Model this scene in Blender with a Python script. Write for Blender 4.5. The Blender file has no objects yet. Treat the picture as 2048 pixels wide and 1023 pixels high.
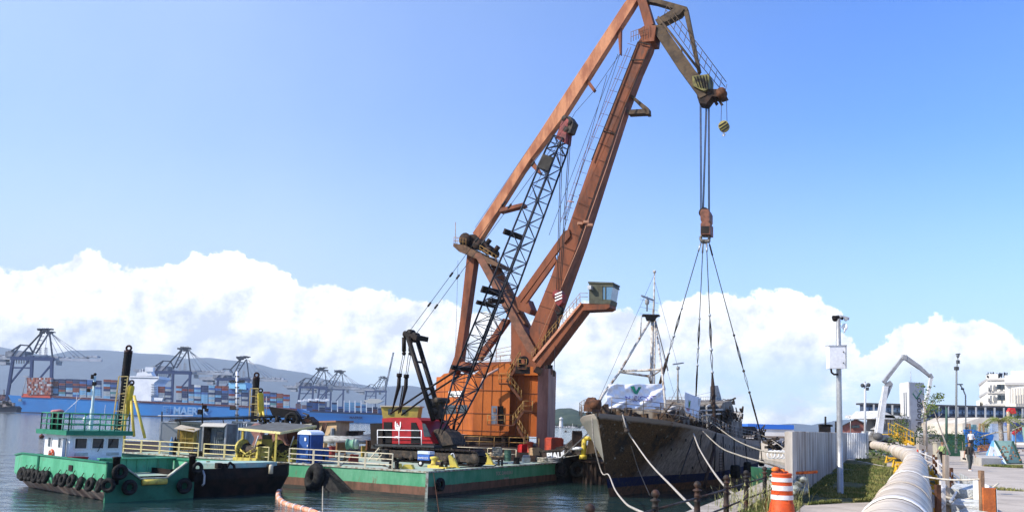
import bpy, math, random
from math import sin, cos, tan, atan, atan2, pi, radians, sqrt, hypot
from mathutils import Vector as V, Matrix, noise as mnoise
random.seed(7)
SC = bpy.context.scene
COL = SC.collection
# ---------------------------------------------------------------- camera (metres; camera 2.1 m above the quay, water 2.5 m below it)
F, HY, PPY, CZ = 1600.0, 845.0, 682.0, 2.1
PIT, ROL = atan((HY-PPY)/F), atan(.029)
cam = bpy.data.cameras.new('camera'); co = bpy.data.objects.new('camera', cam); COL.objects.link(co)
cam.sensor_width = 36; cam.lens = 36*F/2048; cam.shift_y = (PPY-511.5)/2048
cam.clip_start = .1; cam.clip_end = 40000
co.matrix_world = Matrix.Translation((0, 0, CZ)) @ Matrix.Rotation(pi/2+PIT, 4, 'X') @ Matrix.Rotation(ROL, 4, 'Z')
SC.camera = co
SC.view_settings.view_transform = 'Standard'; SC.view_settings.look = 'None'
SC.view_settings.exposure = 0.4; SC.view_settings.gamma = 1
try: SC.cycles.max_bounces = 6; SC.cycles.volume_bounces = 0; SC.cycles.transparent_max_bounces = 8
except Exception: pass
# ---------------------------------------------------------------- sun
SUN_AZ, SUN_EL = (-.935, -.355), radians(37)
_h = hypot(*SUN_AZ)
SUNV = V((SUN_AZ[0]/_h*cos(SUN_EL), SUN_AZ[1]/_h*cos(SUN_EL), sin(SUN_EL)))
sl = bpy.data.lights.new('sun', 'SUN'); sl.energy = 4.9; sl.angle = radians(.5); sl.color = (1, .92, .81)
so = bpy.data.objects.new('sun', sl); COL.objects.link(so)
so.rotation_euler = SUNV.to_track_quat('Z', 'Y').to_euler()

def ray(px, py):
    x = px-1024; y = -(py-PPY); c, s = cos(ROL), sin(ROL)
    xr = c*x-s*y; yr = s*x+c*y; cp, sp = cos(PIT), sin(PIT)
    return V((xr, F*cp-yr*sp, F*sp+yr*cp))
def atD(px, py, d):                      # the point seen at this pixel on the vertical plane y = d
    r = ray(px, py); return V((0, 0, CZ)) + r*(d/r.y)
def atZ(px, py, z):                      # ... on the level z
    r = ray(px, py); return V((0, 0, CZ)) + r*((z-CZ)/r.z)
class Plane:                             # a vertical working plane through p0 with heading h
    def __init__(s, p0, h):
        s.p0 = V((p0[0], p0[1], 0)); s.h = V((h[0], h[1], 0)).normalized()
        n = V((s.h.y, -s.h.x, 0)); s.n = n if n.dot(-s.p0) > 0 else -n
    def pt(s, px, py, off=0):
        r = ray(px, py); o = V((0, 0, CZ)); q = s.p0+s.n*off
        return o+r*((q-o).dot(s.n)/r.dot(s.n))
# ---------------------------------------------------------------- world: Nishita sky with procedural clouds
def build_world():
    w = bpy.data.worlds.new("World"); SC.world = w; w.use_nodes = True
    nt = w.node_tree; nt.nodes.clear(); N, L = nt.nodes, nt.links
    def n(t, **k):
        o = N.new(t)
        for a, b in k.items(): setattr(o, a, b)
        return o
    def mth(op, a, b=None, c=None, clamp=False):
        o = n('ShaderNodeMath', operation=op, use_clamp=clamp)
        for i, x in enumerate((a, b, c)):
            if x is None: continue
            if isinstance(x, (int, float)): o.inputs[i].default_value = x
            else: L.new(x, o.inputs[i])
        return o.outputs[0]
    def mix(f, a, b):
        o = n('ShaderNodeMix', data_type='RGBA')
        for i, x in ((0, f), (6, a), (7, b)):
            if isinstance(x, (int, float)): o.inputs[i].default_value = x
            elif isinstance(x, tuple): o.inputs[i].default_value = (*x, 1)
            else: L.new(x, o.inputs[i])
        return o.outputs[2]
    def ss(x, a, b):
        o = n('ShaderNodeMapRange', interpolation_type='SMOOTHSTEP'); L.new(x, o.inputs[0])
        o.inputs[1].default_value = a; o.inputs[2].default_value = b; return o.outputs[0]
    sky = n('ShaderNodeTexSky', sky_type='NISHITA'); sky.sun_disc = False
    sky.sun_elevation = SUN_EL; sky.sun_rotation = atan2(SUNV.x, SUNV.y)
    sky.air_density = 1.0; sky.dust_density = .35; sky.ozone_density = 2.2; sky.altitude = 0
    tc = n('ShaderNodeTexCoord'); sp = n('ShaderNodeSeparateXYZ'); L.new(tc.outputs['Generated'], sp.inputs[0])
    X, Y, Z = sp.outputs
    ay = mth('MAXIMUM', mth('ABSOLUTE', Y), .05)
    u = mth('DIVIDE', X, ay); v = mth('DIVIDE', Z, ay)
    def cxyz(a, b, c=0.0):
        o = n('ShaderNodeCombineXYZ')
        for i, x in enumerate((a, b, c)):
            if isinstance(x, (int, float)): o.inputs[i].default_value = x
            else: L.new(x, o.inputs[i])
        return o.outputs[0]
    def noise(a, b, sc, det=8, rough=.55, z=0., dist=0.):
        o = n('ShaderNodeTexNoise'); o.inputs['Scale'].default_value = sc; o.inputs['Detail'].default_value = det
        o.inputs['Roughness'].default_value = rough; o.inputs['Distortion'].default_value = dist
        L.new(cxyz(a, b, z), o.inputs['Vector']); return o.outputs[0]
    # warp for billowing edges
    n1 = noise(u, v, 9, 10, .62, 3.1); n2 = noise(u, v, 9, 10, .62, 9.7)
    uu = mth('ADD', u, mth('MULTIPLY', mth('SUBTRACT', n1, .5), .20))
    vv = mth('ADD', v, mth('MULTIPLY', mth('SUBTRACT', n2, .5), .13))
    # cloud-top contour as a function of direction
    pts = [(-900,470),(-500,560),(-200,470),(0,535),(60,540),(110,528),(190,505),(255,535),(330,545),(400,520),(470,495),(545,535),(610,575),(690,572),(760,590),(850,618),(930,620),
           (1010,640),(1080,650),(1170,612),(1260,612),(1330,622),(1440,583),(1560,578),(1640,612),(1700,690),(1745,720),(1785,665),(1835,640),(1900,608),(1975,640),(2045,672)]
    U0, U1, V1 = -1.4, .9, .35
    cr = n('ShaderNodeValToRGB'); cr.color_ramp.interpolation = 'B_SPLINE'; els = cr.color_ramp.elements
    while len(els) > 1: els.remove(els[-1])
    for i, (px, py) in enumerate(pts):
        r = ray(px, py); pu = (r.x/r.y-U0)/(U1-U0); pv = r.z/r.y/V1
        e = els[0] if i == 0 else els.new(pu)
        e.position = pu; e.color = (pv, pv, pv, 1)
    L.new(mth('DIVIDE', mth('SUBTRACT', uu, U0), U1-U0), cr.inputs[0])
    top = mth('MULTIPLY', cr.outputs[0], V1)
    d = mth('SUBTRACT', top, vv)
    mask = ss(d, -.002, .0045)
    # thin places and gaps low down
    gap = noise(u, mth('MULTIPLY', v, 2.2), 5.5, 7, .6, 1.3)
    low = ss(v, .115, .045)
    thin = mth('MULTIPLY', low, ss(mth('ADD', gap, mth('MULTIPLY', u, .20)), .42, .56))
    mask = mth('MULTIPLY', mask, mth('SUBTRACT', 1, mth('MULTIPLY', thin, .9)))
    # relief lighting: compare density here and a step towards the light
    ra = noise(u, v, 13, 9, .6, 5.5); rb = noise(mth('ADD', u, -.012), mth('ADD', v, .010), 13, 9, .6, 5.5)
    rel = mth('SUBTRACT', ra, rb)
    sh = mth('ADD', mth('MULTIPLY', rel, 5.0), mth('MULTIPLY', ss(d, .02, .15), -.55))
    big = noise(u, mth('MULTIPLY', v, 1.8), 7, 5, .5, 7.7)
    sh = mth('ADD', sh, mth('MULTIPLY', mth('SUBTRACT', big, .5), -2.6))
    lit = mth('ADD', mth('MULTIPLY', sh, .9), .82, clamp=True)
    ccol = mix(lit, (.64, .695, .80), (1.18, 1.17, 1.16))
    # grade the physical sky towards the photograph's colours
    hsv = n('ShaderNodeHueSaturation'); hsv.inputs['Saturation'].default_value = SKY_SAT; L.new(sky.outputs[0], hsv.inputs['Color'])
    g = n('ShaderNodeMix', data_type='RGBA', blend_type='MULTIPLY'); g.inputs[0].default_value = 1
    L.new(hsv.outputs[0], g.inputs[6]); g.inputs[7].default_value = SKY_MUL
    # thin veil: paler to the left (towards the sun) and low down, as an air-light layer
    veil = mth('ADD', mth('MULTIPLY', ss(u, .55, -.75), .62), mth('MULTIPLY', ss(v, .42, .02), .62), clamp=True)
    vs = noise(u, v, 2.2, 5, .6, 2.2)
    veil = mth('MULTIPLY', veil, mth('ADD', mth('MULTIPLY', vs, .5), .72), clamp=True)
    base = mix(veil, g.outputs[2], (.52, .66, .86))
    col = mix(mask, base, ccol)
    bg = n('ShaderNodeBackground'); L.new(col, bg.inputs[0]); bg.inputs[1].default_value = 1.0
    out = n('ShaderNodeOutputWorld'); L.new(bg.outputs[0], out.inputs[0])
SKY_SAT, SKY_MUL = 1.15, (.112, .148, .222, 1)
build_world()
# ---------------------------------------------------------------- materials
MATS = {}
def M(name, col, col2=None, rough=.6, metal=0., scale=1.5, lo=.42, hi=.6, bump=0., streak=0, fine=0., bscale=None, wave=None, emit=0., alpha=None, col3=None, lo3=.6, hi3=.66, s3=5, zb=None, coat=0.):
    """weathered surface: colour, a second colour in noise patches (stretched downwards when streak), fine mottling, bump"""
    if name in MATS: return MATS[name]
    m = bpy.data.materials.new(name); MATS[name] = m; m.use_nodes = True
    nt = m.node_tree; N, L = nt.nodes, nt.links; b = N['Principled BSDF']
    b.inputs['Roughness'].default_value = rough; b.inputs['Metallic'].default_value = metal; b.inputs['Specular IOR Level'].default_value = .18 if max(col) < .06 else .22
    if coat: b.inputs['Coat Weight'].default_value = coat
    tc = N.new('ShaderNodeTexCoord'); mp = N.new('ShaderNodeMapping'); L.new(tc.outputs['Object'], mp.inputs[0])
    if streak: mp.inputs['Scale'].default_value = (1, 1, 1.0/streak)
    def noise(sc, det=6, r=.6, src=None, off=0):
        n = N.new('ShaderNodeTexNoise'); n.inputs['Scale'].default_value = sc; n.inputs['Detail'].default_value = det; n.inputs['Roughness'].default_value = r
        n.noise_dimensions = '4D'; n.inputs['W'].default_value = off
        L.new((src or mp.outputs[0]), n.inputs['Vector']); return n.outputs[0]
    def mr(x, a, c, t0=0, t1=1):
        n = N.new('ShaderNodeMapRange'); L.new(x, n.inputs[0]); n.inputs[1].default_value = a; n.inputs[2].default_value = c; n.inputs[3].default_value = t0; n.inputs[4].default_value = t1; return n.outputs[0]
    def mix(f, a, c, bt='MIX'):
        n = N.new('ShaderNodeMix'); n.data_type = 'RGBA'; n.blend_type = bt
        for i, x in ((0, f), (6, a), (7, c)):
            if isinstance(x, (int, float)): n.inputs[i].default_value = x
            elif isinstance(x, tuple): n.inputs[i].default_value = (*x[:3], 1)
            else: L.new(x, n.inputs[i])
        return n.outputs[2]
    c = tuple(col)
    if col2: c = mix(mr(noise(scale, off=1), lo, hi), c, tuple(col2))
    if col3: c = mix(mr(noise(s3, 8, .7, off=4), lo3, hi3), c, tuple(col3))
    if zb:   # horizontal band below a height (object z): (z, colour, colour2)
        sp = N.new('ShaderNodeSeparateXYZ'); L.new(tc.outputs['Object'], sp.inputs[0])
        for z0, ca, cb in zb:
            nz = noise(3.0, 5, .6, tc.outputs['Object'], 9)
            ad = N.new('ShaderNodeMath'); ad.operation = 'MULTIPLY_ADD'; L.new(nz, ad.inputs[0]); ad.inputs[1].default_value = .10; L.new(sp.outputs[2], ad.inputs[2])
            c = mix(mr(ad.outputs[0], z0+.05, z0+.08, 1, 0), c, mix(mr(noise(scale*2, off=6), .4, .62), tuple(ca), tuple(cb)))
    if fine or True:
        f = mr(noise(max(scale*7, 9), 5, .65, off=2), .3, .7, 1-(fine or .12), 1+(fine or .12))
        cm = N.new('ShaderNodeVectorMath'); cm.operation = 'SCALE'
        if isinstance(c, tuple): cm.inputs[0].default_value = c[:3]
        else: L.new(c, cm.inputs[0])
        L.new(f, cm.inputs['Scale']); c = cm.outputs[0]
    L.new(c, b.inputs['Base Color'])
    h = None
    if wave:   # corrugation along an axis: (axis 'X'/'Y'/'Z', period m, strength)
        wv = N.new('ShaderNodeTexWave'); wv.bands_direction = wave[0]; wv.inputs['Scale'].default_value = .314/wave[1]; L.new(tc.outputs['Object'], wv.inputs['Vector'])
        h = wv.outputs[1]; bump_s = wave[2]
    elif bump:
        h = noise(bscale or scale*6, 6, .6, off=3); bump_s = bump
    if h is not None:
        bn = N.new('ShaderNodeBump'); bn.inputs['Strength'].default_value = bump_s; bn.inputs['Distance'].default_value = .05
        L.new(h, bn.inputs['Height']); L.new(bn.outputs[0], b.inputs['Normal'])
    rr = mr(noise(max(scale*2, 3), 4, .6, off=5), .3, .7, max(.05, rough-.12), min(1, rough+.12)); L.new(rr, b.inputs['Roughness'])
    if emit: b.inputs['Emission Color'].default_value = (*col[:3], 1); b.inputs['Emission Strength'].default_value = emit
    if alpha is not None: b.inputs['Alpha'].default_value = alpha
    return m
# ---------------------------------------------------------------- mesh builder
WM = {}      # world matrix of each thing (kept here: Blender has not evaluated them yet)
def thing(name, label, cat, loc=(0, 0, 0), rz=0., group=None):
    o = bpy.data.objects.new(name, None); COL.objects.link(o); o.empty_display_size = .5
    o.location = loc; o.rotation_euler = (0, 0, rz); o['label'] = label; o['category'] = cat
    if group: o['group'] = group
    WM[o.name] = Matrix.Translation(V(loc)) @ Matrix.Rotation(rz, 4, 'Z')
    return o
def tag(o, label=None, cat=None, group=None, kind=None):
    for k, v in (('label', label), ('category', cat), ('group', group), ('kind', kind)):
        if v: o[k] = v
    return o
def perp(d):
    d = d.normalized(); a = V((0, 0, 1)) if abs(d.z) < .95 else V((1, 0, 0))
    s = d.cross(a).normalized(); return s, s.cross(d).normalized()
class MB:
    def __init__(s, mat=None): s.v = []; s.f = []; s.m = mat or Matrix.Identity(4); s.sm = []
    def add(s, vs, fs, smooth=False):
        o = len(s.v); s.v += [s.m @ V(p) for p in vs]; s.f += [tuple(i+o for i in f) for f in fs]; s.sm += [smooth]*len(fs); return s
    def box(s, c, d, rz=0., ry=0., rx=0.):
        R = Matrix.Rotation(rz, 3, 'Z') @ Matrix.Rotation(ry, 3, 'Y') @ Matrix.Rotation(rx, 3, 'X'); c = V(c); x, y, z = d[0]/2, d[1]/2, d[2]/2
        vs = [c+R @ V(p) for p in ((-x,-y,-z),(x,-y,-z),(x,y,-z),(-x,y,-z),(-x,-y,z),(x,-y,z),(x,y,z),(-x,y,z))]
        return s.add(vs, [(0,3,2,1),(4,5,6,7),(0,1,5,4),(1,2,6,5),(2,3,7,6),(3,0,4,7)])
    def beam(s, p, q, w, h=None, up=None):      # rectangular bar from p to q; w sideways, h along up
        p, q = V(p), V(q); d = (q-p)
        if d.length < 1e-6: return s
        h = h or w
        if up is None: sd, u = perp(d)
        else:
            u = V(up); u = (u-d.normalized()*u.dot(d.normalized())).normalized(); sd = d.normalized().cross(u)
        w2, h2 = (w, w) if not isinstance(w, tuple) else w, (h, h) if not isinstance(h, tuple) else h
        w0, w1 = (w if isinstance(w, tuple) else (w, w)); h0, h1 = (h if isinstance(h, tuple) else (h, h))
        vs = [p-sd*w0/2-u*h0/2, p+sd*w0/2-u*h0/2, p+sd*w0/2+u*h0/2, p-sd*w0/2+u*h0/2, q-sd*w1/2-u*h1/2, q+sd*w1/2-u*h1/2, q+sd*w1/2+u*h1/2, q-sd*w1/2+u*h1/2]
        return s.add(vs, [(3,2,1,0),(4,5,6,7),(0,1,5,4),(1,2,6,5),(2,3,7,6),(3,0,4,7)])
    def tube(s, pts, r, n=6, caps=True, smooth=True):
        pts = [V(p) for p in pts]; k = len(pts); rs = r if isinstance(r, (list, tuple)) else [r]*k
        vs = []; fs = []; su = None
        for i, p in enumerate(pts):
            d = (pts[min(i+1, k-1)]-pts[max(i-1, 0)])
            if d.length < 1e-9: d = V((0, 0, 1))
            if su is None: a, b = perp(d)
            else:
                dn = d.normalized(); b = (su-dn*su.dot(dn)).normalized(); a = dn.cross(b)
            su = b
            for j in range(n):
                t = 2*pi*j/n; vs.append(p+(a*cos(t)+b*sin(t))*rs[i])
        for i in range(k-1):
            for j in range(n):
                j2 = (j+1) % n; fs.append((i*n+j, i*n+j2, (i+1)*n+j2, (i+1)*n+j))
        s.add(vs, fs, smooth)
        if caps: o = len(s.v)-k*n; s.f += [tuple(o+j for j in range(n))[::-1], tuple(o+(k-1)*n+j for j in range(n))]; s.sm += [False, False]
        return s
    def lathe(s, prof, c, n=16, ax=None, smooth=True):   # prof: (radius, height) along axis from c
        c = V(c); ax = V(ax or (0, 0, 1)).normalized(); a, b = perp(ax); vs = []; fs = []
        for r, h in prof:
            for j in range(n): t = 2*pi*j/n; vs.append(c+ax*h+(a*cos(t)+b*sin(t))*r)
        for i in range(len(prof)-1):
            for j in range(n): j2 = (j+1) % n; fs.append((i*n+j, i*n+j2, (i+1)*n+j2, (i+1)*n+j))
        s.add(vs, fs, smooth); return s
    def prism(s, poly, vec):    # planar polygon (3D points) extruded by vec
        poly = [V(p) for p in poly]; vec = V(vec); k = len(poly)
        fs = [tuple(range(k)), tuple(range(2*k-1, k-1, -1))]+[(i, k+i, k+(i+1) % k, (i+1) % k) for i in range(k)]
        return s.add(poly+[p+vec for p in poly], fs)
    def grid(s, rows, smooth=True, close=False):   # rows of equal-length point lists
        k = len(rows[0]); vs = [p for r in rows for p in r]; fs = []
        for i in range(len(rows)-1):
            for j in range(k if close else k-1): j2 = (j+1) % k; fs.append((i*k+j, i*k+j2, (i+1)*k+j2, (i+1)*k+j))
        return s.add(vs, fs, smooth)
    def torus(s, c, ax, R, r, n=16, k=8, tread=0):
        c = V(c); ax = V(ax).normalized(); a, b = perp(ax); rows = []
        for i in range(n+1):
            t = 2*pi*i/n; d = a*cos(t)+b*sin(t); rr = r*(1+(tread if i % 2 else 0))
            rows.append([c+d*(R+rr*cos(2*pi*j/k))+ax*r*1.15*sin(2*pi*j/k) for j in range(k)])
        return s.grid(rows, True, True)
    def ball(s, c, r, n=10, sq=1.):
        c = V(c); rows = [[c+V((r*sin(pi*i/n)*cos(2*pi*j/n), r*sin(pi*i/n)*sin(2*pi*j/n), r*sq*cos(pi*i/n))) for j in range(n)] for i in range(n+1)]
        return s.grid(rows, True, True)
    def out(s, name, mat, parent=None, world=True, recalc=True):
        vs = s.v
        if parent is not None and world:
            Mi = WM[parent.name].inverted(); vs = [Mi @ p for p in vs]
        me = bpy.data.meshes.new(name); me.from_pydata([tuple(p) for p in vs], [], s.f); me.validate()
        if len(me.polygons) == len(s.sm): me.polygons.foreach_set('use_smooth', s.sm)
        if recalc:
            import bmesh
            bm = bmesh.new(); bm.from_mesh(me); bmesh.ops.recalc_face_normals(bm, faces=bm.faces); bm.to_mesh(me); bm.free()
        me.materials.append(mat)
        o = bpy.data.objects.new(name, me); COL.objects.link(o)
        if parent is not None: o.parent = parent; WM[o.name] = WM[parent.name]
        else: WM[o.name] = Matrix.Identity(4)
        return o
def setmats(o, mats, fn):
    for m in mats: o.data.materials.append(m)
    for p in o.data.polygons: p.material_index = fn(p)
def solo(mb, name, mat, label, cat, group=None, org=None):   # a thing that is one mesh, its origin at its base
    o = mb.out(name, mat); vs = o.data.vertices
    if org is None:
        xs = [v.co.x for v in vs]; ys = [v.co.y for v in vs]; org = V(((min(xs)+max(xs))/2, (min(ys)+max(ys))/2, min(v.co.z for v in vs)))
    o.data.transform(Matrix.Translation(-V(org))); o.location = org; WM[o.name] = Matrix.Translation(V(org))
    return tag(o, label, cat, group)
def copy_tree(o, parent=None):
    c = o.copy(); COL.objects.link(c); c.parent = parent
    for ch in [x for x in o.children]: copy_tree(ch, c)
    WM[c.name] = WM[o.name].copy()
    return c
def text(s, p, xdir, ydir, size, name, mat, parent, ext=.01, shear=0., bold=0., align='LEFT'):
    cu = bpy.data.curves.new(name, 'FONT'); cu.body = s; cu.size = size; cu.extrude = ext; cu.shear = shear; cu.offset = bold; cu.align_x = align
    t = bpy.data.objects.new(name, cu); COL.objects.link(t)
    me = bpy.data.meshes.new_from_object(t.evaluated_get(bpy.context.evaluated_depsgraph_get())); bpy.data.objects.remove(t)
    x = V(xdir).normalized(); y = V(ydir); y = (y-x*y.dot(x)).normalized(); z = x.cross(y)
    Mx = Matrix(((x.x, y.x, z.x, p[0]), (x.y, y.y, z.y, p[1]), (x.z, y.z, z.z, p[2]), (0, 0, 0, 1)))
    me.transform(WM[parent.name].inverted() @ Mx if parent is not None else Mx); me.materials.clear(); me.materials.append(mat)
    o = bpy.data.objects.new(name, me); COL.objects.link(o)
    if parent is not None: o.parent = parent; WM[o.name] = WM[parent.name]
    return o
def cat_pts(p, q, sag, n=14):   # hanging rope
    p, q = V(p), V(q); return [p.lerp(q, i/n)-V((0, 0, sag*4*(i/n)*(1-i/n))) for i in range(n+1)]
def frame_m(o, ux, z=0.):      # local frame: x along ux
    a = atan2(ux[1], ux[0]); return Matrix.Translation(V((o[0], o[1], z))) @ Matrix.Rotation(a, 4, 'Z'), a
def rail(mb, pts, h=1.0, bars=3, r=.025, step=1.5, n=5):
    """deck railing along a polyline of base points"""
    for a, b in zip(pts[:-1], pts[1:]):
        a, b = V(a), V(b); k = max(1, round((b-a).length/step))
        for i in range(k+1): p = a.lerp(b, i/k); mb.tube([p, p+V((0, 0, h))], r*1.2, n)
        for j in range(bars): z = V((0, 0, h*(j+1)/bars-(.0 if j == bars-1 else .0))); mb.tube([a+z, b+z], r, n)
def lattice(mb, p0, p1, side, depth, w0, w1, d0, d1, bays, rc, rb, n=5):
    """four chord lattice from p0 to p1; side/depth: unit vectors; widths/depths at both ends; zig-zag lacing"""
    p0, p1 = V(p0), V(p1)
    def c(t, i):
        s = (-1, 1, 1, -1)[i]; d = (-1, -1, 1, 1)[i]
        w = w0+(w1-w0)*t; dd = d0+(d1-d0)*t
        return p0.lerp(p1, t)+side*s*w/2+depth*d*dd/2
    for i in range(4): mb.tube([c(0, i), c(1, i)], rc, n)
    for k in range(bays):
        t0, t1 = k/bays, (k+1)/bays
        for i in range(4):
            j = (i+1) % 4
            a, b = (i, j) if (k+i) % 2 else (j, i)
            mb.tube([c(t0, a), c(t1, b)], rb, 4, False); mb.tube([c(t1, i), c(t1, j)], rb*.8, 4, False)
# shared paints
black_steel = M('black_painted_steel', (.006, .006, .0065), (.020, .013, .010), .6, 0, 1.2)
rubber = M('black_rubber', (.008, .008, .008), (.025, .024, .022), .8, 0, 4, bump=.3)
rope_m = M('weathered_rope', (.42, .38, .31), (.2, .18, .15), .9, 0, 6, bump=.4)
wire_m = M('steel_wire_rope', (.03, .032, .035), (.06, .055, .05), .6, .3)
white_p = M('white_paint', (.78, .79, .79), (.55, .52, .46), .5, 0, 2, .55, .75)
galv = M('galvanised_steel', (.45, .47, .49), (.33, .34, .35), .45, .5, 3)
glass_m = M('dark_window_glass', (.03, .045, .055), None, .08, .0, coat=.6)
yellow_p = M('yellow_paint', (.62, .50, .10), (.35, .22, .07), .55, 0, 3, .5, .68)
rail_y = M('pale_yellow_rail_paint', (.66, .58, .28), (.3, .2, .1), .6, 0, 5, .55, .7)
rust_m = M('rusted_steel', (.13, .055, .028), (.055, .028, .018), .85, .1, 3, bump=.3)
dark_rust = M('dark_rusted_steel', (.05, .03, .022), (.02, .016, .014), .8, .1, 2, bump=.3)
def explode(names):
    """give every separate piece of these meshes an object of its own"""
    for o in list(COL.objects):
        if o.type != 'MESH' or o.name.split('.')[0] not in names or o.data.users > 1: continue
        me = o.data; par = list(range(len(me.vertices)))
        def fd(a):
            while par[a] != a: par[a] = par[par[a]]; a = par[a]
            return a
        for f in me.polygons:
            v = list(f.vertices)
            for a in v[1:]: par[fd(a)] = fd(v[0])
        isl = {}
        for v in me.vertices: isl.setdefault(fd(v.index), []).append(v.index)
        bx = []
        for k, vs in isl.items():
            c = [me.vertices[i].co for i in vs]; bx.append([[k], [min(q[a] for q in c)-.06 for a in range(3)], [max(q[a] for q in c)+.06 for a in range(3)]])
        ch = True
        while ch:
            ch = False; i = 0
            while i < len(bx):
                j = i+1
                while j < len(bx):
                    if all(bx[i][1][a] <= bx[j][2][a] and bx[j][1][a] <= bx[i][2][a] for a in range(3)):
                        bx[i][0] += bx[j][0]; bx[i][1] = [min(x, y) for x, y in zip(bx[i][1], bx[j][1])]; bx[i][2] = [max(x, y) for x, y in zip(bx[i][2], bx[j][2])]; bx.pop(j); ch = True
                    else: j += 1
                i += 1
        if len(bx) < 2: continue
        root = {k: n for n, b in enumerate(bx) for k in b[0]}; src = [(root[fd(f.vertices[0])], tuple(f.vertices), f.use_smooth) for f in me.polygons]; co_ = [tuple(v.co) for v in me.vertices]
        for n in range(len(bx)):
            fs = [(v, s) for r, v, s in src if r == n]; used = sorted({i for v, s in fs for i in v}); mp = {i: k for k, i in enumerate(used)}
            m2 = bpy.data.meshes.new(me.name); m2.from_pydata([co_[i] for i in used], [], [tuple(mp[i] for i in v) for v, s in fs]); m2.polygons.foreach_set('use_smooth', [s for v, s in fs])
            for mt in me.materials: m2.materials.append(mt)
            if n == 0: o.data = m2
            else: q = o.copy(); q.data = m2; COL.objects.link(q)
# ---------------------------------------------------------------- setting
WZ = -2.5
def water():
    m = bpy.data.materials.new('harbour_water'); m.use_nodes = True; nt = m.node_tree; N, L = nt.nodes, nt.links; b = N['Principled BSDF']
    b.inputs['Base Color'].default_value = (.018, .042, .040, 1); b.inputs['Specular IOR Level'].default_value = 1.0; b.inputs['Roughness'].default_value = .10; b.inputs['IOR'].default_value = 1.5
    tc = N.new('ShaderNodeTexCoord')
    def nz(sc, st, det, off):
        mp = N.new('ShaderNodeMapping'); mp.inputs['Scale'].default_value = st; mp.inputs['Rotation'].default_value = (0, 0, .35+off*.3); L.new(tc.outputs['Object'], mp.inputs[0])
        n = N.new('ShaderNodeTexNoise'); n.noise_dimensions = '4D'; n.inputs['W'].default_value = off
        n.inputs['Scale'].default_value = sc; n.inputs['Detail'].default_value = det; n.inputs['Roughness'].default_value = .55; n.inputs['Distortion'].default_value = .4
        L.new(mp.outputs[0], n.inputs['Vector']); return n.outputs[0]
    prev = None
    for sc, st, det, off, stg, dist in ((.16, (1, 2.2, 1), 4, 1, .9, .30), (.8, (1, 1.8, 1), 4, 2, .9, .09), (3.6, (1, 1.5, 1), 3, 3, .7, .018)):
        bn = N.new('ShaderNodeBump'); bn.inputs['Strength'].default_value = stg; bn.inputs['Distance'].default_value = dist
        L.new(nz(sc, st, det, off), bn.inputs['Height'])
        if prev is not None: L.new(prev, bn.inputs['Normal'])
        prev = bn.outputs[0]
    L.new(prev, b.inputs['Normal'])
    mb = MB(); mb.add([(-9000, -60, WZ), (9000, -60, WZ), (9000, 8700, WZ), (-9000, 8700, WZ)], [(0, 1, 2, 3)])
    tag(mb.out('water', m), kind='structure')
water()
def ridge(name, prof, d, depth, mat, rough=.05, n=160, base=WZ-2):
    """a range of hills: sky-line given as (pixel x, pixel y) at distance d, rising and falling over 'depth' metres"""
    pr = [atD(x, y, d) for x, y in prof]; xs = [p.x for p in pr]; rows = []
    def h(x):
        for a, b in zip(pr[:-1], pr[1:]):
            if a.x <= x <= b.x:
                t = (x-a.x)/(b.x-a.x); t = t*t*(3-2*t)*.5+t*.5; return a.z+(b.z-a.z)*t
        return pr[0].z if x < xs[0] else pr[-1].z
    K = 14
    for j in range(K+1):
        t = j/K; y = d-depth*.8+depth*1.2*t if True else d
        prof_t = sin(min(1, t/.667)*pi/2)**.8 if t <= .667 else cos((t-.667)/.333*pi/2)
        row = []
        for i in range(n+1):
            x = xs[0]+(xs[-1]-xs[0])*i/n; H = h(x)-base
            k = (mnoise.fractal(V((x/depth*3.2, y/depth*3.2, 0)), .9, 2.1, 6)-.0)*rough*4*(prof_t*(1-prof_t)*4+.15)
            row.append(V((x, y, base+H*max(0, prof_t*(1+.25*k)+.12*k*(1 if prof_t < .98 else 0)))))
        rows.append(row)
    return tag(MB().grid(rows).out(name, mat), kind='structure')
forest = M('hazed_wooded_slope', (.05, .075, .115), (.07, .10, .14), .95, 0, .02, bump=.8, bscale=.05)  # bluish base: part of the distance haze is painted into the slopes
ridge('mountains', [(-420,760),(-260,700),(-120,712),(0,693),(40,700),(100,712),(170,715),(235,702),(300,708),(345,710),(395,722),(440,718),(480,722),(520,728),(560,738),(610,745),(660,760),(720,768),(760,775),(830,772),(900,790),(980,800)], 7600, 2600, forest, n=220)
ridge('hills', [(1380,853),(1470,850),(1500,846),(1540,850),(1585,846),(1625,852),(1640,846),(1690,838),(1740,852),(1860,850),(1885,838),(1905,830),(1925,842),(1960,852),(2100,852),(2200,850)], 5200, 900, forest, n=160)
ridge('headland', [(990,848),(1060,846),(1085,838),(1100,822),(1118,816),(1140,815),(1160,822),(1200,838),(1260,846),(1330,850)], 1500, 260, M('headland_wood', (.018, .036, .022), (.045, .065, .04), .95, 0, .06, bump=1., bscale=.2), rough=.09, n=120)
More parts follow.
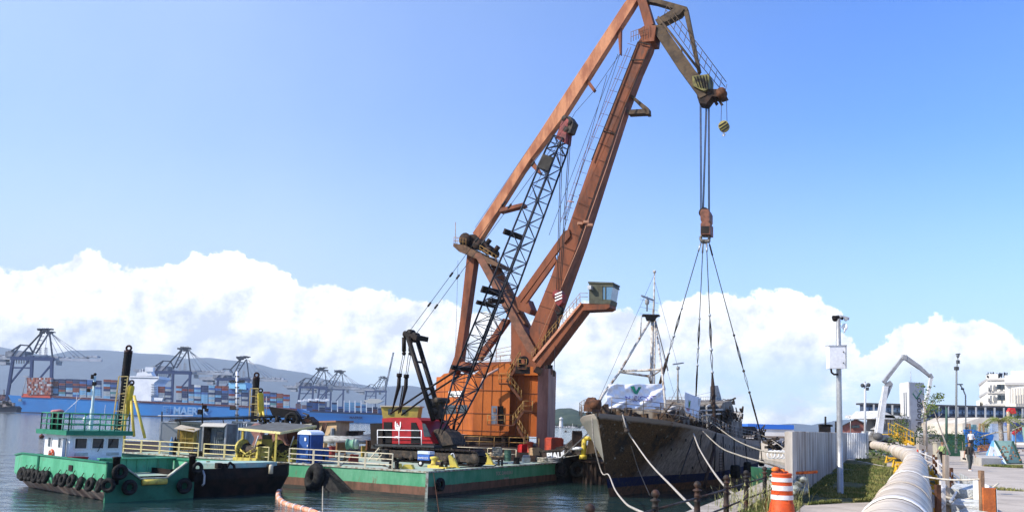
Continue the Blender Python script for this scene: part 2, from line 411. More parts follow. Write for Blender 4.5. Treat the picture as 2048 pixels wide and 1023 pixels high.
# quay: pavement slab, edge wall, grass
AX = V((.425, .905, 0))                     # direction of the quay edge, the concrete wall and the railing
pave = M('pale_concrete_pavement', (.50, .44, .37), (.40, .35, .295), .9, 0, .7, bump=.1, bscale=20)
def slabs(m):     # joints between the pavement slabs
    nt = m.node_tree; N, L = nt.nodes, nt.links; b = N['Principled BSDF']; src = b.inputs['Base Color'].links[0].from_socket; tc = N.new('ShaderNodeTexCoord'); mp = N.new('ShaderNodeMapping'); mp.inputs['Rotation'].default_value = (0, 0, 1.13); L.new(tc.outputs['Object'], mp.inputs[0])
    k = N.new('ShaderNodeTexBrick'); k.offset = 0; k.inputs['Color1'].default_value = (1,1,1,1); k.inputs['Color2'].default_value = (.88,.87,.86,1); k.inputs['Mortar'].default_value = (.38,.35,.32,1); k.inputs['Scale'].default_value = 1; k.inputs['Mortar Size'].default_value = .014; k.inputs['Brick Width'].default_value = 2.4; k.inputs['Row Height'].default_value = 1.8; L.new(mp.outputs[0], k.inputs['Vector'])
    x = N.new('ShaderNodeMix'); x.data_type = 'RGBA'; x.blend_type = 'MULTIPLY'; x.inputs[0].default_value = 1; L.new(src, x.inputs[6]); L.new(k.outputs[0], x.inputs[7]); L.new(x.outputs[2], b.inputs['Base Color'])
slabs(pave)
def quay():
    e0 = V((-.5, 9.2, 0)); pts = []
    a = e0-AX*16; b = V((36.0, 87, 0))      # quay edge towards the basin
    mb = MB(); mb.prism([a, V((140, -25, 0)), V((190, 40, 0)), V((190, 300, 0)), V((60, 300, 0)), V((40.5, 120, 0)), b], (0, 0, -4.5))
    tag(mb.out('pavement', pave), kind='structure')
    far = MB(); far.prism([V((60, 300, .0)), V((190, 300, 0)), V((700, 1100, 0)), V((150, 1100, 0))], (0, 0, -4.4)); tag(far.out('far_ground', pave), kind='structure')
quay()
grass_b = M('grass_ground', (.055, .07, .022), (.14, .12, .055), .95, 0, 2.5, bump=.6)
def ground_patch(name, poly, mat, z=.004):
    mb = MB(); mb.add([(p[0], p[1], z) for p in poly], [tuple(range(len(poly)))]); return tag(mb.out(name, mat), kind='structure')
# ---------------------------------------------------------------- the orange floating crane
orange_p = M('faded_orange_crane_paint', (.20, .060, .024), (.105, .034, .016), .62, 0, .9, .45, .62, bump=.15, streak=3, col3=(.10, .045, .03), lo3=.56, hi3=.66, s3=1.6)
house_p = M('orange_house_paint', (.44, .12, .022), (.27, .07, .016), .6, 0, .7, .45, .66, bump=.12, streak=3, col3=(.14, .055, .03), lo3=.62, hi3=.72, s3=2.5)
jib_p = M('grimy_jib_paint', (.10, .068, .040), (.05, .036, .026), .75, 0, 1.5, .42, .62, bump=.2)
cab_p = M('olive_cab_paint', (.075, .080, .055), (.05, .05, .035), .6, 0, 1.5)
stair_y = M('dull_yellow_stair_paint', (.40, .25, .08), (.22, .10, .04), .7, 0, 3)
dk = -.35                                        # deck of the crane pontoon
CR = Plane((-2, 87), (.90, -.44))
CP = CR.pt
def plate(mb, poly, w, off=0.):
    ws = w if isinstance(w, (list, tuple)) else [w]*len(poly)
    near = [CP(x, y, off+k/2) for (x, y), k in zip(poly, ws)]; k = len(poly)
    far = [p-CR.n*q for p, q in zip(near, ws)]
    mb.add(near+far, [tuple(range(k)), tuple(range(2*k-1, k-1, -1))]+[(i, k+i, k+(i+1) % k, (i+1) % k) for i in range(k)])
def crane():
    c = thing('floating_crane', 'huge rust-orange luffing harbour crane leaning over the derelict ship', 'crane', (-2, 87, dk))
    o = MB(); plate(o, [(1059,659),(1102,553),(1127,481),(1183.5,320),(1230,200),(1276,84),(1288,66),(1304,78),(1300,95),(1278,142),(1249,215),(1212,320),(1157,481),(1120,585),(1078,705),(1062,722)],
        [2.6,2.6,2.6,2.1,1.7,1.5,1.4,1.4,1.4,1.5,1.7,2.1,2.6,2.6,2.6,2.6]); boom = o.out('main_boom', orange_p, c)
    o = MB()      # stiffening seam and flanges on the boom
    for a, b in (((1249,215),(1157,481)), ((1276,84),(1183.5,320)), ((1249,215),(1298,98))): o.beam(CP(*a, 1.25 if a[1] > 90 else .9), CP(*b, 1.35), .10)
    for x, y, x2, y2 in ((1278,84,1302,90), (1262,120,1288,120), (1206,262,1231,268), (1158,390,1187,398), (1128,478,1158,480)): o.beam(CP(x, y, 1.05), CP(x2, y2, 1.05), .12, .10)
    L_, R_ = [(1059,659),(1127,481),(1183.5,320),(1230,200),(1276,84)], [(1080,700),(1157,481),(1212,320),(1249,215),(1278,142)]
    def on(P, y):
        for (x0, y0), (x1, y1) in zip(P[:-1], P[1:]):
            if y0 >= y >= y1: return x0+(x1-x0)*(y0-y)/(y0-y1)
    for i in range(17):
        y = 640-i*29.5; a, b = on(L_, y), on(R_, y+9)
        if a and b: o.beam(CP(a+.5, y, 1.32 if y > 400 else 1.05), CP(b, y+9, 1.32 if y > 400 else 1.05), .035, .035)
    o.out('stiffener', dark_rust, boom)
    o = MB(); plate(o, [(945,466),(1060,293),(1160,140),(1250,4),(1268,-16),(1279,-9),(1264,16),(1129,229),(1059,320),(960,478)], .9); o.out('rear_link', M('sun_bleached_orange_paint', (.46, .19, .085), (.27, .085, .034), .5, 0, 1, .45, .6, streak=3, bump=.1), c)  # rear link in a lighter orange than the boom
    o = MB(); plate(o, [(1270,-14),(1288,-14),(1307,48),(1290,56)], 1.5); plate(o, [(1234,48),(1242,48),(1241,108),(1239,108)], .5); plate(o, [(1163,152),(1170,150),(1190,178),(1186,183)], .5); plate(o, [(998,424),(1000,416),(1046,405),(1048,411)], 1.0)
    plate(o, [(1060,330),(1064,318),(1082,345),(1079,349)], .4); plate(o, [(1276,60),(1294,48),(1312,52),(1308,82),(1284,84)], 2.0); o.out('link_bracket', orange_p, c)
    # jib head
    o = MB(); plate(o, [(1306,50),(1326,50),(1350,84),(1391,142),(1406,158),(1412,190),(1399,196),(1388,180),(1350,128),(1312,70)], [1.6]*10); jib = o.out('jib', jib_p, c)
    o = MB(); plate(o, [(1283,-14),(1313,-3),(1360,10),(1374,14),(1374,22),(1358,20),(1312,6),(1290,2)], .8); plate(o, [(1310,40),(1352,14),(1368,18),(1360,28),(1318,50)], 1.0)
    plate(o, [(1366,18),(1375,18),(1400,140),(1395,146)], .7); o.out('jib_strut', jib_p, c)
    o = MB()
    for w in (-.9, .9): o.tube([CP(1316,34,w), CP(1401,144,w)], .12, 5); o.beam(CP(1333,62,w), CP(1331,50,w), .1); o.beam(CP(1364,104,w), CP(1362,92,w), .1)
    for w in (-1.2, 1.2):
        for dy in (0, 12, 22): o.tube([CP(1328+dy*.3,32-dy,w), CP(1386+dy*.5,112-dy,w), CP(1448+dy*.2,186-dy,w)], .035, 4)
        for i in range(13): x = 1328+i*10; y = 32+i*13.2; o.tube([CP(x, y, w), CP(x+6, y-22, w)], .03, 4)
    o.out('jib_walkway', jib_p, c)
    o = MB(); plate(o, [(1384,152),(1418,148),(1416,178),(1408,182),(1386,172)], 2.2); m2 = M('hazard_striped_steel', (.20, .18, .06), (.02, .02, .02), .7, 0, 1)
    hd = o.out('winch_cover', m2, jib)
    o = MB()
    for i in range(5): o.beam(CP(1388+i*6, 153-i*.6, 1.16), CP(1396+i*5, 174+i*1, 1.16), .10, .05)
    o.out('stripe', black_steel, hd)
    o = MB(); plate(o, [(1392,184),(1420,178),(1446,178),(1452,190),(1440,194),(1424,192),(1412,208),(1398,206)], 1.4); plate(o, [(1420,190),(1425,188),(1436,206),(1431,210)], .3); plate(o, [(1428,188),(1433,188),(1446,208),(1441,210)], .3)
    o.lathe([(0,-.6),(.55,-.6),(.55,.6),(0,.6)], CP(1408,196), 16, CR.n); o.out('head_frame', dark_rust, jib)
    o = MB(); o.lathe([(0,-.35),(.50,-.35),(.40,-.1),(.40,.1),(.50,.35),(0,.35)], CP(1443,187,.9), 18, CR.n); o.out('sheave', rust_m, jib)
    # triangular bracket under the boom
    o = MB(); plate(o, [(1258,190),(1264,190),(1297,216),(1298,227),(1292,228),(1290,222)], .9); plate(o, [(1252,220),(1292,217),(1296,226),(1256,228)], .9); o.out('boom_bracket', jib_p, c)
    # mast, machinery platform
    o = MB(); plate(o, [(934,508),(950,512),(932,640),(919,730),(906,754),(897,744),(909,712),(920,640)], 1.1); o.out('rear_leg', orange_p, c)
    o = MB(); plate(o, [(947,506),(962,505),(1072,700),(1066,712),(1054,702)], .7, 1.4); plate(o, [(972,512),(988,516),(1078,690),(1070,704)], .7, -1.2)
    for i in range(9): t = i/8; o.beam(CP(955+t*112, 506+t*198, 1.2), CP(978+t*96, 512+t*180, -1.0), .12)
    o.out('front_leg', M('brown_mast_paint', (.20, .085, .05), (.11, .055, .035), .7, 0, 1.5, bump=.2), c)
    o = MB(); plate(o, [(1006,636),(1018,638),(1000,664),(958,720),(946,718),(985,668)], .8); plate(o, [(928,734),(950,724),(1022,722),(1024,732),(950,738),(930,746)], 1.0); o.lathe([(0,-.8),(.6,-.8),(.6,.8),(0,.8)], CP(934,734), 16, CR.n); o.out('brace', orange_p, c)
    o = MB(); plate(o, [(907,486),(930,490),(1000,528),(998,534),(968,524),(932,508),(918,503),(906,492)], 3.4); pf = o.out('machinery_platform', M('rusty_brown_steel', (.15, .085, .05), (.07, .045, .03), .8, .1, 1.6, bump=.3), c)
    o = MB(); plate(o, [(930,470),(948,468),(958,478),(975,490),(972,500),(935,492)], 2.0)
    for x, y, r in ((938,482,.75), (962,492,.55), (984,505,.45)): o.lathe([(0,-1),(r,-1),(r*.8,-.5),(r*.8,.5),(r,1),(0,1)], CP(x, y, .4), 14, CR.n)
    for x, y, a in ((972,490,8), (990,502,7)): o.tube([CP(x, y), CP(x+a, y-a*1.4)], .28, 8)
    o.out('winch', dark_rust, pf)
    o = MB()
    for w in (-1.7, 1.7):
        for j in (7, 14): o.tube([CP(908, 488-j, w), CP(932, 491-j, w)], .03, 4); o.tube([CP(960, 504-j, w), CP(1000, 529-j, w)], .03, 4)
        for i in range(5): x = 908+i*6; o.tube([CP(x, 488+i*.8, w), CP(x, 473+i*.8, w)], .03, 4)
        for i in range(6): x = 960+i*8; o.tube([CP(x, 504+i*5, w), CP(x, 490+i*5, w)], .03, 4)
    o.tube([CP(911,486), CP(911,444)], .035, 4); o.out('platform_rail', stair_y, pf)
    o = MB(); plate(o, [(1033,596),(1040,604),(1141,468),(1138,458),(1128,462)], .35, .7); plate(o, [(1046,600),(1052,606),(1112,522),(1110,512)], .35, .7)
    for i in range(7): t = i/7; o.beam(CP(1040+t*72, 600-t*84, .7), CP(1044+t*76, 590-t*76, .7), .12)
    plate(o, [(1030,592),(1054,598),(1062,618),(1058,628),(1036,618)], 1.6); plate(o, [(1122,478),(1138,458),(1140,472),(1128,486)], 2.9); o.out('luffing_rack', orange_p, c)
    o = MB(); plate(o, [(1022,742),(1022,640),(1040,650),(1070,700),(1084,735),(1082,745)], 3.0); o.out('boom_pedestal', orange_p, c)
    # cab and its arm
    o = MB(); plate(o, [(1062,722),(1161,606),(1219,607),(1219,614),(1212,618),(1166,620),(1080,734)], 2.0, 1.6); arm = o.out('cab_arm', orange_p, c)
    o = MB(); plate(o, [(1064,719),(1161,604),(1163,607),(1068,722)], .2, 2.7); o.out('flange', M('peach_edge_paint', (.55, .26, .16), (.4, .16, .08), .5), arm)
    o = MB(); plate(o, [(1178,566),(1203,564),(1203,608),(1178,609)], 2.0, 1.6); plate(o, [(1203,564),(1225,567),(1227,573),(1203,573)], 2.0, 1.6); plate(o, [(1203,598),(1222,599),(1220,608),(1203,608)], 2.0, 1.6)
    plate(o, [(1202,570),(1205,570),(1205,600),(1202,600)], 2.05, 1.6); plate(o, [(1210,572),(1211.5,572),(1211.5,600),(1210,600)], 2.05, 1.6); plate(o, [(1176,562.5),(1226,564),(1226,567),(1176,566)], 2.2, 1.6); cb = o.out('operator_cab', cab_p, c)
    o = MB(); plate(o, [(1205,573),(1225.5,573),(1221,599),(1205,598)], 1.9, 1.6); o.out('glazing', M('blue_cab_glass', (.10, .20, .30), None, .06, coat=.8), cb)
    o = MB(); plate(o, [(1175,570),(1182,570),(1182,578),(1175,578)], .7, 2.9); o.out('air_conditioner', galv, cb)
    o = MB()
    for w in (.4, 2.8):
        for j in (8, 15): o.tube([CP(1064,716-j, w), CP(1160,601-j, w), CP(1176,601-j, w)], .03, 4)
        for i in range(15): t = i/14; o.tube([CP(1064+96*t, 718-115*t, w), CP(1064+96*t, 703-115*t, w)], .03, 4)
    for i in range(26): t = i/25; o.beam(CP(1066+94*t, 717-114*t, .5), CP(1066+94*t, 717-114*t, 2.7), .16, .05)
    o.out('arm_stairs', stair_y, arm)
    # machinery house on a plan polygon
    def W(px, d): return (px-1024)/F*d
    plan = [(W(875,92), 92), (W(951,84), 84), (W(1023,83), 83), (W(1023,84.3), 84.3), (W(1078,83.6), 83.6), (W(1078,82.2), 82.2), (W(1099,82.6), 82.6), (5.2, 93), (-5, 99)]
    z0, z1 = .75, 7.1
    o = MB(); o.prism([V((x, y, z0)) for x, y in plan], (0, 0, z1-z0)); hs = o.out('machinery_house', house_p, c)
    o = MB(); a, b = V((W(951,84), 84, z1)), V((W(1023,83), 83, z1))
    arch = [a+V((0,0,-.2))]+[a.lerp(b, t)+V((0, 0, 1.15*sin(pi*min(1, t*1.15)/2)**.7)) for t in (.02, .12, .25, .4, .6, .8, 1)]+[b+V((0,0,-.2))]
    o.prism(arch, (2.2, 9, 0)); o.prism([V((x, y, 7.1)) for x, y in ((W(1024,84),84), (W(1099,82.7),82.7), (5.2,93), (.5,94))], (0, 0, .9))
    o.prism([V((W(878,92)-.05, 92, 6.2)), V((W(905,89), 89, 6.2)), V((W(905,89), 89, 7.5)), V((W(890,90), 90, 7.4)), V((W(878,92), 92, 6.9))], (4, 5, 0)); o.out('house_roof', house_p, hs)
    o = MB(); o.prism([V((W(1078,82.1), 82.1, dk)), V((W(1099,82.5), 82.5, dk)), V((5.2, 92, dk)), V((3.5, 92, dk))], (0, 0, 8.4)); o.out('corner_column', M('pinkish_faded_paint', (.36, .16, .11), (.22, .09, .06), .65, 0, .8, .42, .6, streak=4, bump=.12), c)
    o = MB()
    for t, (p, q) in ((0, (plan[0], plan[1])), (1, (plan[1], plan[2])), (2, (plan[3], plan[4]))):
        P, Q = V((*p, 0)), V((*q, 0)); nn = V(((Q-P).y, -(Q-P).x, 0)).normalized(); nn = nn if nn.y < 0 else -nn
        for z in ((1.2, 3.0, 5.4) if t != 2 else (3.2, 5.2)): o.beam(P+nn*.03+V((0,0,z)), Q+nn*.03+V((0,0,z)), .05, .07)
        for k in range(1, 4): R = P.lerp(Q, k/4)+nn*.02; o.beam(R+V((0,0,z0)), R+V((0,0,z1)), .05, .04)
    o.out('seam', orange_p, hs)
    # undercarriage below the house
    o = MB(); uc = V((-2.0, 88, 0))
    o.lathe([(0,.35),(4.2,.35),(4.2,1.0),(0,1.0)], uc+V((0,0,dk)), 28)
    for i in range(12): a = i*pi/6+.15; o.box(uc+V((3.9*cos(a), 3.9*sin(a), dk+.45)), (.5, .5, 1.0), a)
    o.box((-4.6, 83.5, .2), (.5, .4, 1.1)); o.box((-.6, 82.8, .2), (.4, .4, 1.1)); o.lathe([(0,-.1),(4.6,-.1),(4.6,.35),(0,.35)], uc+V((0,0,dk)), 28); o.out('slewing_base', dark_rust, c)
    def H(px, py, d): return atD(px, py, d)
    o = MB(); o.prism([H(983,811,82.9), H(994.5,811,82.9), H(994.5,847,82.9), H(983,847,82.9)], (.02, .06, 0)); dr = o.out('door', M('grey_blue_door', (.22, .27, .32), (.15, .17, .2), .6), hs)
    o = MB(); o.prism([H(986,815,82.85), H(991.5,815,82.85), H(991.5,823,82.85), H(986,823,82.85)], (.0, .04, 0)); o.out('window_pane', M('amber_pane', (.35,.16,.08), None, .3), dr)
    o = MB(); o.prism([H(995.5,811,83.0), H(1007,811,83.0), H(1007,847,83.0), H(995.5,847,83.0)], (.0, .05, 0)); o.out('doorway', M('dark_interior', (.006,.006,.006), None, .9), hs)
    o = MB(); pts = [(889,809), (934,809), (934,826), (889,828)]; nA = V((-.86,-.51,0))
    P0, P1 = V((W(875,92), 92, 0)), V((W(951,84), 84, 0))
    PA = Plane(P0, (P1-P0).xy)
    o.prism([PA.pt(x, y, .06) for x, y in ((889,809),(912,809),(912,826),(889,827))], -PA.n*.05); o.prism([PA.pt(x, y, .06) for x, y in ((915,809),(934,809),(934,825),(915,826))], -PA.n*.05); o.out('window', glass_m, hs)
    o = MB(); o.prism([PA.pt(x, y, .08) for x, y in ((897,782),(926,781),(926,792),(897,793))], -PA.n*.05); sg = o.out('sign', white_p, hs)
    text('ALI', PA.pt(901, 792, .09), (P1-P0), (0, 0, 1), .62, 'lettering', M('dark_green_letters', (.03,.10,.08)), sg, .005, bold=.012)
    o = MB(); o.tube([H(963,777,82.5), H(963,768,82.5), H(967,757,82.3), H(976,748,82.1), H(997,737,82)], .13, 8); o.out('vent_pipe', M('pale_pipe_paint', (.55,.35,.28), (.4,.25,.2), .5), hs)
    # stairs: four flights up the front
    o = MB(); r = MB()
    def flight(a, b, d=82.2, w=.9, up=1.0):
        A, B = H(*a, d), H(*b, d); n = max(4, int(abs(B.z-A.z)/.24)); 
        for y in (0, w): o.beam(A+V((0,-y,0)), B+V((0,-y,0)), .06, .24, up=(0,0,1))
        for i in range(n+1): o.box(A.lerp(B, (i+.5)/(n+1))+V((0,-w/2,0)), (.26, w, .04))
        for y in (0, w):
            for h in (.55, 1.05): r.tube([A+V((0,-y,h)), B+V((0,-y,h))], .028, 4)
            for i in range(5): p = A.lerp(B, i/4)+V((0,-y,0)); r.tube([p, p+V((0,0,1.05))], .028, 4)
    flight((1055,888), (1033,852)); flight((1025,850), (1047,822)); flight((1042,800), (1017,768)); flight((1014,764), (1040,722))
    for a, b, y in ((975,1026,849), (1045,1064,821), (998,1018,767), (1036,1052,738)): p, q = H(a, y, 82.0), H(b, y, 82.0); o.box((p+q)/2+V((0,-.1,0)), ((q-p).x, 1.6, .10)); rail(r, [p+V((0,-.85,0)), q+V((0,-.85,0))], 1.0, 2, .028, .8, 4)
    stp = o.out('stairs', M('rust_brown_stairs', (.20,.075,.035), (.1,.045,.03), .8, 0, 3), c); r.out('handrail', stair_y, stp)
    o = MB(); p = H(1046,722,81.6); o.lathe([(.55,-.3),(.55,.3),(.30,.3),(.30,-.3),(.55,-.3)], p, 16, (.3,-1,0)); o.box(p+V((0,.1,-.9)), (1.5, .9, .7)); o.box(p+V((1.6,.2,-.9)), (.8,.7,.6), 0, .5); o.out('cable_reel', dark_rust, c)
    o = MB()
    rail(o, [H(960,732,83), H(1020,728,83)], 1.0, 2, .028, 1.2, 4); rail(o, [H(992,722,86), H(1022,716,86)], 1.3, 3, .025, 1.2, 4); rail(o, [V((-4.5,81.5,dk)), V((0,81.5,dk)), V((3,81,dk))], 1.0, 2, .03, 1.3, 4); o.out('deck_rail', stair_y, c)
    o = MB()      # ladder with hoops up the rear side of the boom
    L0, L1 = (1135,440), (1270,92)
    for w in (-.25, .25):
        for dx in (-8, -14): o.tube([CP(L0[0]+dx, L0[1]-dx*.3, w), CP(1176+dx, 320-dx*.3, w), CP(L1[0]+dx, L1[1]-dx*.3, w)], .028, 4)
    for i in range(46): t = i/45; x = L0[0]+(L1[0]-L0[0])*t; y = L0[1]+(L1[1]-L0[1])*t; o.tube([CP(x-8, y+2, -.3), CP(x-8, y+2, .3)], .02, 4); (i % 3 == 0) and o.tube([CP(x+2, y, .3), CP(x-15, y-5, .3), CP(x-15, y-5, -.3)], .022, 4)
    for i in range(8): x, y = 1262+i*5, 62+i*0; o.tube([CP(x, 84-i*2, 1.2), CP(x, 64-i*2, 1.2)], .03, 4)
    o.tube([CP(1262,64,1.2), CP(1290,54,1.2)], .03, 4); o.tube([CP(1262,74,1.2), CP(1290,64,1.2)], .03, 4); o.out('ladder', M('ladder_brown', (.25,.12,.08), (.14,.08,.05), .7), boom)
    o = MB(); o.tube([CP(1078,680,1.6), CP(1160,486,1.5), CP(1215,330,1.2), CP(1252,215,1.1)], .04, 5); o.tube([CP(1060,655,-1), CP(1010,760,-1)], .03, 4)
    for x, y in ((1160,447), (1172,444), (1180,450)): o.box(CP(x, y, 1.5), (.5, .5, .25))
    o.tube([CP(1136,402,1.2), CP(1148,404,1.2)], .06, 4); o.out('conduit', M('peach_conduit', (.5,.25,.15)), boom)
    # ropes
    o = MB()
    for a, b in (((950,455),(1256,4)), ((955,460),(1258,8)), ((1240,108),(1130,440)), ((1236,108),(1098,470)), ((1240,108),(1190,180)), ((1188,182),(1150,225)), ((1150,225),(1058,395)), ((1214,150),(1125,470))): o.tube([CP(*a), CP(*b)], .028, 4)
    for x in (916, 942, 987, 997): o.tube([CP(x, 520), CP(x-6, 740)], .018, 4)
    o.out('luffing_ropes', wire_m, c)
    o = MB()
    for a, b in ((1400,1401), (1402,1403.5), (1412,1405), (1414,1407), (1416.5,1417), (1418.5,1419)): o.tube([CP(a, 204), CP(b, 424)], .045, 5)
    o.out('hoist_rope', wire_m, c); o = MB()
    for a, b in ((1443,1442), (1453,1454)): o.tube([CP(a, 196, .9), CP(b, 246, .9)], .03, 5)
    o.out('whip_rope', wire_m, c)
    o = MB(); o.tube([CP(1110,690,3), CP(1108,744,3)], .03, 4); o.box(CP(1108,746,3), (.25,.25,.6)); o.box(CP(1098,733,3), (.6,.5,.35), .5); o.out('hanging_wire', black_steel, c)  # thin wire hanging below the crawler hook, with two small boxes
    # hook block of the main hoist, with its ramshorn hook
    hb = thing('hook_block', 'tall rust-brown pulley block hanging over the ship, holding four lifting wires', 'hook block', CP(1410,480))
    o = MB(); plate(o, [(1400,424),(1403,418),(1416,418),(1419,424),(1419,440),(1417,444),(1420,447),(1420,468),(1401,468),(1401,447),(1403,444),(1401,440)], 1.5); o.out('cheek_plate', M('block_brown', (.20,.08,.05), (.1,.045,.03), .6, .1, 2), hb)
    o = MB(); o.lathe([(0,-.55),(.50,-.55),(.50,.55),(0,.55)], CP(1410,427), 18, CR.n); plate(o, [(1402,452),(1418,452),(1418,466),(1402,466)], 1.56); o.out('sheave', black_steel, hb)
    o = MB(); o.torus(CP(1410,476), CR.n, .42, .15, 20, 8); o.tube([CP(1410,466), CP(1410,474)], .2, 8); plate(o, [(1401,478),(1419,478),(1417,483),(1403,483)], .6); o.out('hook', M('worn_hook', (.22,.20,.18), (.03,.03,.03), .5, .5, 3), hb)
    wb = thing('whip_hook', 'small round striped pulley block with a hook, hanging at the jib tip', 'hook block', CP(1448,268,.9))
    o = MB(); o.lathe([(0,-.3),(.50,-.3),(.50,.3),(0,.3)], CP(1448,253,.9), 20, CR.n); bl = o.out('block', M('dull_block_yellow', (.34,.29,.08), (.2,.17,.06)), wb)
    o = MB()
    for k in (-1.6, 0, 1.6):
        yy = k*.19; hw = sqrt(max(.01, .235-yy*yy)); cc = CP(1448,253,1.22); sd = CR.h*cos(.5)+V((0,0,1))*sin(.5); uu = V((0,0,1))*cos(.5)-CR.h*sin(.5)
        o.beam(cc+uu*yy-sd*hw, cc+uu*yy+sd*hw, .03, .15, up=uu)
    o.out('stripe', black_steel, bl)
    o = MB(); o.tube([CP(1447,262,.9), CP(1447,266,.9), CP(1450,269,.9), CP(1448,272,.9), CP(1445,270,.9)], .08, 6); o.out('hook', galv, wb)
crane()
def pontoon():
    c = thing('crane_pontoon', 'dark rusty pontoon under the orange crane', 'pontoon', (-2, 88, WZ))
    o = MB(); o.prism([V((-13, 81, WZ-.6)), V((8.2, 76.5, WZ-.6)), V((14, 100, WZ-.6)), V((-8, 106, WZ-.6))], (0, 0, dk-WZ+.6)); o.out('hull', dark_rust, c)
pontoon()
# ---------------------------------------------------------------- the green work barge and what stands on it
ORD = 'first second third fourth fifth sixth seventh eighth ninth tenth eleventh twelfth thirteenth fourteenth fifteenth sixteenth seventeenth eighteenth nineteenth twentieth'.split()
BZ = -1.0
B0, BU, BV = V((-4.85, 48.5, 0)), V((.47, .883, 0)), V((-.883, .47, 0))
def bp(u, v, z=0.): return B0+BU*u+BV*v+V((0, 0, BZ+z))
def dz(px, py, z=0.): return atZ(px, py, BZ+z)
green_hull = M('green_barge_paint', (.060, .26, .13), (.12, .33, .19), .6, 0, 1.0, .42, .6, streak=3, bump=.25, bscale=3, col3=(.14, .10, .06), lo3=.60, hi3=.70, s3=2.2, zb=[(-1.86, (.17, .085, .055), (.09, .055, .035)), (-2.36, (.03, .03, .025), (.05, .045, .035))])
deck_green = M('worn_green_deck', (.27, .40, .30), (.42, .43, .36), .8, 0, .8, .4, .6, bump=.15, col3=(.20, .16, .11), lo3=.58, hi3=.66, s3=1.5)
grimy = M('grimy_dark_machinery', (.03, .028, .026), (.08, .06, .045), .7, .1, 4, bump=.3)
cream = M('cream_rail_paint', (.62, .56, .40), (.35, .25, .15), .6, 0, 5, .55, .7)
red_p = M('red_crane_paint', (.30, .012, .015), (.17, .010, .012), .42, 0, 1.2, .5, .7, coat=.2)
def barge():
    t = thing('work_barge', 'long flat green barge with rust-brown waterline in front of the orange crane', 'barge', (0, 0, 0))
    L, Wd = 28.3, 18.6
    o = MB(); z0 = WZ-.7-BZ
    # sides as a grid with slight dents
    def side(p, q, n):
        rows = []
        for j in range(6):
            z = z0+(0-z0)*j/5; row = []
            for i in range(n+1):
                a = bp(*p).lerp(bp(*q), i/n); nn = V(((bp(*q)-bp(*p)).y, -(bp(*q)-bp(*p)).x, 0)).normalized(); nn = nn if nn.y < 0 else -nn
                k = .05*mnoise.noise(V((i*.45, j*.8, p[0]+3)))*(0 if i in (0, n) or j in (0, 5) else 1)+(-.025 if i % 3 == 0 and 0 < i < n else 0)
                row.append(a+nn*k+V((0, 0, z)))
            rows.append(row)
        o.grid(rows, True)
    side((0, 0), (0, L), 40); side((0, 0), (Wd, 0), 30); side((Wd, 0), (Wd, L), 4); side((0, L), (Wd, L), 4)
    o.out('hull', green_hull, t)
    o = MB(); o.add([bp(0,0), bp(Wd,0), bp(Wd,L), bp(0,L)], [(0,1,2,3)]); o.out('deck', deck_green, t)
    o = MB()
    for a, b in (((0,0),(0,L)), ((0,0),(Wd,0))): o.beam(bp(*a, .03), bp(*b, .03), .14, .10)
    o.beam(bp(0,0,.03), bp(0,0,-1.5), .16, .16); o.out('rubbing_strip', M('pale_worn_edge', (.42,.46,.38), (.2,.14,.09), .7, 0, 3), t)
    text('TOC DANUSA I', bp(8.4, -.06, -.52), BU, (0,0,1), .36, 'lettering', M('faded_letters', (.45,.36,.30)), t, .004); text('SANTOS', bp(9.6, -.06, -.85), BU, (0,0,1), .20, 'lettering', M('faded_letters', (.45,.36,.30)), t, .004)
    m = MB(); m.torus(bp(1.15, -.22, -.75), BU.cross(V((0,0,1))), .30, .13, 18, 8); solo(m, 'tyre_fender', rubber, 'small black tyre on the shaded right-hand side of the green barge near its corner', 'tyre')
barge()
def rails():
    for k, (a, b, lab) in enumerate(((2.7, 11.2, 'cream deck railing at the barge edge in front of the portable toilet'), (13.0, 19.3, 'pale yellow deck railing in front of the yellow winches'), (19.8, 28, 'pale yellow deck railing leading to the green workboat'))):
        t = thing('deck_railing', lab, 'railing', bp(.15, a), 0, 'railings along the barge edge')
        n = round((b-a)/2.1); rm = cream if k == 0 else rail_y
        for i in range(n):
            u0, u1 = a+(b-a)*i/n, a+(b-a)*(i+1)/n-.06; o = MB()
            for z in (.33, .66, 1.0): o.beam(bp(.15, u0, z), bp(.15, u1, z), .055)
            o.beam(bp(.15, u0, 0), bp(.15, u0, 1.02), .08); o.beam(bp(.15, u1, 0), bp(.15, u1, 1.02), .08); o.out('rail_panel', rm, t)
    t = thing('deck_railing', 'low cream railing behind the yellow brackets, before the coiled hoses', 'railing', dz(905, 915)); o = MB()
    pts = [dz(903,912), dz(975,915), dz(1032,918)]; rail(o, pts, .85, 2, .035, 1.9, 4); pp = dz(1032,918); o.out('rail_panel', cream, t)
rails()
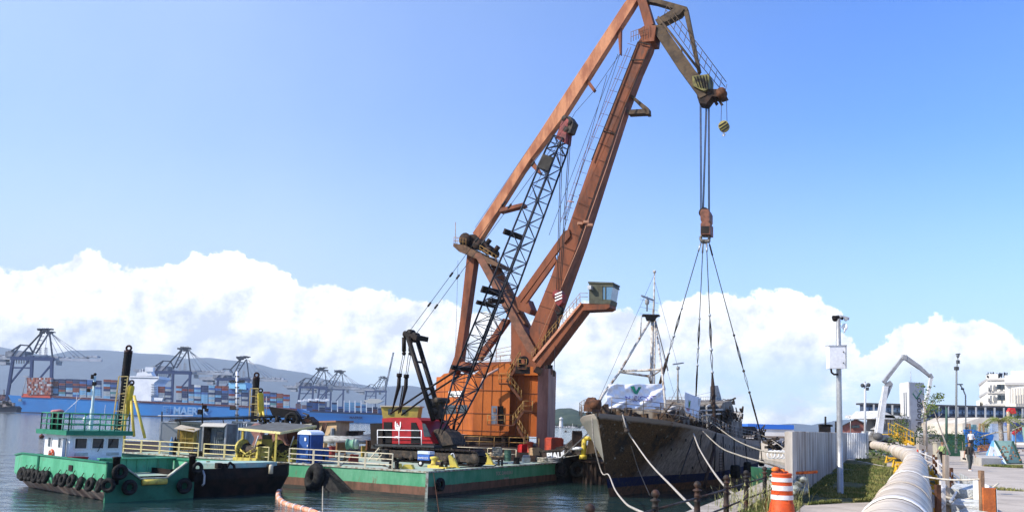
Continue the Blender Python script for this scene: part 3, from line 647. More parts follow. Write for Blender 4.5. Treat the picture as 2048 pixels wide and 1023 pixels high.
# crawler crane
KP = Plane((-6.7, 62), (.82, -.57)); kp = KP.pt
def kplate(mb, poly, w, off=0.):
    near = [kp(x, y, off+w/2) for x, y in poly]; mb.prism(near, -KP.n*w)
def crawler():
    c = thing('crawler_crane', 'red and black lattice-boom crawler crane standing on the green barge', 'crane', (-6.7, 62, BZ))
    for off in (1.9, -1.9):
        o = MB(); n = 44; a, b = kp(775, 905, off), kp(955, 905, off); a.z = b.z = BZ+.56; L = (b-a).length; h = KP.h; r = .5; pts = []
        for i in range(n):
            s = i/n*(2*L+2*pi*r)
            if s < L: p = a+h*s+V((0,0,r))
            elif s < L+pi*r: t = (s-L)/r; p = b+h*sin(t)*r+V((0,0,cos(t)*r))
            elif s < 2*L+pi*r: p = b-h*(s-L-pi*r)-V((0,0,r))
            else: t = (s-2*L-pi*r)/r; p = a-h*sin(t)*r-V((0,0,cos(t)*r))
            pts.append(p)
        for i in range(n):
            p, q = pts[i], pts[(i+1) % n]; o.beam(p, p+(q-p)*.86, .9, .11, up=(p-(a+b)/2) if False else ((p-V(((a+h*max(0,min(L,(p-a).dot(h))))))) ))
        tr = o.out('track', black_steel, c)
        o = MB(); o.beam(a, b, .5, .55, up=(0,0,1))
        for i in range(8): o.lathe([(0,-.3),(.24,-.3),(.24,.3),(0,.3)], a.lerp(b, (i+.5)/8)-V((0,0,.2)), 12, KP.n)
        for p in (a, b): o.lathe([(0,-.33),(.42,-.33),(.42,.33),(0,.33)], p, 16, KP.n)
        o.out('roller_frame', grimy, tr)
    o = MB(); ctr = V((-6.9, 62.2, BZ)); o.lathe([(0,.9),(1.3,.9),(1.3,1.25),(0,1.25)], ctr, 24); o.box(ctr+V((0,0,.7)), (2.4, 3.6, .6), atan2(KP.h.y, KP.h.x)); o.out('undercarriage', black_steel, c)
    o = MB(); kplate(o, [(764,836),(784,834),(834,834),(842,840),(866,886),(784,886),(784,858),(765,857)], 3.0); hs = o.out('machinery_house', red_p, c)
    o = MB(); kplate(o, [(740,846),(765,845),(765,888),(742,889)], 3.0); o.out('counterweight', black_steel, c)
    o = MB(); kplate(o, [(767,843),(783,843),(783,857),(767,857)], .08, 1.53); kplate(o, [(822,844),(831,844),(838,860),(840,885),(822,885)], .08, 1.53); kplate(o, [(765,859),(783,859),(783,885),(765,885)], 2.6); o.out('open_bay', M('dark_bay', (.008,.008,.009), None, .7), hs)
    o = MB(); kplate(o, [(844,846),(850,846),(862,872),(848,872)], .05, 1.53); o.out('side_window', glass_m, hs)
    o = MB(); kplate(o, [(750,887),(868,890),(868,894),(750,891)], .9, 1.9); kplate(o, [(742,889),(870,889),(870,896),(742,896)], 2.6); o.out('catwalk', M('dark_catwalk', (.05,.055,.06), (.03,.03,.03), .6), c)
    o = MB()
    for y in (859, 873): o.tube([kp(755,y,2.3), kp(843,y+1,2.3)], .035, 5)
    for x in (755, 798, 843): o.tube([kp(x,859,2.3), kp(x,889,2.3)], .035, 5)
    o.out('handrail', white_p, c)
    o = MB(); cc = kp(795.5,851,1.56)         # shield emblem: white U ring and a white bar figure
    X, Z = KP.h, V((0,0,1))
    if X.x < 0: X = -X
    ring = [(x*.85, y*.85) for x, y in ((-.36,.36),(-.36,-.02),(-.30,-.22),(-.16,-.38),(0,-.44),(.16,-.38),(.30,-.22),(.36,-.02),(.36,.36))]; r2 = [(x*.68, y*.68+.05 if y < .3 else .36) for x, y in ring]
    k = len(ring); vs = [cc+X*x+Z*y for x, y in ring]+[cc+X*x+Z*y for x, y in r2]; o.add(vs, [(i, i+1, k+i+1, k+i) for i in range(k-1)]); e1 = o.out('emblem', white_p, hs, recalc=False)
    text('b', cc+X*-.14+Z*-.16, X, Z, .52, 'emblem_figure', white_p, e1, .004, bold=.02)
    text('ABS', kp(789,875,1.56), X, Z, .22, 'lettering', white_p, hs, .004, bold=.01)
    # gantry
    o = MB()
    for off, a, b in ((.9, (816,674), (867,840)), (-.9, (833,674), (885,846))): o.tube([kp(*a, off), kp(*b, off)], .19, 8)
    for y, x0, x1 in ((722,828,838), (775,843,855)): o.tube([kp(x0, y, .9), kp(x1+6, y+2, -.9)], .09, 6)
    for x, y, r in ((814,668,.26), (822,666,.30), (831,672,.30), (826,678,.24)): o.lathe([(0,-.25),(r,-.25),(r,.25),(0,.25)], kp(x, y), 14, KP.n)
    kplate(o, [(808,664),(834,670),(832,680),(812,676)], 1.4)
    for x in (808, 821): o.tube([kp(x, 674), kp(x, 702)], .17, 8); o.ball(kp(x, 706), .17, 8)
    o.out('gantry', black_steel, c)
    o = MB()
    for a, b in (((806,708),(798,752)), ((810,708),(801,752)), ((817,706),(811,755)), ((822,706),(814,755))): o.tube([kp(*a), kp(*b)], .025, 4)
    o.out('gantry_rope', wire_m, c)
    for x, x2, y in ((798.5,784,758), (812.5,800,760)):
        o = MB(); a = kp(x, y-5); o.lathe([(0,0),(.22,0),(.22,.28),(0,.28)], a, 10); o.tube([a, kp(x-1, y+14), kp(x2, y+64)], [.15,.16,.05], 8); o.out('bail_strut', black_steel, c)
    o = MB(); o.tube([kp(806,770,-.5), kp(797,826,-.5)], .05, 5); o.tube([kp(781,826,.9), kp(846,783,.9), kp(916,738,.9)], .075, 6); o.tube([kp(803,829,-.9), kp(862,786,-.9), kp(918,750,-.9)], .075, 6); o.out('back_brace', black_steel, c)
    o = MB(); kplate(o, [(868,862),(878,856),(892,862),(902,874),(906,888),(870,892)], 1.6)
    for x, y, r in ((872,806,.35), (884,800,.22), (874,822,.3), (886,870,.5), (900,880,.4)): o.lathe([(0,-.7),(r,-.7),(r,.7),(0,.7)], kp(x, y), 12, KP.n)
    kplate(o, [(862,800),(878,796),(880,836),(866,838)], .5); o.out('boom_foot_frame', grimy, c)
    # boom
    fd, hd = kp(893,868), kp(1124,277); ax = (hd-fd).normalized(); dep = (KP.h-ax*KP.h.dot(ax)).normalized(); sd = KP.n
    bm = None; o = MB(); A, Bm, C = kp(893,868), kp(941,745), kp(1112,305)
    lattice(o, A, Bm, sd, dep, 1.5, 1.75, .25, 1.5, 5, .075, .04); lattice(o, Bm, C, sd, dep, 1.75, 1.25, 1.5, .95, 19, .075, .035); lattice(o, C, hd, sd, dep, 1.25, 1.0, .95, .8, 2, .07, .035)
    boom = o.out('lattice_boom', M('navy_black_boom_paint', (.012,.016,.030), (.03,.03,.035), .5, .2, 2), c)
    o = MB()
    for t, w in ((.36,.5), (.62,.42), (.30,.3)):
        p = Bm.lerp(C, t)-dep*.9; o.beam(p-sd*1.2, p+sd*1.2, .14, w, up=ax)
    o.beam(Bm-sd*1.3-dep*.85, Bm+sd*1.3-dep*.85, .2, .3, up=ax); p = Bm.lerp(C,.33); o.box(p+dep*-.2, (1.0,.8,.25), .4)
    o.out('cross_member', black_steel, boom)
    o = MB(); q = Bm.lerp(C, .945); 
    o.prism([q-dep*.62+sd*.7-ax*.55, q-dep*.62-sd*.7-ax*.55, q-dep*.57-sd*.62+ax*.55, q-dep*.57+sd*.62+ax*.55], -dep*.03)
    sgn = o.out('board', M('grey_board', (.16,.17,.19), (.1,.1,.11), .4), boom)
    xd = ax; yd = -sd; text('CI', q-dep*.67-ax*.3+sd*.25, ax, -sd if True else sd, .75, 'lettering', white_p, sgn, .004, bold=.02)
    o = MB(); o.prism([q+sd*.72-dep*.5-ax*.5, q+sd*.72+dep*.5-ax*.5, q+sd*.68+dep*.45+ax*.5, q+sd*.68-dep*.45+ax*.5], sd*.04); o.out('board', black_steel, boom)
    o = MB(); kplate(o, [(1111,276),(1124,240),(1131,234),(1137,240),(1133,262),(1130,286),(1122,282)], .8); hdm = o.out('boom_head', M('red_boom_head', (.30,.055,.05), (.10,.03,.03), .6, 0, 2), boom)
    o = MB(); kplate(o, [(1131,236),(1139,232),(1147,244),(1140,264),(1135,266),(1132,250)], .7)
    for x, y, r in ((1134,240,.28), (1143,247,.30), (1137,262,.26)): o.lathe([(0,-.4),(r*.8,-.4),(r*.8,.4),(0,.4)], kp(x, y), 14, KP.n)
    o.out('sheave', grimy, hdm)
    o = MB()
    for off, a, b in ((.6, (819,662), (1130,240)), (-.6, (833,666), (1141,246))):
        P, Q = kp(*a, off), kp(*b, off); o.tube([P, Q], .026, 4)
        for t in (.13, .28, .45, .62, .8): s = P.lerp(Q, t); o.tube([s, s+(Q-P).normalized()*.4], .08, 6)
    o.out('boom_pendant', wire_m, c)
    o = MB()
    for a, b in (((1122,284),(1113,590)), ((1125,284),(1116,590)), ((1139,262),(1118,590)), ((1142,262),(1121,590))): o.tube([kp(*a), kp(*b)], .025, 4)
    o.out('hoist_rope', wire_m, c)
    hk = thing('crawler_hook', 'black hook below a red and white striped block, before the orange boom', 'hook block', kp(1117,625))
    o = MB(); o.lathe([(0,-.25),(.36,-.25),(.36,.25),(0,.25)], kp(1117,590), 18, KP.n); kplate(o, [(1109,592),(1126,588),(1124,604),(1117,611),(1111,606)], .5); b = o.out('block', M('red_block', (.25,.03,.03), (.1,.02,.02)), hk)
    o = MB()
    for y in (586, 592, 598): o.beam(kp(1110,y+3,.28), kp(1124,y-3,.28), .03, .09, up=(0,0,1))
    o.out('stripe', white_p, b)
    o = MB(); o.tube([kp(1117,608), kp(1119,614), kp(1124,618), kp(1123,626), kp(1116,628), kp(1111,622)], [.12,.14,.16,.15,.11,.05], 8); o.tube([kp(1116,628), kp(1115,655)], .04, 5); o.out('hook', black_steel, hk)
crawler()
blue_p = M('portable_toilet_blue', (.02, .06, .22), (.018, .045, .15), .5, 0, 2)
def deck_things():
    # portable toilet
    p = dz(606, 926); rz = atan2(BV.y, BV.x)+pi
    t = thing('portable_toilet', 'blue portable toilet with white arched roof behind the deck railing', 'toilet', p, rz)
    o = MB(); o.box((0,.65,1.0), (1.15,1.2,1.9)); 
    for x in (-.56,.56): o.box((x,.03,1.0), (.07,.08,1.95))
    o.box((0,.02,.06), (1.2,.1,.12)); o.out('cabin', blue_p, t, False)
    o = MB(); o.box((.0,.0,1.05), (.82,.06,1.7)); 
    for z in (.5, 1.1): o.box((0,-.04,z), (.6,.03,.45))
    d = o.out('door', M('bright_blue_panel', (.03,.10,.32), (.03,.08,.24), .4), t, False)
    o = MB(); o.box((.15,-.07,1.62), (.14,.02,.22)); o.box((.36,-.06,1.2), (.05,.04,.14)); o.out('handle', white_p, d, False)
    o = MB(); pr = [V((.62*cos(a), -.02, 1.93+.30*sin(a))) for a in [pi*i/10 for i in range(11)]]; o.prism(pr, (0,1.32,0)); o.out('roof', M('translucent_white_roof', (.75,.78,.82), None, .35), t, False)
    # fire extinguisher
    t = thing('fire_extinguisher', 'small red fire extinguisher in front of the blue toilet', 'extinguisher', dz(618, 922)); o = MB(); o.lathe([(0,0),(.09,0),(.09,.42),(.04,.5),(.03,.56),(0,.56)], dz(618,922)+V((0,0,.25)), 12); b = o.out('cylinder', M('signal_red', (.45,.02,.02), None, .35), t)
    o = MB(); o.tube([dz(618,922,.8), dz(618,922,.8)+V((.1,0,.03)), dz(618,922,.5)+V((.13,0,0))], .02, 5); o.out('hose', black_steel, b)
    # canopy over the winches
    t = thing('winch_canopy', 'flat grey-yellow metal canopy on yellow posts over two winches', 'canopy', dz(552, 925, 0))
    c1, c2, c3 = atD(478,857,56), atD(562,865,53.5), atD(632,852,60); c4 = c1+c3-c2
    o = MB(); o.prism([c1, c2, c3, c4], (0,0,.09)); o.out('roof', M('corrugated_canopy', (.13,.13,.115), (.09,.08,.06), .6, .2, 2, wave=('X', .3, .4)), t)
    for q in (c1.lerp(c2,.05).lerp(c4,.05), c2.lerp(c1,.1), c2.lerp(c3,.5), c3.lerp(c2,.05), c4): o = MB(); o.beam(q, V((q.x, q.y, BZ)), .13); o.out('post', yellow_p, t)
    o = MB(); o.beam(c1, c2, .12, .16, up=(0,0,1)); o.beam(c2, c3, .12, .16, up=(0,0,1)); o.out('beam', rail_y, t)
    # two yellow winches
    for px, s, lab in ((492, 1.0, 'bulky yellow winch with oily gears under the left of the canopy'), (563, 1.0, 'yellow winch with dark drum beside the blue portable toilet')):
        p = dz(px, 921); ang = atan2(BV.y, BV.x)+pi; t = thing('deck_winch', lab, 'winch', p, ang, 'yellow deck winches')
        o = MB(); o.box((0,.6,.12), (2.2,1.5,.24)); o.box((-.95,.6,.6), (.18,1.2,1.0)); o.box((.95,.6,.55), (.18,1.2,.9)); o.lathe([(0,-.2),(.62,-.2),(.62,.0),(.2,.0)], (-.6,.3,.85), 18, (1,0,0)); o.box((.3,1.0,1.15),(.45,.4,.7)); o.out('frame', M('oily_yellow_paint', (.55,.46,.10), (.16,.12,.04), .5, 0, 3, .45, .6, bump=.3), t, False)
        o = MB(); o.lathe([(.5,-.7),(.5,-.62),(.34,-.6),(.38,-.3),(.34,0),(.38,.3),(.34,.6),(.5,.62),(.5,.7)], (.15,.5,.7), 18, (1,0,0)); o.out('drum', grimy, t, False)
        o = MB()
        for i in range(9): o.box((-.8+i*.2, -.02+.1*(i % 3), .35+.3*((i*7) % 3)/2), (.12,.14,.2), i)
        o.tube([(-.9,0,.3),(-.4,-.15,.7),(.2,-.1,.35),(.8,0,.6)], .05, 6); o.tube([(-.7,-.1,.9),(.1,-.2,.5),(.9,-.1,.9)], .04, 6); o.out('gearing', M('oily_yellow_paint', (.5,.42,.1)), t, False)
        o = MB(); o.tube([(.5,.2,.9),(1.1,-.1,1.75)], .04, 5); o.out('lever', white_p, t, False)
    p = dz(528, 921); t = thing('oil_drum_unit', 'olive yellow upright tank between the two winches', 'tank', p); o = MB(); o.box(p+V((0,.3,.75)), (.75,.6,1.5), .4); b = o.out('casing', M('olive_yellow', (.30,.27,.06), (.2,.16,.05)), t); o = MB(); o.box(p+V((.05,.2,1.65)), (.6,.5,.3), .4); o.out('lid', cab_p, b)
    # ladder
    a, b = dz(737, 920), dz(748, 890, 0); b = V((a.x+.75, a.y+1.2, BZ+1.15)); t = thing('boarding_ladder', 'short cream ladder leaning against the black crawler tracks', 'ladder', a)
    o = MB(); sv = V((.62,.0,0))
    for s in (0, 1): o.beam(a+sv*s, b+sv*s, .06, .09)
    o.out('side_rail', cream, t); o = MB()
    for i in range(5): q = a.lerp(b, (i+.5)/5); o.beam(q, q+sv, .14, .04)
    o.out('rung', cream, t)
    # generator on a trailer
    p = dz(846, 932); ang = atan2(BV.y, BV.x)+pi; t = thing('generator_trailer', 'blue and white welding generator on small wheels beside the black tracks', 'generator', p, ang)
    o = MB(); o.box((0,.3,.62), (.95,.6,.38)); cs = o.out('casing', M('generator_blue', (.05,.13,.42), None, .4), t, False); o = MB(); o.box((0,.3,.93), (.97,.62,.2)); o.box((0,-.02,.93),(.8,.03,.16)); o.out('lid', M('generator_pale', (.55,.62,.75), None, .4), t, False)
    text('BAMBOZZI', (-.44,-.013,.52), (1,0,0), (0,0,1), .17, 'lettering', white_p, None, .004); x = bpy.data.objects['lettering.005'] if False else COL.objects[-1]; x.parent = cs
    for x in (-.1,): o = MB(); o.torus((x,-.12,.22), (0,1,0), .15, .07, 16, 8); w = o.out('wheel', rubber, t, False); o = MB(); o.lathe([(0,-.06),(.12,-.06),(.12,.0),(0,.02)], (x,-.12,.22), 14, (0,1,0)); o.out('rim', white_p, w, False)
    o = MB(); o.beam((-.5,.3,.4), (-1.0,.2,.2), .05); o.box((0,.3,.38), (1.0,.5,.08)); o.out('chassis', black_steel, t, False)
    # mooring gear near the corner
    for k, (px, py, lab) in enumerate(((866, 939, 'chunky yellow mooring winch at the near corner of the green barge'), )):
        p = dz(px, py-4); t = thing('mooring_winch', lab, 'winch', p, ang); o = MB(); o.box((0,.3,.1), (.9,.6,.2)); o.lathe([(.0,0),(.26,0),(.20,.12),(.20,.34),(.30,.40),(.30,.52),(0,.56)], (-.12,.3,.2), 16); o.box((.35,.25,.35), (.2,.3,.3)); o.out('body', yellow_p, t, False); o = MB(); o.lathe([(.16,-.2),(.12,0),(.16,.2)], (.42,.1,.3), 12, (1,0,0)); o.out('drum', grimy, t, False)
    p = dz(886, 936); t = thing('bitts', 'low yellowish twin bitts right of the yellow mooring winch', 'bitts', p, ang); o = MB(); o.box((0,.1,.05),(.6,.4,.1)); b = o.out('base', yellow_p, t, False)
    for x in (-.18,.18): o = MB(); o.lathe([(0,.1),(.09,.1),(.09,.34),(.13,.36),(.13,.42),(0,.42)], (x,.1,0), 12); o.out('post', grimy, b, False) if False else o.out('post', grimy, t, False)
    for k, (px, py, lab) in enumerate(((900, 934, 'yellow triangular bracket left of the tracks, near the barge corner'), (972, 928, 'yellow triangular bracket at the right end of the crawler tracks'))):
        p = dz(px, py); t = thing('steel_bracket', lab, 'bracket', p, 0, 'yellow track brackets'); o = MB(); h = BU*.0+V((.95,0,0)); o.prism([p, p+V((.55,-.1,0)), p+V((.30,0,.55)), p+V((.0,0,.85)), p+V((-.15,0,.8))], (.06,.30,0)); o.out('web', yellow_p, t); o = MB(); o.box(p+V((.2,.1,.03)), (.9,.5,.06)); o.out('foot', yellow_p, t)
    for k, (px, py, lab) in enumerate(((782, 936, 'left of two short black bollards on the green deck'), (793, 937, 'right of two short black bollards on the green deck'), (1033, 927, 'thick black bollard near the far right edge of the green deck'), (997, 930, 'slim black double-armed bollard before the barge name'), (645, 922, 'black bollard just above the giant tyre'))):
        p = dz(px, py); r = (.14, .14, .24, .08, .16)[k]; m = MB(); m.lathe([(0,0),(r*1.3,0),(r*1.3,.04),(r,.06),(r,.42),(r*1.12,.44),(r*1.12,.5),(0,.52)], p, 16)
        if k == 3: m.box(p+V((0,0,.3)), (.5,.08,.07)); m.lathe([(0,0),(r,0),(r,.42),(0,.42)], p+V((.25,.1,0)), 12)
        solo(m, 'bollard', black_steel, lab, 'bollard', 'black deck bollards', p)
    p = dz(812, 937); m = MB(); m.prism([p+V((-.35,0,0)), p+V((.45,0,0)), p+V((.30,0,.28)), p+V((-.15,0,.28))], (.1,.4,0)); m.lathe([(0,-.3),(.16,-.3),(.16,.3),(0,.3)], p+V((-.45,.1,.18)), 12, (0,1,0)); solo(m, 'fairlead', yellow_p, 'small yellow fairlead with a roller by the generator wheel', 'fairlead')
    # hoses, ropes, heaps
    def coil(c, r, n, rad, mat, lab, cat='rope', name='rope_coil', sq=.8, hh=.12, seed=1):
        rnd = random.Random(seed); m = MB(); pts = []
        for i in range(n*14): a = i/14*2*pi; rr = r*(.75+.3*rnd.random()); pts.append(c+V((rr*cos(a), rr*sq*sin(a), hh*(i/14)/n*3+rad+.05*rnd.random())))
        m.tube(pts, rad, 5); return solo(m, name, mat, lab, cat, None, c)
    coil(dz(994,912,.5), .38, 9, .06, rope_m, 'pale heap of rope on the railing before the orange house', seed=2, hh=.2)
    coil(dz(1000,915), 1.0, 5, .06, M('beige_hose', (.45,.33,.2), (.3,.2,.12), .7), 'wide loops of beige hose on the deck behind the railing', 'hose', 'hose_coil', .5, seed=3)
    coil(dz(1088,925), .55, 7, .05, rope_m, 'grey rope coil left of the lettered black bow', seed=4); coil(dz(1108,926), .50, 8, .06, M('grey_rope', (.22,.22,.22), (.08,.08,.08), .9), 'dark grey rope coil below the white letters', seed=5)
    coil(dz(915,926), .32, 4, .035, grimy, 'small tangle of cable behind the yellow bracket', 'cable', 'cable_tangle', seed=6)
    coil(bp(.6,20.5), .5, 5, .04, grimy, 'dark rope heap on the deck behind the black lighter', seed=8); coil(bp(.7,15.9), .45, 4, .04, grimy, 'dark cable heap beside the yellow winch railing', 'cable', 'cable_tangle', seed=9)
    m = MB(); m.tube([dz(604,925,.05), dz(640,923,.1), dz(700,917,.1), bp(.2,7,.02)], .035, 5); solo(m, 'mooring_line', rope_m, 'thin grey line lying over the deck edge above the giant tyre', 'rope')
    p = dz(908,930); m = MB(); m.tube([p, p+V((0,0,.7)), p+V((-.08,0,.85)), p+V((-.22,0,.82)), p+V((-.24,0,.7))], .04, 6); solo(m, 'vent_pipe', white_p, 'thin white swan-neck vent pipe on the green deck', 'vent')
    # red and orange gear at the far right of the deck
    def crate(name, px, py, d, sz, mat, lab, cat, rz=.5, ribs=True):
        p = atD(px, py, d); t = thing(name, lab, cat, p, rz); o = MB(); o.box((0,0,sz[2]/2), sz)
        if ribs:
            for s in (-1, 1):
                for x in (-.5,.5): o.box((x*sz[0], s*sz[1]/2, sz[2]/2), (.08,.08,sz[2]*1.02))
            for z in (.02, .5, .98): o.box((0,0,sz[2]*z), (sz[0]*1.05, sz[1]*1.05, .06))
        o.out('body', mat, t, False); o = MB(); o.box((0,0,sz[2]+.05), (sz[0]*.9, sz[1]*.9, .08)); o.box((0,-sz[1]*.3,sz[2]+.10), (.3,.06,.06)); o.out('lid', mat, t, False); return t
    osm = M('orange_red_gear', (.42,.065,.03), (.28,.05,.03), .5, 0, 2); brr = M('bright_red_gear', (.48,.02,.02), (.3,.02,.02), .4, 0, 2)
    crate('equipment_box', 1108, 899, 71, (1.2,1.0,1.0), osm, 'orange-red equipment box standing behind the lettered black bow', 'box')
    crate('equipment_box', 1047, 903, 68, (.65,.6,.55), brr, 'bright red box left of the red mushroom ventilator', 'box'); crate('equipment_box', 1071, 909, 66, (.8,.6,.5), M('tan_box', (.40,.26,.15), (.3,.2,.1)), 'tan box right of the red mushroom ventilator', 'box')
    p = atD(1060,904,67); m = MB(); m.lathe([(0,0),(.28,0),(.24,.05),(.22,.7),(.30,.74),(.30,.86),(.2,.9),(0,.92)], p, 18); solo(m, 'ventilator', osm, 'orange-red mushroom ventilator between red box and tan box', 'ventilator')
deck_things()
def giant_tyre():
    c = bp(-.62,8.20, -.75); t = thing('giant_tyre_fender', 'giant black earthmover tyre leaning on the barge side with a dark rubber mat', 'tyre', c)
    n = (BU*-.80+BV*.35+V((0,0,.15))); o = MB(); o.torus(c, n, .62, .30, 40, 10, .16); o.out('tyre', rubber, t)
    o = MB(); q = bp(-.05,8.10, .0); P = [bp(-.35,7.80,-.1), bp(-.06,6.80,-.3), bp(-.06,4.60,-1.75), bp(-1.0,6.60,-1.75), bp(-.9,7.60,-1.0)]; o.add([bp(-.30,7.90,-.12), bp(-.06,7.40,-.10), bp(-.06,5.10,-1.7), bp(-.9,5.40,-1.75), bp(-1.0,7.70,-1.65)], [(0,1,2,3),(0,3,4),(1,0,4,2),(2,4,3)]); o.out('rubber_mat', rubber, t)
    o = MB(); o.tube([bp(-.05,8.10,.05), c+V((0,0,.9)), c+V((0,0,.6))], .04, 5); o.tube([bp(-.06,8.80,.0), bp(-.2,8.30,-.8)], .03, 5); o.out('chain', grimy, t)
    m = MB(); m.tube([bp(-.06,7.95, -1.2), atZ(645,1040,WZ+.1)], .035, 5); m.ball(bp(-.2,7.95, -1.15), .1, 6); solo(m, 'mooring_line', rope_m, 'white rope running from the giant tyre down to the bottom edge', 'rope')
    m = MB(); a = bp(.6,-.05,.0); m.tube([a, atZ(880,1040,WZ)], .018, 4); solo(m, 'mooring_line', rust_m, 'thin rusty line hanging from the barge corner into the water', 'rope')
giant_tyre()
def more_clutter():
    r = random.Random(31)
    for px, py, col, nm, where in ((650, 918, (.05,.12,.30), 'blue', 'just right of the giant tyre rope, behind the railing'), (663, 914, (.30,.04,.03), 'red', 'behind the second railing panel from the toilet'), (770, 922, (.03,.03,.03), 'black', 'beside the foot of the cream ladder'), (728, 912, (.35,.25,.05), 'ochre', 'left of the cream ladder'), (1015, 921, (.06,.14,.10), 'green', 'between railing and thick bollard')):
        p = dz(px, py); m = MB(); m.lathe([(0,0),(.28,0),(.29,.02),(.28,.04),(.28,.28),(.29,.30),(.28,.32),(.28,.56),(.29,.58),(.28,.60),(.28,.84),(.29,.86),(.26,.87),(0,.86)], p, 16); solo(m, 'oil_drum', M('drum_'+nm, col, tuple(c*.6+.01 for c in col), .6, 0, 3), nm+' oil drum '+where, 'drum', 'oil drums on the green deck', p)
    for px, py, where in ((690, 921, 'low pallet stack of boards behind the middle of the cream railing'), (935, 922, 'low pallet stack of boards before the right yellow bracket')):
        p = dz(px, py); m = MB()
        for z in range(4): [m.box(p+V((.0, -.4+i*.2, .06+z*.13)), (1.2, .12, .03), .3) for i in range(5)]; [m.box(p+V((x, 0, .11+z*.13)), (.1, .9, .07), .3) for x in (-.5,0,.5)]
        solo(m, 'pallet_stack', M('pallet_wood', (.24,.17,.10), (.12,.08,.05), .9, 0, 4), where, 'pallets')
    for k, (a, b, c, d, lab) in enumerate((((1.0,3.0),(3.5,6.0),(2.0,9.0),(.8,12.5),'black cable snaking over the deck behind the cream railing'), ((2.0,.8),(5,1.6),(9,.9),(14,2.2),'black cable snaking along the shaded side of the green deck'), ((1.2,14),(2.6,18),(1.0,21),(2.2,26),'black cable snaking over the deck behind the pale yellow railing'))):
        P = [bp(*q, .03) for q in (a, b, c, d)]; Q = []
        for i in range(25): t = i/24*3; j = min(2, int(t)); f = t-j; q = P[j].lerp(P[j+1], f*f*(3-2*f)); Q.append(q+BV*sin(i*1.3)*.25+BU*cos(i*.9)*.2)
        m = MB(); m.tube(Q, .035, 5); solo(m, 'deck_cable', grimy, lab, 'cable', 'cables on the green deck')
    for k, (px, py, lab) in enumerate(((707, 925, 'small toolbox standing open behind the cream railing'), (1052, 924, 'grey steel box right of the thick black bollard'))):
        p = dz(px, py); m = MB(); m.box(p+V((0,0,.2)), (.6,.35,.4), .5); m.box(p+V((0,.15,.45)), (.62,.06,.3), .5, 0, .5); solo(m, 'tool_box', (M('toolbox_red', (.2,.03,.02)), galv)[k], lab, 'box')
more_clutter()
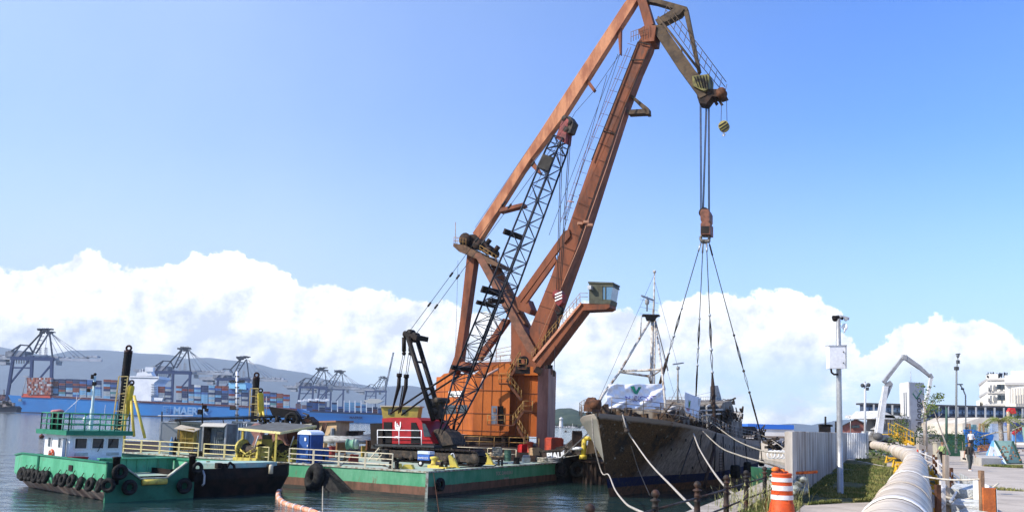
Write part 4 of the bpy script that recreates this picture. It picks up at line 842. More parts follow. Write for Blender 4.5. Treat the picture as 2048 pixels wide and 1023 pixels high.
# ---------------------------------------------------------------- green workboat at the left, black lighter, spud barge behind
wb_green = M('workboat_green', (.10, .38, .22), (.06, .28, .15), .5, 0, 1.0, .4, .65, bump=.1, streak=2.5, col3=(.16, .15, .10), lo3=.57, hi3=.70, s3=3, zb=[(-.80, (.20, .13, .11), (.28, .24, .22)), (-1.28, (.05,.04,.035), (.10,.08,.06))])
green_trim = M('dark_green_trim', (.02, .16, .09), (.03, .2, .12), .5, 0, 2)
W0 = V((-20.3, 41.0, 0)); WA = V((-.78, .625, 0)).normalized(); WB = V((.625, .78, 0)).normalized()
def wp(a, b, z): return W0+WA*a+WB*b+V((0, 0, z))
def workboat():
    MW = Matrix.Translation((0,0,0)); t = thing('workboat', 'green workboat with white wheelhouse and a row of tyres along its side', 'boat', (W0.x, W0.y, -1.2))
    L, B = 13.4, 4.8; o = MB(); zt = -.50
    def outline(inset, z, f=0.):      # plan outline at a level
        return [wp(0+f, inset, z), wp(L*.8, inset-.0, z), wp(L-.3-inset*.5-f, inset+.5, z), wp(L-inset*.5-f, B/2, z), wp(L-.3-inset*.5-f, B-inset-.5, z), wp(L*.8, B-inset, z), wp(0+f, B-inset, z)]
    lv = [outline(.9, -3.2, 1.6), outline(.5, -2.5, 1.0), outline(.12, -2.05, .3), outline(0, -1.75, 0), outline(0, -1.72, 0)]
    top = outline(0, zt, 0); top = [p+V((0,0,-.22*max(0, (i in (2,3,4)))*1.0)) for i, p in enumerate(top)]; lv.append(top)
    # open at the stern side: walls only on the far side, the near transom is built apart
    o.grid(lv, False); k = 7
    o.add([lv[0][0], lv[0][6], lv[4][6], lv[4][0]], [(0,1,2,3)]) if False else None
    hull = o.out('hull', wb_green, t)
    o = MB(); inner = [p for p in outline(.06, -1.22)]; o.add(inner, [tuple(range(7))]); o.out('deck', deck_green, hull)
    o = MB(); top2 = outline(.0, zt+.0); 
    for a, b in ((0,1),(1,2),(2,3),(3,4),(4,5),(5,6)): 
        pa, pb = top[a], top[b]; o.beam(pa+V((0,0,.02)), pb+V((0,0,.02)), .14, .08)
    o.beam(wp(8.3,-.03,zt), wp(8.3,-.03,-1.8), .10); o.out('gunwale', green_trim, hull)
    # transom facing right: low sill with roller between raised shoulders
    o = MB(); T = lambda b, z, a=0.: wp(a, b, z)
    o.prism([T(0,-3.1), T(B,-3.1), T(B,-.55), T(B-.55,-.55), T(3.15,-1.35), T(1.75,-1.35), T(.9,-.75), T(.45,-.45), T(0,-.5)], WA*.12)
    o.out('transom', M('shaded_green_paint', (.02, .12, .065), (.03,.16,.09), .5, 0, 1.2, bump=.1, zb=[(-1.75, (.03,.025,.02), (.06,.04,.03))]), t)  # darker copy of the workboat green, the transom's shade painted in
    o = MB(); 
    for b0, z0, b1, z1 in ((.9,-.75,1.75,-1.35), (3.15,-1.35,4.25,-.55)): o.beam(T(b0,z0,-.02), T(b1,z1,-.02), .22, .07, up=(0,0,1))
    o.beam(T(1.75,-1.33,-.02), T(3.15,-1.33,-.02), .3, .06, up=(0,0,1)); o.out('sill', M('pale_worn_edge', (.42,.46,.38)), t)
    o = MB(); o.lathe([(0,0),(.16,0),(.16,1.3),(0,1.3)], T(1.8,-1.52,-.15), 14, WB); o.out('stern_roller', yellow_p, t)
    o = MB()      # posts and quarter fenders
    for b in (.45, B-.2): p = T(b, -.9); o.lathe([(0,-.7),(.18,-.7),(.18,.62),(.22,.64),(.22,.7),(0,.72)], p, 14)
    o.out('towing_post', black_steel, t)
    o = MB(); o.prism([wp(.3,.2,-.52), wp(0,B,-.50), wp(2.8,B,-.45), wp(2.8,.2,-.45)], (0,0,.06)) if False else None
    # far inner bulwark in shade with ribs
    o.prism([wp(2.2,.6,-1.2), wp(2.2,B-.1,-1.2), wp(2.2,B-.1,-.42), wp(2.2,.6,-.40)], WA*.08)
    for i in range(7): o.beam(wp(2.15,.9+i*.58,-1.2), wp(2.15,.9+i*.58,-.45), .07)
    o.beam(wp(2.15,.5,-.40), wp(2.15,B,-.42), .35, .06, up=(0,0,1)); o.out('inner_bulwark', wb_green, t)
    # wheelhouse
    H0 = V((-24.45, 44.95, 0)); h = lambda a, b, z: H0+WA*a+WB*b+V((0,0,z))
    wm = M('wheelhouse_white', (.74,.77,.80), (.62,.64,.64), .4, 0, 1.5, .5, .7)
    o = MB(); a1, b1, zb, ztp = 3.3, 2.95, -1.22, .72; o.prism([h(0,0,zb), h(a1,0,zb), h(a1,b1,zb), h(0,b1,zb)], (0,0,ztp-zb)); wh = o.out('wheelhouse', wm, t)
    o = MB(); e = .38; o.prism([h(-e,-e,ztp), h(a1+e,-e,ztp), h(a1+e,b1+e,ztp), h(-e,b1+e,ztp)], (0,0,.26)); o.out('roof', green_trim, wh)
    fr = M('wheelhouse_window_frame', (.10,.11,.11), None, .5)
    for b in (.28, 1.22, 2.08):      # three front windows
        o = MB(); o.prism([h(-.02,b,-.02), h(-.02,b+.62,-.02), h(-.02,b+.62,.55), h(-.02,b,.55)], WA*.03); pn = o.out('window', glass_m, wh)
        o = MB()
        for z in (-.04, .57): o.beam(h(-.04,b-.03,z), h(-.04,b+.65,z), .05)
        for q in (b-.03, b+.65): o.beam(h(-.04,q,-.04), h(-.04,q,.57), .05)
        o.out('frame', white_p, pn)
        o = MB(); o.beam(h(-.08,b+(.1 if b < 1 else .3),.5 if b != 1.22 else -.2), h(-.08,b+(.02 if b != 1.22 else .6),.0 if b != 1.22 else .45), .03); o.out('wiper', black_steel, pn)
    for a in (1.0, 2.35):
        o = MB(); w = .35; o.prism([h(a,-.03,0), h(a+w,-.03,0), h(a+w,-.03,.5), h(a,-.03,.5)], WB*.04); pn = o.out('window', glass_m, wh); o = MB(); o.beam(h(a-.03,-.04,-.02), h(a-.03,-.04,.52), .04); o.beam(h(a+w+.03,-.04,-.02), h(a+w+.03,-.04,.52), .04); o.out('frame', white_p, pn)
    o = MB(); o.prism([h(.42,-.03,-1.2), h(.85,-.03,-1.2), h(.85,-.03,.52), h(.42,-.03,.52)], WB*.04); o.out('doorway', M('dark_interior', (.006,.006,.006)), wh)
    o = MB(); o.prism([h(.36,-.05,-1.1), h(.16,-.30,-1.1), h(.16,-.30,.5), h(.36,-.05,.5)], WA*.05); dr = o.out('door', wm, wh)
    o = MB(); 
    for b in (.3, 2.05): o.prism([h(-.03,b,-.42), h(-.03,b+.72,-.42), h(-.03,b+.72,-.25), h(-.03,b,-.25)], WA*.03)
    o.out('vent_grille', galv, wh)
    # roof rails, mast, searchlight and so on
    o = MB(); zr = ztp+.26; R = [h(-.2,-.2,zr), h(a1+.2,-.2,zr), h(a1+.2,b1+.2,zr), h(-.2,b1+.2,zr), h(-.2,-.2,zr)]; rail(o, R, .95, 3, .03, .75, 5); o.out('roof_rail', M('rail_green', (.03,.28,.15), (.04,.2,.12), .5), wh)
    o = MB(); p = h(1.2,1.6,zr); o.lathe([(.11,0),(.11,1.2),(.08,1.3),(.07,3.1),(0,3.15)], p, 10); ms = o.out('mast', M('pale_green_mast', (.50,.62,.58)), wh)
    o = MB(); o.box(p+V((.05,-.1,2.7)), (.18,.18,.22)); o.box(p+V((-.1,-.1,3.1)), (.12,.12,.25)); o.ball(p+V((0,0,3.25)), .09, 8); o.box(p+V((-.25,-.1,2.3)), (.16,.16,.2)); o.out('navigation_light', black_steel, ms)
    o = MB()
    for dx, z in ((-1.0,2.2), (1.5,2.9), (.7,1.5)): q = p+V((dx,0,0)); o.tube([q, q+V((.05,0,z))], .016, 4)
    o.tube([p+V((0,0,2.6)), h(3,-.1,zr)], .01, 3); o.out('aerial', galv, ms)
    o = MB(); q = h(.3,.9,zr+.62); o.lathe([(0,-.16),(.12,-.16),(.16,-.05),(.18,.14),(0,.14)], q, 14, (.7,-.7,.1)); o.tube([q-V((0,0,.1)), q-V((0,0,.62))], .04, 6); o.out('searchlight', white_p, wh)
    for j, aa in enumerate((2.6, 1.9)):
        o = MB(); q = h(aa,.1,zr); o.lathe([(0,0),(.17,0),(.17,.95),(0,.97)], q, 12); o.out('life_raft_canister', black_steel, wh)
    o = MB(); q = h(2.25,.1,zr+1.02); o.ball(q, .34, 8, .35); o.ball(q+V((.2,-.1,.03)), .26, 8, .4); o.out('pink_cloth', M('pink_cloth', (.5,.25,.24), (.35,.15,.15), .9), wh)
    t2 = thing('life_ring', 'orange and white life ring on the white wheelhouse wall', 'life ring', h(2.1,-.08,-.35)); o = MB(); o.torus(h(2.1,-.08,-.38), WB, .2, .07, 20, 8); b = o.out('ring', M('life_ring_orange', (.6,.10,.04), (.8,.7,.65), .5, 0, 5, .5,.52), t2)
    m = MB(); q = h(-.5,.3,-1.2); m.box(q+V((0,0,.35)), (.85,.5,.7), atan2(WB.y,WB.x)); m.box(q+V((0,0,.72)), (.9,.55,.06), atan2(WB.y,WB.x)); solo(m, 'deck_box', M('dark_red_box', (.25,.02,.02), (.18,.02,.02)), 'dark red box below the wheelhouse window on the green workboat', 'box')
    m = MB(); q = h(-.6,1.8,-.75); m.ball(q, .33, 8, .7); m.ball(q+V((.3,.1,-.1)), .25, 8, .8); m.ball(q+V((-.35,0,-.15)), .25, 8, .7); solo(m, 'black_bundle', grimy, 'black bundle lying on the workboat deck under the middle window', 'bundle')
    # tyres along the lit side
    sp = [.25, 1.3, 2.45, 3.5, 4.5, 5.3, 6.7, 7.3, 8.1, 8.7, 9.2, 9.9, 10.4, 10.8]
    for i, a in enumerate(sp):
        q = wp(a, -.20+max(0, a-9.8)*.25, -1.62-.03*(i % 3)); r = random.Random(i); tt = thing('tyre_fender', ORD[len(sp)-1-i]+' black tyre from the bow hanging on the green workboat\'s side', 'tyre', q, 0, 'tyres along the green workboat'); o = MB(); o.torus(q, WB*-1+WA*(.35*(r.random()-.2))+V((0,0,.25)), .27, .115, 18, 8); o.out('tyre', rubber, tt)
        o = MB(); o.tube([q+V((0,0,.25)), q+WB*.16+V((0,0,.55))], .025, 4); o.out('chain', grimy, tt)
    for b, z, R, lab in ((.55,-.95,.42,'big black tyre at the left shoulder of the shaded transom'), (B+.0,-.85,.34,'black tyre at the right shoulder of the workboat transom'), (1.1,-1.75,.42,'black tyre low on the shaded transom, left of the yellow roller'), (4.1,-1.8,.45,'black tyre low on the transom, right of the yellow roller'), (.0,-1.6,.38,'black tyre rounding the near corner of the green workboat')):
        q = wp(-.24, b, z); m = MB(); m.torus(q, WA if b else (WA+WB), R*.68, R*.3, 20, 8); solo(m, 'tyre_fender', rubber, lab, 'tyre', 'tyres on the workboat transom')
    m = MB(); c = atZ(178,961,-1.45); m.box(wp(4.1,-.03,-.98), (.42,.06,.3), atan2(WA.y,WA.x)); hp = solo(m, 'scupper', M('dark_opening', (.03,.015,.015)), 'dark square scupper opening in the green workboat side', 'scupper')
workboat()
def lighter():
    t = thing('lighter', 'black hulled lighter wedged between the green workboat and the green barge', 'boat', (-16, 47, -1.5))
    P = [V((-18.3,43.9,0)), V((-16.3,45.5,0)), V((-14.35,48.2,0)), V((-13.55,49.7,0)), V((-13.7,50.6,0)), V((-17.5,52.2,0)), V((-24,51.5,0)), V((-25,49,0))]; c = V((-18,48.5,0))
    def lvl(z, k): return [V((*(c.lerp(p, k)).xy, z)) for p in P]
    o = MB(); L0, L1, L2, L3 = lvl(-3, .82), lvl(-2.5, .9), lvl(-1.5, 1), lvl(-.92, 1.0)
    L3 = [V((p.x, p.y, p.z+(.14 if i in (3,4) else 0))) for i, p in enumerate(L3)]
    o.grid([L0, L1, L2, L3], False, True); o.out('hull', M('black_hull_paint', (.005,.005,.005), (.020,.013,.010), .7, 0, 1.5, bump=.3), t)
    o = MB(); o.add(lvl(-1.06, .99), [tuple(range(8))]); o.out('deck', M('grey_worn_deck', (.30,.29,.26), (.15,.12,.1), .8, 0, 2), t)
    o = MB(); q = lvl(-1.05, .86); o.prism([q[1], q[2], q[3], V((-15.0,50.2,-1.05)), V((-19.5,48.0,-1.05)), V((-19.3,46.2,-1.05))], (0,0,.38)); cm = o.out('coaming', M('pale_teal_coaming', (.30,.48,.42), (.40,.42,.33), .7, 0, 1.5, col3=(.2,.13,.08), lo3=.6, hi3=.65, s3=3), t)
    o = MB()
    for x, y in ((165,575),(560,610)): p = atD(380+x/4.588, 800+y/4.588, 46.4+x*.004); o.box(p, (.22,.04,.26), .9)
    o.out('patch', M('tan_patch', (.45,.35,.16)), cm)
    o = MB(); o.box(atD(437,930,45.9), (.28,.3,.3), .9); o.box(atD(449,931,46.1), (.28,.3,.3), .9); o.tube([atD(454,932,46), atD(460,924,46.2), atD(468,930,46.4), atD(470,942,46.5)], .08, 6); o.out('deck_fitting', black_steel, t)
    o = MB(); p = atD(542,936,48); o.lathe([(0,-.3),(.13,-.3),(.13,.15),(.10,.22),(0,.24)], p, 12); o.out('bitt', M('cream_bitt', (.55,.5,.36)), t); o = MB(); o.lathe([(0,-.3),(.1,-.3),(.1,.2),(0,.22)], atD(536,934,48.6), 12); o.out('bitt', black_steel, t)
    o = MB(); o.tube([atD(404,936,45), atD(409,950,45), atD(408,966,44.9), atD(404,970,44.9)], .06, 6); o.out('hose', galv, t)
lighter()
def oil_boom():
    t = thing('oil_boom', 'orange floating oil boom curving out from under the black lighter', 'boom', atZ(575,1000,WZ)); px = [(562,975),(556,985),(557,995),(566,1004),(580,1010),(600,1015),(622,1021),(645,1030),(670,1044)]
    P = [atZ(x, y, WZ+.06) for x, y in px]; pts = []
    for i in range(len(P)-1):
        for k in range(4): pts.append(P[i].lerp(P[i+1], k/4))
    n = 0; o = MB(); i = 0
    while i+3 < len(pts): o.tube(pts[i:i+4], [.09,.15,.15,.09], 8); i += 3
    o.out('float', M('faded_orange_vinyl', (.62,.20,.09), (.60,.40,.30), .6, 0, 5, .45,.6), t)
    o = MB()
    for p in pts[3::3]: o.lathe([(.10,-.08),(.17,-.04),(.17,.04),(.10,.08)], p, 8, (1,-.6,0))
    o.out('joint', M('pale_vinyl', (.6,.5,.45)), t)
oil_boom()
cont_grey = M('grey_container_paint', (.30,.33,.35), (.18,.19,.20), .6, .1, 1.2, .45, .65, streak=4, wave=('X', .28, .9))
def spud_barge():
    t = thing('spud_barge', 'low rusty barge carrying the spuds and grey cabins behind the green one', 'barge', (-30, 74, WZ))
    def at(px, d, z): return V(((px-1024)/F*d, d, z))
    o = MB(); o.prism([at(232,62,-3), bp(1,28.4,0)*1+V((0,0,-3-BZ)), bp(18.4,28.4,0)+V((0,0,-3-BZ)), bp(18.8,14,0)+V((0,0,-3-BZ)), at(770,78,-3), at(760,92,-3), at(245,86,-3)], (0,0,2.0)); o.out('hull', dark_rust, t)
    # spuds
    for k, (x0, y0, x1, y1, d, r, lab) in enumerate(((257,695,232,905,66,.32,'taller black steel spud standing at the left, beside a yellow cylinder'), (513,748,507,850,74,.30,'shorter black steel spud near the middle, in a yellow ladder cage'))):
        a, b = atD(x0,y0+6,d), atD(x1,y1,d); s = thing('spud', lab, 'spud', b, 0, 'black spuds of the barge'); o = MB(); n = 60; o.tube([b.lerp(a, i/n) for i in range(n+1)], [r*(1.03 if i % 2 else .98) for i in range(n+1)], 14); o.out('pole', M('ribbed_black_spud', (.006,.006,.006), (.05,.02,.014), .55, 0, 1.2, .55, .7), s)
        o = MB(); ax = (a-b).normalized(); o.torus(a+ax*.22, (0,1,0), .2, .09, 14, 6); o.tube([a-ax*.25, a+ax*.03], r*1.02, 12); o.out('lifting_eye', M('rusty_black', (.03,.012,.01)), s)
    # yellow cylinders on legs
    for k, (x, yt, yb, d, x2, lab) in enumerate(((263,770,838,64.5,250,'yellow cylinder on splayed legs beside the taller spud'), (521,785,832,73,519,'yellow cylinder beside the shorter spud'))):
        a, b = atD(x,yt,d), atD(x2+(4 if k else 0),yb,d); s = thing('spud_cylinder', lab, 'cylinder', b, 0, 'yellow spud cylinders'); o = MB(); ax = (a-b); o.tube([b, b+ax*.12, b+ax*.2, b+ax*.95, a], [.12,.24,.27,.27,.2], 14); o.out('barrel', M('strong_yellow', (.62,.46,.03), (.5,.36,.04), .4, 0, 2), s)
        o = MB(); o.torus(a+V((0,0,.22)), (0,1,0), .17, .07, 12, 6); o.tube([a, a+V((0,0,.15))], .15, 8); o.out('clevis', black_steel, s)
        legs = ((252,800,247,900), (262,800,268,872), (268,790,290,875)) if k == 0 else ((519,825,520,850), (526,822,532,850))
        for q in legs: o = MB(); o.tube([atD(q[0],q[1],d-.3), atD(q[2],q[3],d-.6)], .11, 6); o.out('leg', yellow_p, s)
    # cages with ladders
    for k, (x0, x1, yt, yb, d, lab) in enumerate(((238,256,752,890,64,'yellow ladder cage round the taller spud'), (501,517,776,838,73,'yellow ladder cage round the shorter spud'))):
        s = thing('ladder_cage', lab, 'ladder', atD(x0,yb,d), 0, 'yellow ladder cages'); o = MB()
        lean = -18 if k == 0 else -3
        for x in (x0, x1):
            for dd in (0, 1.2): o.beam(atD(x,yt,d+dd), atD(x+lean,yb,d+dd), .08)
        for i in range(4): y = yt+(yb-yt)*i/4; l = lean*i/4; o.beam(atD(x0+l,y,d), atD(x1+l,y,d), .07); o.beam(atD(x1+l,y,d), atD(x1+l,y,d+1.2), .07)
        o.out('frame', M('pale_cage_yellow', (.55,.42,.16), (.35,.25,.1)), s); o = MB()
        for i in range(22): y = yt+(yb-yt)*i/21; l = lean*i/21; o.beam(atD(x1-6+l,y,d-.05), atD(x1+l,y,d-.05), .035)
        o.out('rung', rail_y, s)
    # grey container cabins
    def cabin(name, xa, xb, yt, yb, d, rz, lab, mat, dep=2.4):
        a, b = atD(xa,yb,d), atD(xb,yb,d); z1 = atD(xa,yt,d).z; L = (b.x-a.x)/cos(rz); s = thing(name, lab, 'container', (a.x,a.y,BZ+.05), rz, 'cabins on the spud barge'); Hh = z1-BZ
        o = MB(); n = int(L/.14); rows = [[], []]
        for i in range(n*2+1): y = 0 if (i//1) % 2 else .05; x = L*i/(2*n); [r.append(V((x, y, z))) for r, z in zip(rows, (0, Hh))]
        o.grid(rows, False); o.box((L/2, dep/2+.04, Hh/2), (L, dep, Hh-.02)); w = o.out('corrugated_wall', mat, s, False)
        o = MB()
        for x in (0, L): o.box((x,0,Hh/2), (.12,.14,Hh))
        for z in (.05, Hh-.03): o.box((L/2,0,z), (L,.14,.10))
        o.box((L/2,dep/2,Hh+.03), (L+.1, dep+.1, .06)); o.out('corner_frame', galv, s, False); return s, L, Hh
    s, L, Hh = cabin('container_cabin', 318, 404, 844, 898, 66, .10, 'long grey corrugated container cabin behind the yellow shed', cont_grey)
    o = MB(); o.box((3.0,-.9,Hh*.40), (2.2,1.7,Hh*.80)) if False else None; o.box((.7,-.02,Hh*.5),(1.3,.06,Hh*.9)); o.out('end_panel', M('flat_grey_panel', (.26,.28,.30)), s, False)
    s2, L2, H2 = cabin('container_cabin', 462, 512, 844, 898, 68, .05, 'grey container cabin with vertical bars behind the yellow winch', cont_grey)
    o = MB()
    for i in range(5): o.tube([(.3+i*.22,-.08,.3),(.3+i*.22,-.08,H2-.1)], .03, 5)
    o.out('locking_bar', white_p, s2, False)
    s3, L3, H3 = cabin('container_cabin', 404, 450, 848, 900, 62, -.05, 'small dark grey cabin with doorway and barred window', M('slate_grey', (.14,.17,.19), (.1,.11,.12)), 2.0)
    o = MB(); o.box((.35,-.05,H3*.45), (.5,.06,H3*.85)); o.out('doorway', M('dark_interior', (.006,.006,.006)), s3, False); o = MB(); o.box((1.35,-.05,H3*.62), (.5,.06,.6)); o.out('window', glass_m, s3, False); o = MB(); o.prism([(-.05,.1,H3+.05),(1.8,.1,H3+.05),(1.8,-.5,H3-.2),(-.05,-.5,H3-.2)], (0,0,.05)); o.out('awning', M('pale_awning', (.5,.47,.4)), s3, False)
    m = MB(); a = atD(337,842,64); b = atD(545,834,70); m.prism([a, b, b+V((2,5,.15)), a+V((-1,5,.15))], (0,0,.07)); m.beam(a+V((.5,0,.1)), b+V((.5,0,.1)), .1,.18)
    for i in range(5): p = a.lerp(b, .1+i*.2); m.beam(p, V((p.x, p.y+.5, p.z-.55)), .06)
    m.beam(atD(340,837,64.2), atD(545,829,70), .05); solo(m, 'sheet_roof', M('thin_dark_roof', (.03,.03,.032), (.06,.045,.035)), 'thin dark sheet roof over the grey container cabins', 'roof')
    # yellow shed, gas bottle, posts
    s = thing('gas_shed', 'small yellow framed shed with slanted roof before the grey container', 'shed', atD(352,902,60)); o = MB(); a = atD(354,900,60); w = 1.15; hgt = 1.65
    for x in (0, w/2, w):
        for y in (0, .9): o.beam(a+V((x,y,0)), a+V((x,y,hgt-y*.1)), .07)
    for z in (.1, .9, hgt-.05): o.beam(a+V((0,0,z)), a+V((w,0,z)), .06)
    for i in range(7): o.beam(a+V((.1+i*.15,.02,0)), a+V((.1+i*.15,.02,hgt)), .03)
    o.box(a+V((w/2,.5,.8)), (w*.9,.7,1.4)); o.out('frame', M('ochre_frame', (.38,.26,.05), (.15,.1,.04)), s); o = MB(); o.prism([a+V((-.2,-.3,hgt-.05)), a+V((w+.15,-.3,hgt-.25)), a+V((w+.15,.9,hgt-.05)), a+V((-.2,.9,hgt+.2))], (0,0,.05)); o.out('roof', M('pale_tan_roof', (.5,.42,.3)), s)
    for i, (px, col, nm) in enumerate(((342,(.08,.20,.35),'pale blue'), (349,(.015,.015,.015),'black'))): p = atD(px,900,59.5+i*.4); p.z = BZ; m = MB(); m.lathe([(0,0),(.13,0),(.13,1.05),(.05,1.25),(.05,1.35),(0,1.36)], p, 12); solo(m, 'gas_bottle', M('bottle_'+nm.replace(' ','_'), col, None, .4), nm+' gas bottle standing left of the yellow framed shed', 'gas bottle', None, p)
    for k, (x, yt, yb, d, lab) in enumerate(((324,822,842,63,'thin black post with a cross bar at the left end of the dark roof'), (405,805,845,63,'black post carrying two floodlights above the grey cabins'), (474,742,842,72,'white slatted aerial mast beyond the dark roof'), (533,792,842,72,'thin rod above the dark roof, right of the shorter spud'))):
        s = thing('signal_post', lab, 'post', atD(x,yb,d)); o = MB(); o.tube([atD(x,yb,d), atD(x,yt,d)], (.05,.05,.11,.03)[k], 6); o.out('pole', (black_steel, black_steel, white_p, galv)[k], s); o = MB()
        if k == 0: o.beam(atD(x-8,yt+8,d), atD(x+62,yt+8,d), .05)
        elif k == 1: o.box(atD(x-5,yt+18,d), (.3,.25,.4)); o.box(atD(x+4,yt+8,d), (.35,.2,.3), .4); o.box(atD(x+8,yt+14,d), (.25,.2,.25))
        elif k == 2:
            for i in range(8): o.box(atD(x,yt+10+i*11,d), (.34,.2,.10))
            o.box(atD(x-8,815,d), (.5,.3,.35))
        else: o.box(atD(x,yt+6,d), (.1,.1,.2))
        o.out('fitting', (white_p, black_steel, grimy, galv)[k], s)
    # dark excavator arm and machinery heap
    s = thing('excavator', 'black excavator boom and machinery heap above the yellow canopy', 'excavator', atD(575,880,70)); o = MB(); d = 69; q = lambda x, y, dd=0: atD(x, y, d+dd)
    o.prism([q(537,812), q(590,820), q(598,830), q(596,848), q(586,852), q(584,836), q(560,832), q(545,830)], (0,.7,0)); o.tube([q(556,832), q(552,850)], .2, 6); o.tube([q(574,836), q(570,870)], .22, 8); o.out('boom', M('black_grease', (.008,.008,.009), (.02,.015,.012), .6), s)
    o = MB(); o.torus(q(584,838,-.3), (0,1,0), .5, .16, 16, 6); o.out('slew_ring', rubber, s)
    o = MB(); o.prism([q(604,838,2), q(616,832,2), q(627,842,2), q(630,890,2), q(600,890,2)], (0,2,0)); o.prism([q(548,852,2), q(628,848,2), q(630,888,2), q(520,888,2)], (0,1.2,0)); bd = o.out('body', M('rusty_dark_red_steel', (.09,.04,.03), (.03,.02,.016), .8, .1, 3, bump=.4), s)
    o = MB(); r = random.Random(3)
    for i in range(46): x = r.uniform(515,632); y = 848-abs(x-600)*-.02+r.uniform(-13,4)-(8 if x > 575 else 0); o.beam(q(x,y,1), q(x+r.uniform(-16,16), y+r.uniform(-9,14), 1+r.uniform(-1,1)), r.uniform(.05,.16))
    for i in range(28): x = 520+i*3.9; o.box(q(x, 853+(i % 3), .8), (.16,.2,.25), i)
    o.out('pipework', grimy, s)
    m = MB(); m.prism([q(598,848,-1), q(624,846,-1), q(612,860,-1), q(596,861,-1)], (0,.1,0)); solo(m, 'cream_panel', M('cream_panel', (.6,.52,.36)), 'cream panel showing through the black excavator heap', 'panel')
    # pink steel grab pieces
    pk = M('pinkish_primer_steel', (.42,.22,.18), (.32,.15,.12), .6, 0, 1.5)
    for k, (ps, lab) in enumerate(((((510,845),(500,852),(501,862),(509,876),(501,894),(514,898),(524,888),(527,878),(520,866),(523,852)), 'pinkish angular steel clamp under the left end of the canopy'), (((531,886),(539,866),(537,858),(548,856),(549,872),(556,884),(552,896),(532,897)), 'pinkish angular steel clamp behind the yellow canopy post'), (((556,860),(566,858),(568,876),(574,888),(562,896),(554,888)), 'pinkish steel clamp left of the blue toilet'))):
        m = MB(); m.prism([atD(x, y, 60.5) for x, y in ps], (.1,.5,0)); solo(m, 'steel_clamp', pk, lab, 'clamp', 'pinkish steel clamps')
    m = MB(); m.prism([atD(573,862,61), atD(628,858,61), atD(630,893,61), atD(573,896,61)], (0,.8,0)); m.beam(atD(575,885,60.8), atD(626,883,60.8), .1); solo(m, 'steel_hopper', M('brown_hopper', (.16,.06,.045), (.08,.035,.03), .7, 0, 2, bump=.2), 'dark brown steel hopper behind the blue toilet', 'hopper')
    # beige deckhouse
    s = thing('beige_deckhouse', 'beige deckhouse with a narrow door beyond the green barge', 'deckhouse', atD(665,895,78)); o = MB(); a, b, c = atD(628,892,78), atD(671,892,76), atD(697,890,80); H3 = atD(671,846,76).z-a.z
    o.prism([a, b, c, a+(c-b)], (0,0,H3)); w = o.out('wall', M('beige_house_paint', (.50,.36,.21), (.38,.26,.15), .6, 0, 1), s); o = MB(); up = V((0,0,H3)); o.prism([a+up-V((.3,.3,0)), b+up+V((0,-.4,0)), c+up+V((.4,0,0)), a+(c-b)+up], (0,0,.15)); o.out('roof', M('brown_roof', (.28,.14,.08)), s)
    o = MB(); o.prism([atD(661,855,76.2), atD(668,854,76.0), atD(668,886,76.0), atD(661,887,76.2)], (0,.1,0)); o.out('door', galv, w); o = MB(); o.prism([atD(630,847,77.6), atD(637,847,77.4), atD(637,851,77.4), atD(630,851,77.6)], (0,.1,0)); o.out('window', glass_m, w)
    o = MB(); o.beam(atD(643,873,75.6), atD(650,845,75.6), .5, .3); o.tube([atD(646,874,75.3), atD(654,846,75.3)], .08, 5); o.out('ramp', M('rust_brown', (.12,.06,.04)), w)
    s = thing('dark_cabin', 'low dark cabin right of the beige deckhouse', 'cabin', atD(705,885,80)); o = MB(); o.prism([atD(697,862,79), atD(716,862,80), atD(716,882,80), atD(697,884,79)], (0,3,0)); o.out('wall', grimy, s); o = MB(); o.prism([atD(695,861,78.8), atD(718,861,79.8), atD(718,863,79.8), atD(695,863,78.8)], (0,3.4,0)); o.out('roof', dark_rust, s)
    # hose reel, pipes and boxes
    s = thing('hose_reel', 'green and white hose drum beside the railing left of the red crane', 'hose reel', atD(703,895,64)); o = MB(); o.lathe([(.42,0),(.42,.12),(.34,.14),(.34,.55),(.42,.57),(.42,.62)], atD(694,887,64), 18, (1,-.15,0)); o.out('drum', M('hose_green', (.10,.28,.18), (.2,.35,.25), .6, 0, 8), s); o = MB(); o.lathe([(0,0),(.38,0),(.38,.35),(.0,.36)], atD(707,887,64), 18, (1,-.15,0)); o.out('hose', M('pale_hose', (.55,.65,.5), (.4,.5,.4)), s)
    o = MB(); 
    for x in (694, 714): o.beam(atD(x,900,64), atD(x,888,64), .1)
    o.out('stand', grimy, s)
    m = MB()
    for i in range(6): m.tube([atD(636+i*2,873+i*1.6,70-i), atD(760,876+i*1.5,72-i)], .16, 8)
    solo(m, 'pipe_stack', M('pale_dirty_pipes', (.42,.42,.38), (.2,.19,.17), .7, 0, 2), 'stack of pale dirty pipes lying left of the red crane', 'pipes')
    for k, (px, py, d, mt, lab) in enumerate(((655,903,66,M('tan_box', (.4,.26,.15)),'tan crate left of the white gear pile'), (681,905,65,M('brown_crate', (.22,.11,.05), (.15,.08,.04)),'brown crate left of the green hose drum'), (741,900,66,rust_m,'rusty frame crate left of the red crane cab'))):
        p = atD(px,py,d); m = MB(); m.box(p+V((0,0,.4)), (.7,.6,.8), .4); [m.box(p+V((0,0,z)), (.76,.66,.06), .4) for z in (.05,.4,.8)]; solo(m, 'crate', mt, lab, 'crate')
    m = MB(); p = atD(667,904,65.5); r = random.Random(5)
    for i in range(16): m.box(p+V((r.uniform(-.45,.45), r.uniform(-.2,.2), r.uniform(.1,.8))), (.2,.2,.15), r.random()*3, r.random())
    solo(m, 'gear_pile', white_p, 'jumbled white gear pile between tan and brown crates', 'gear')
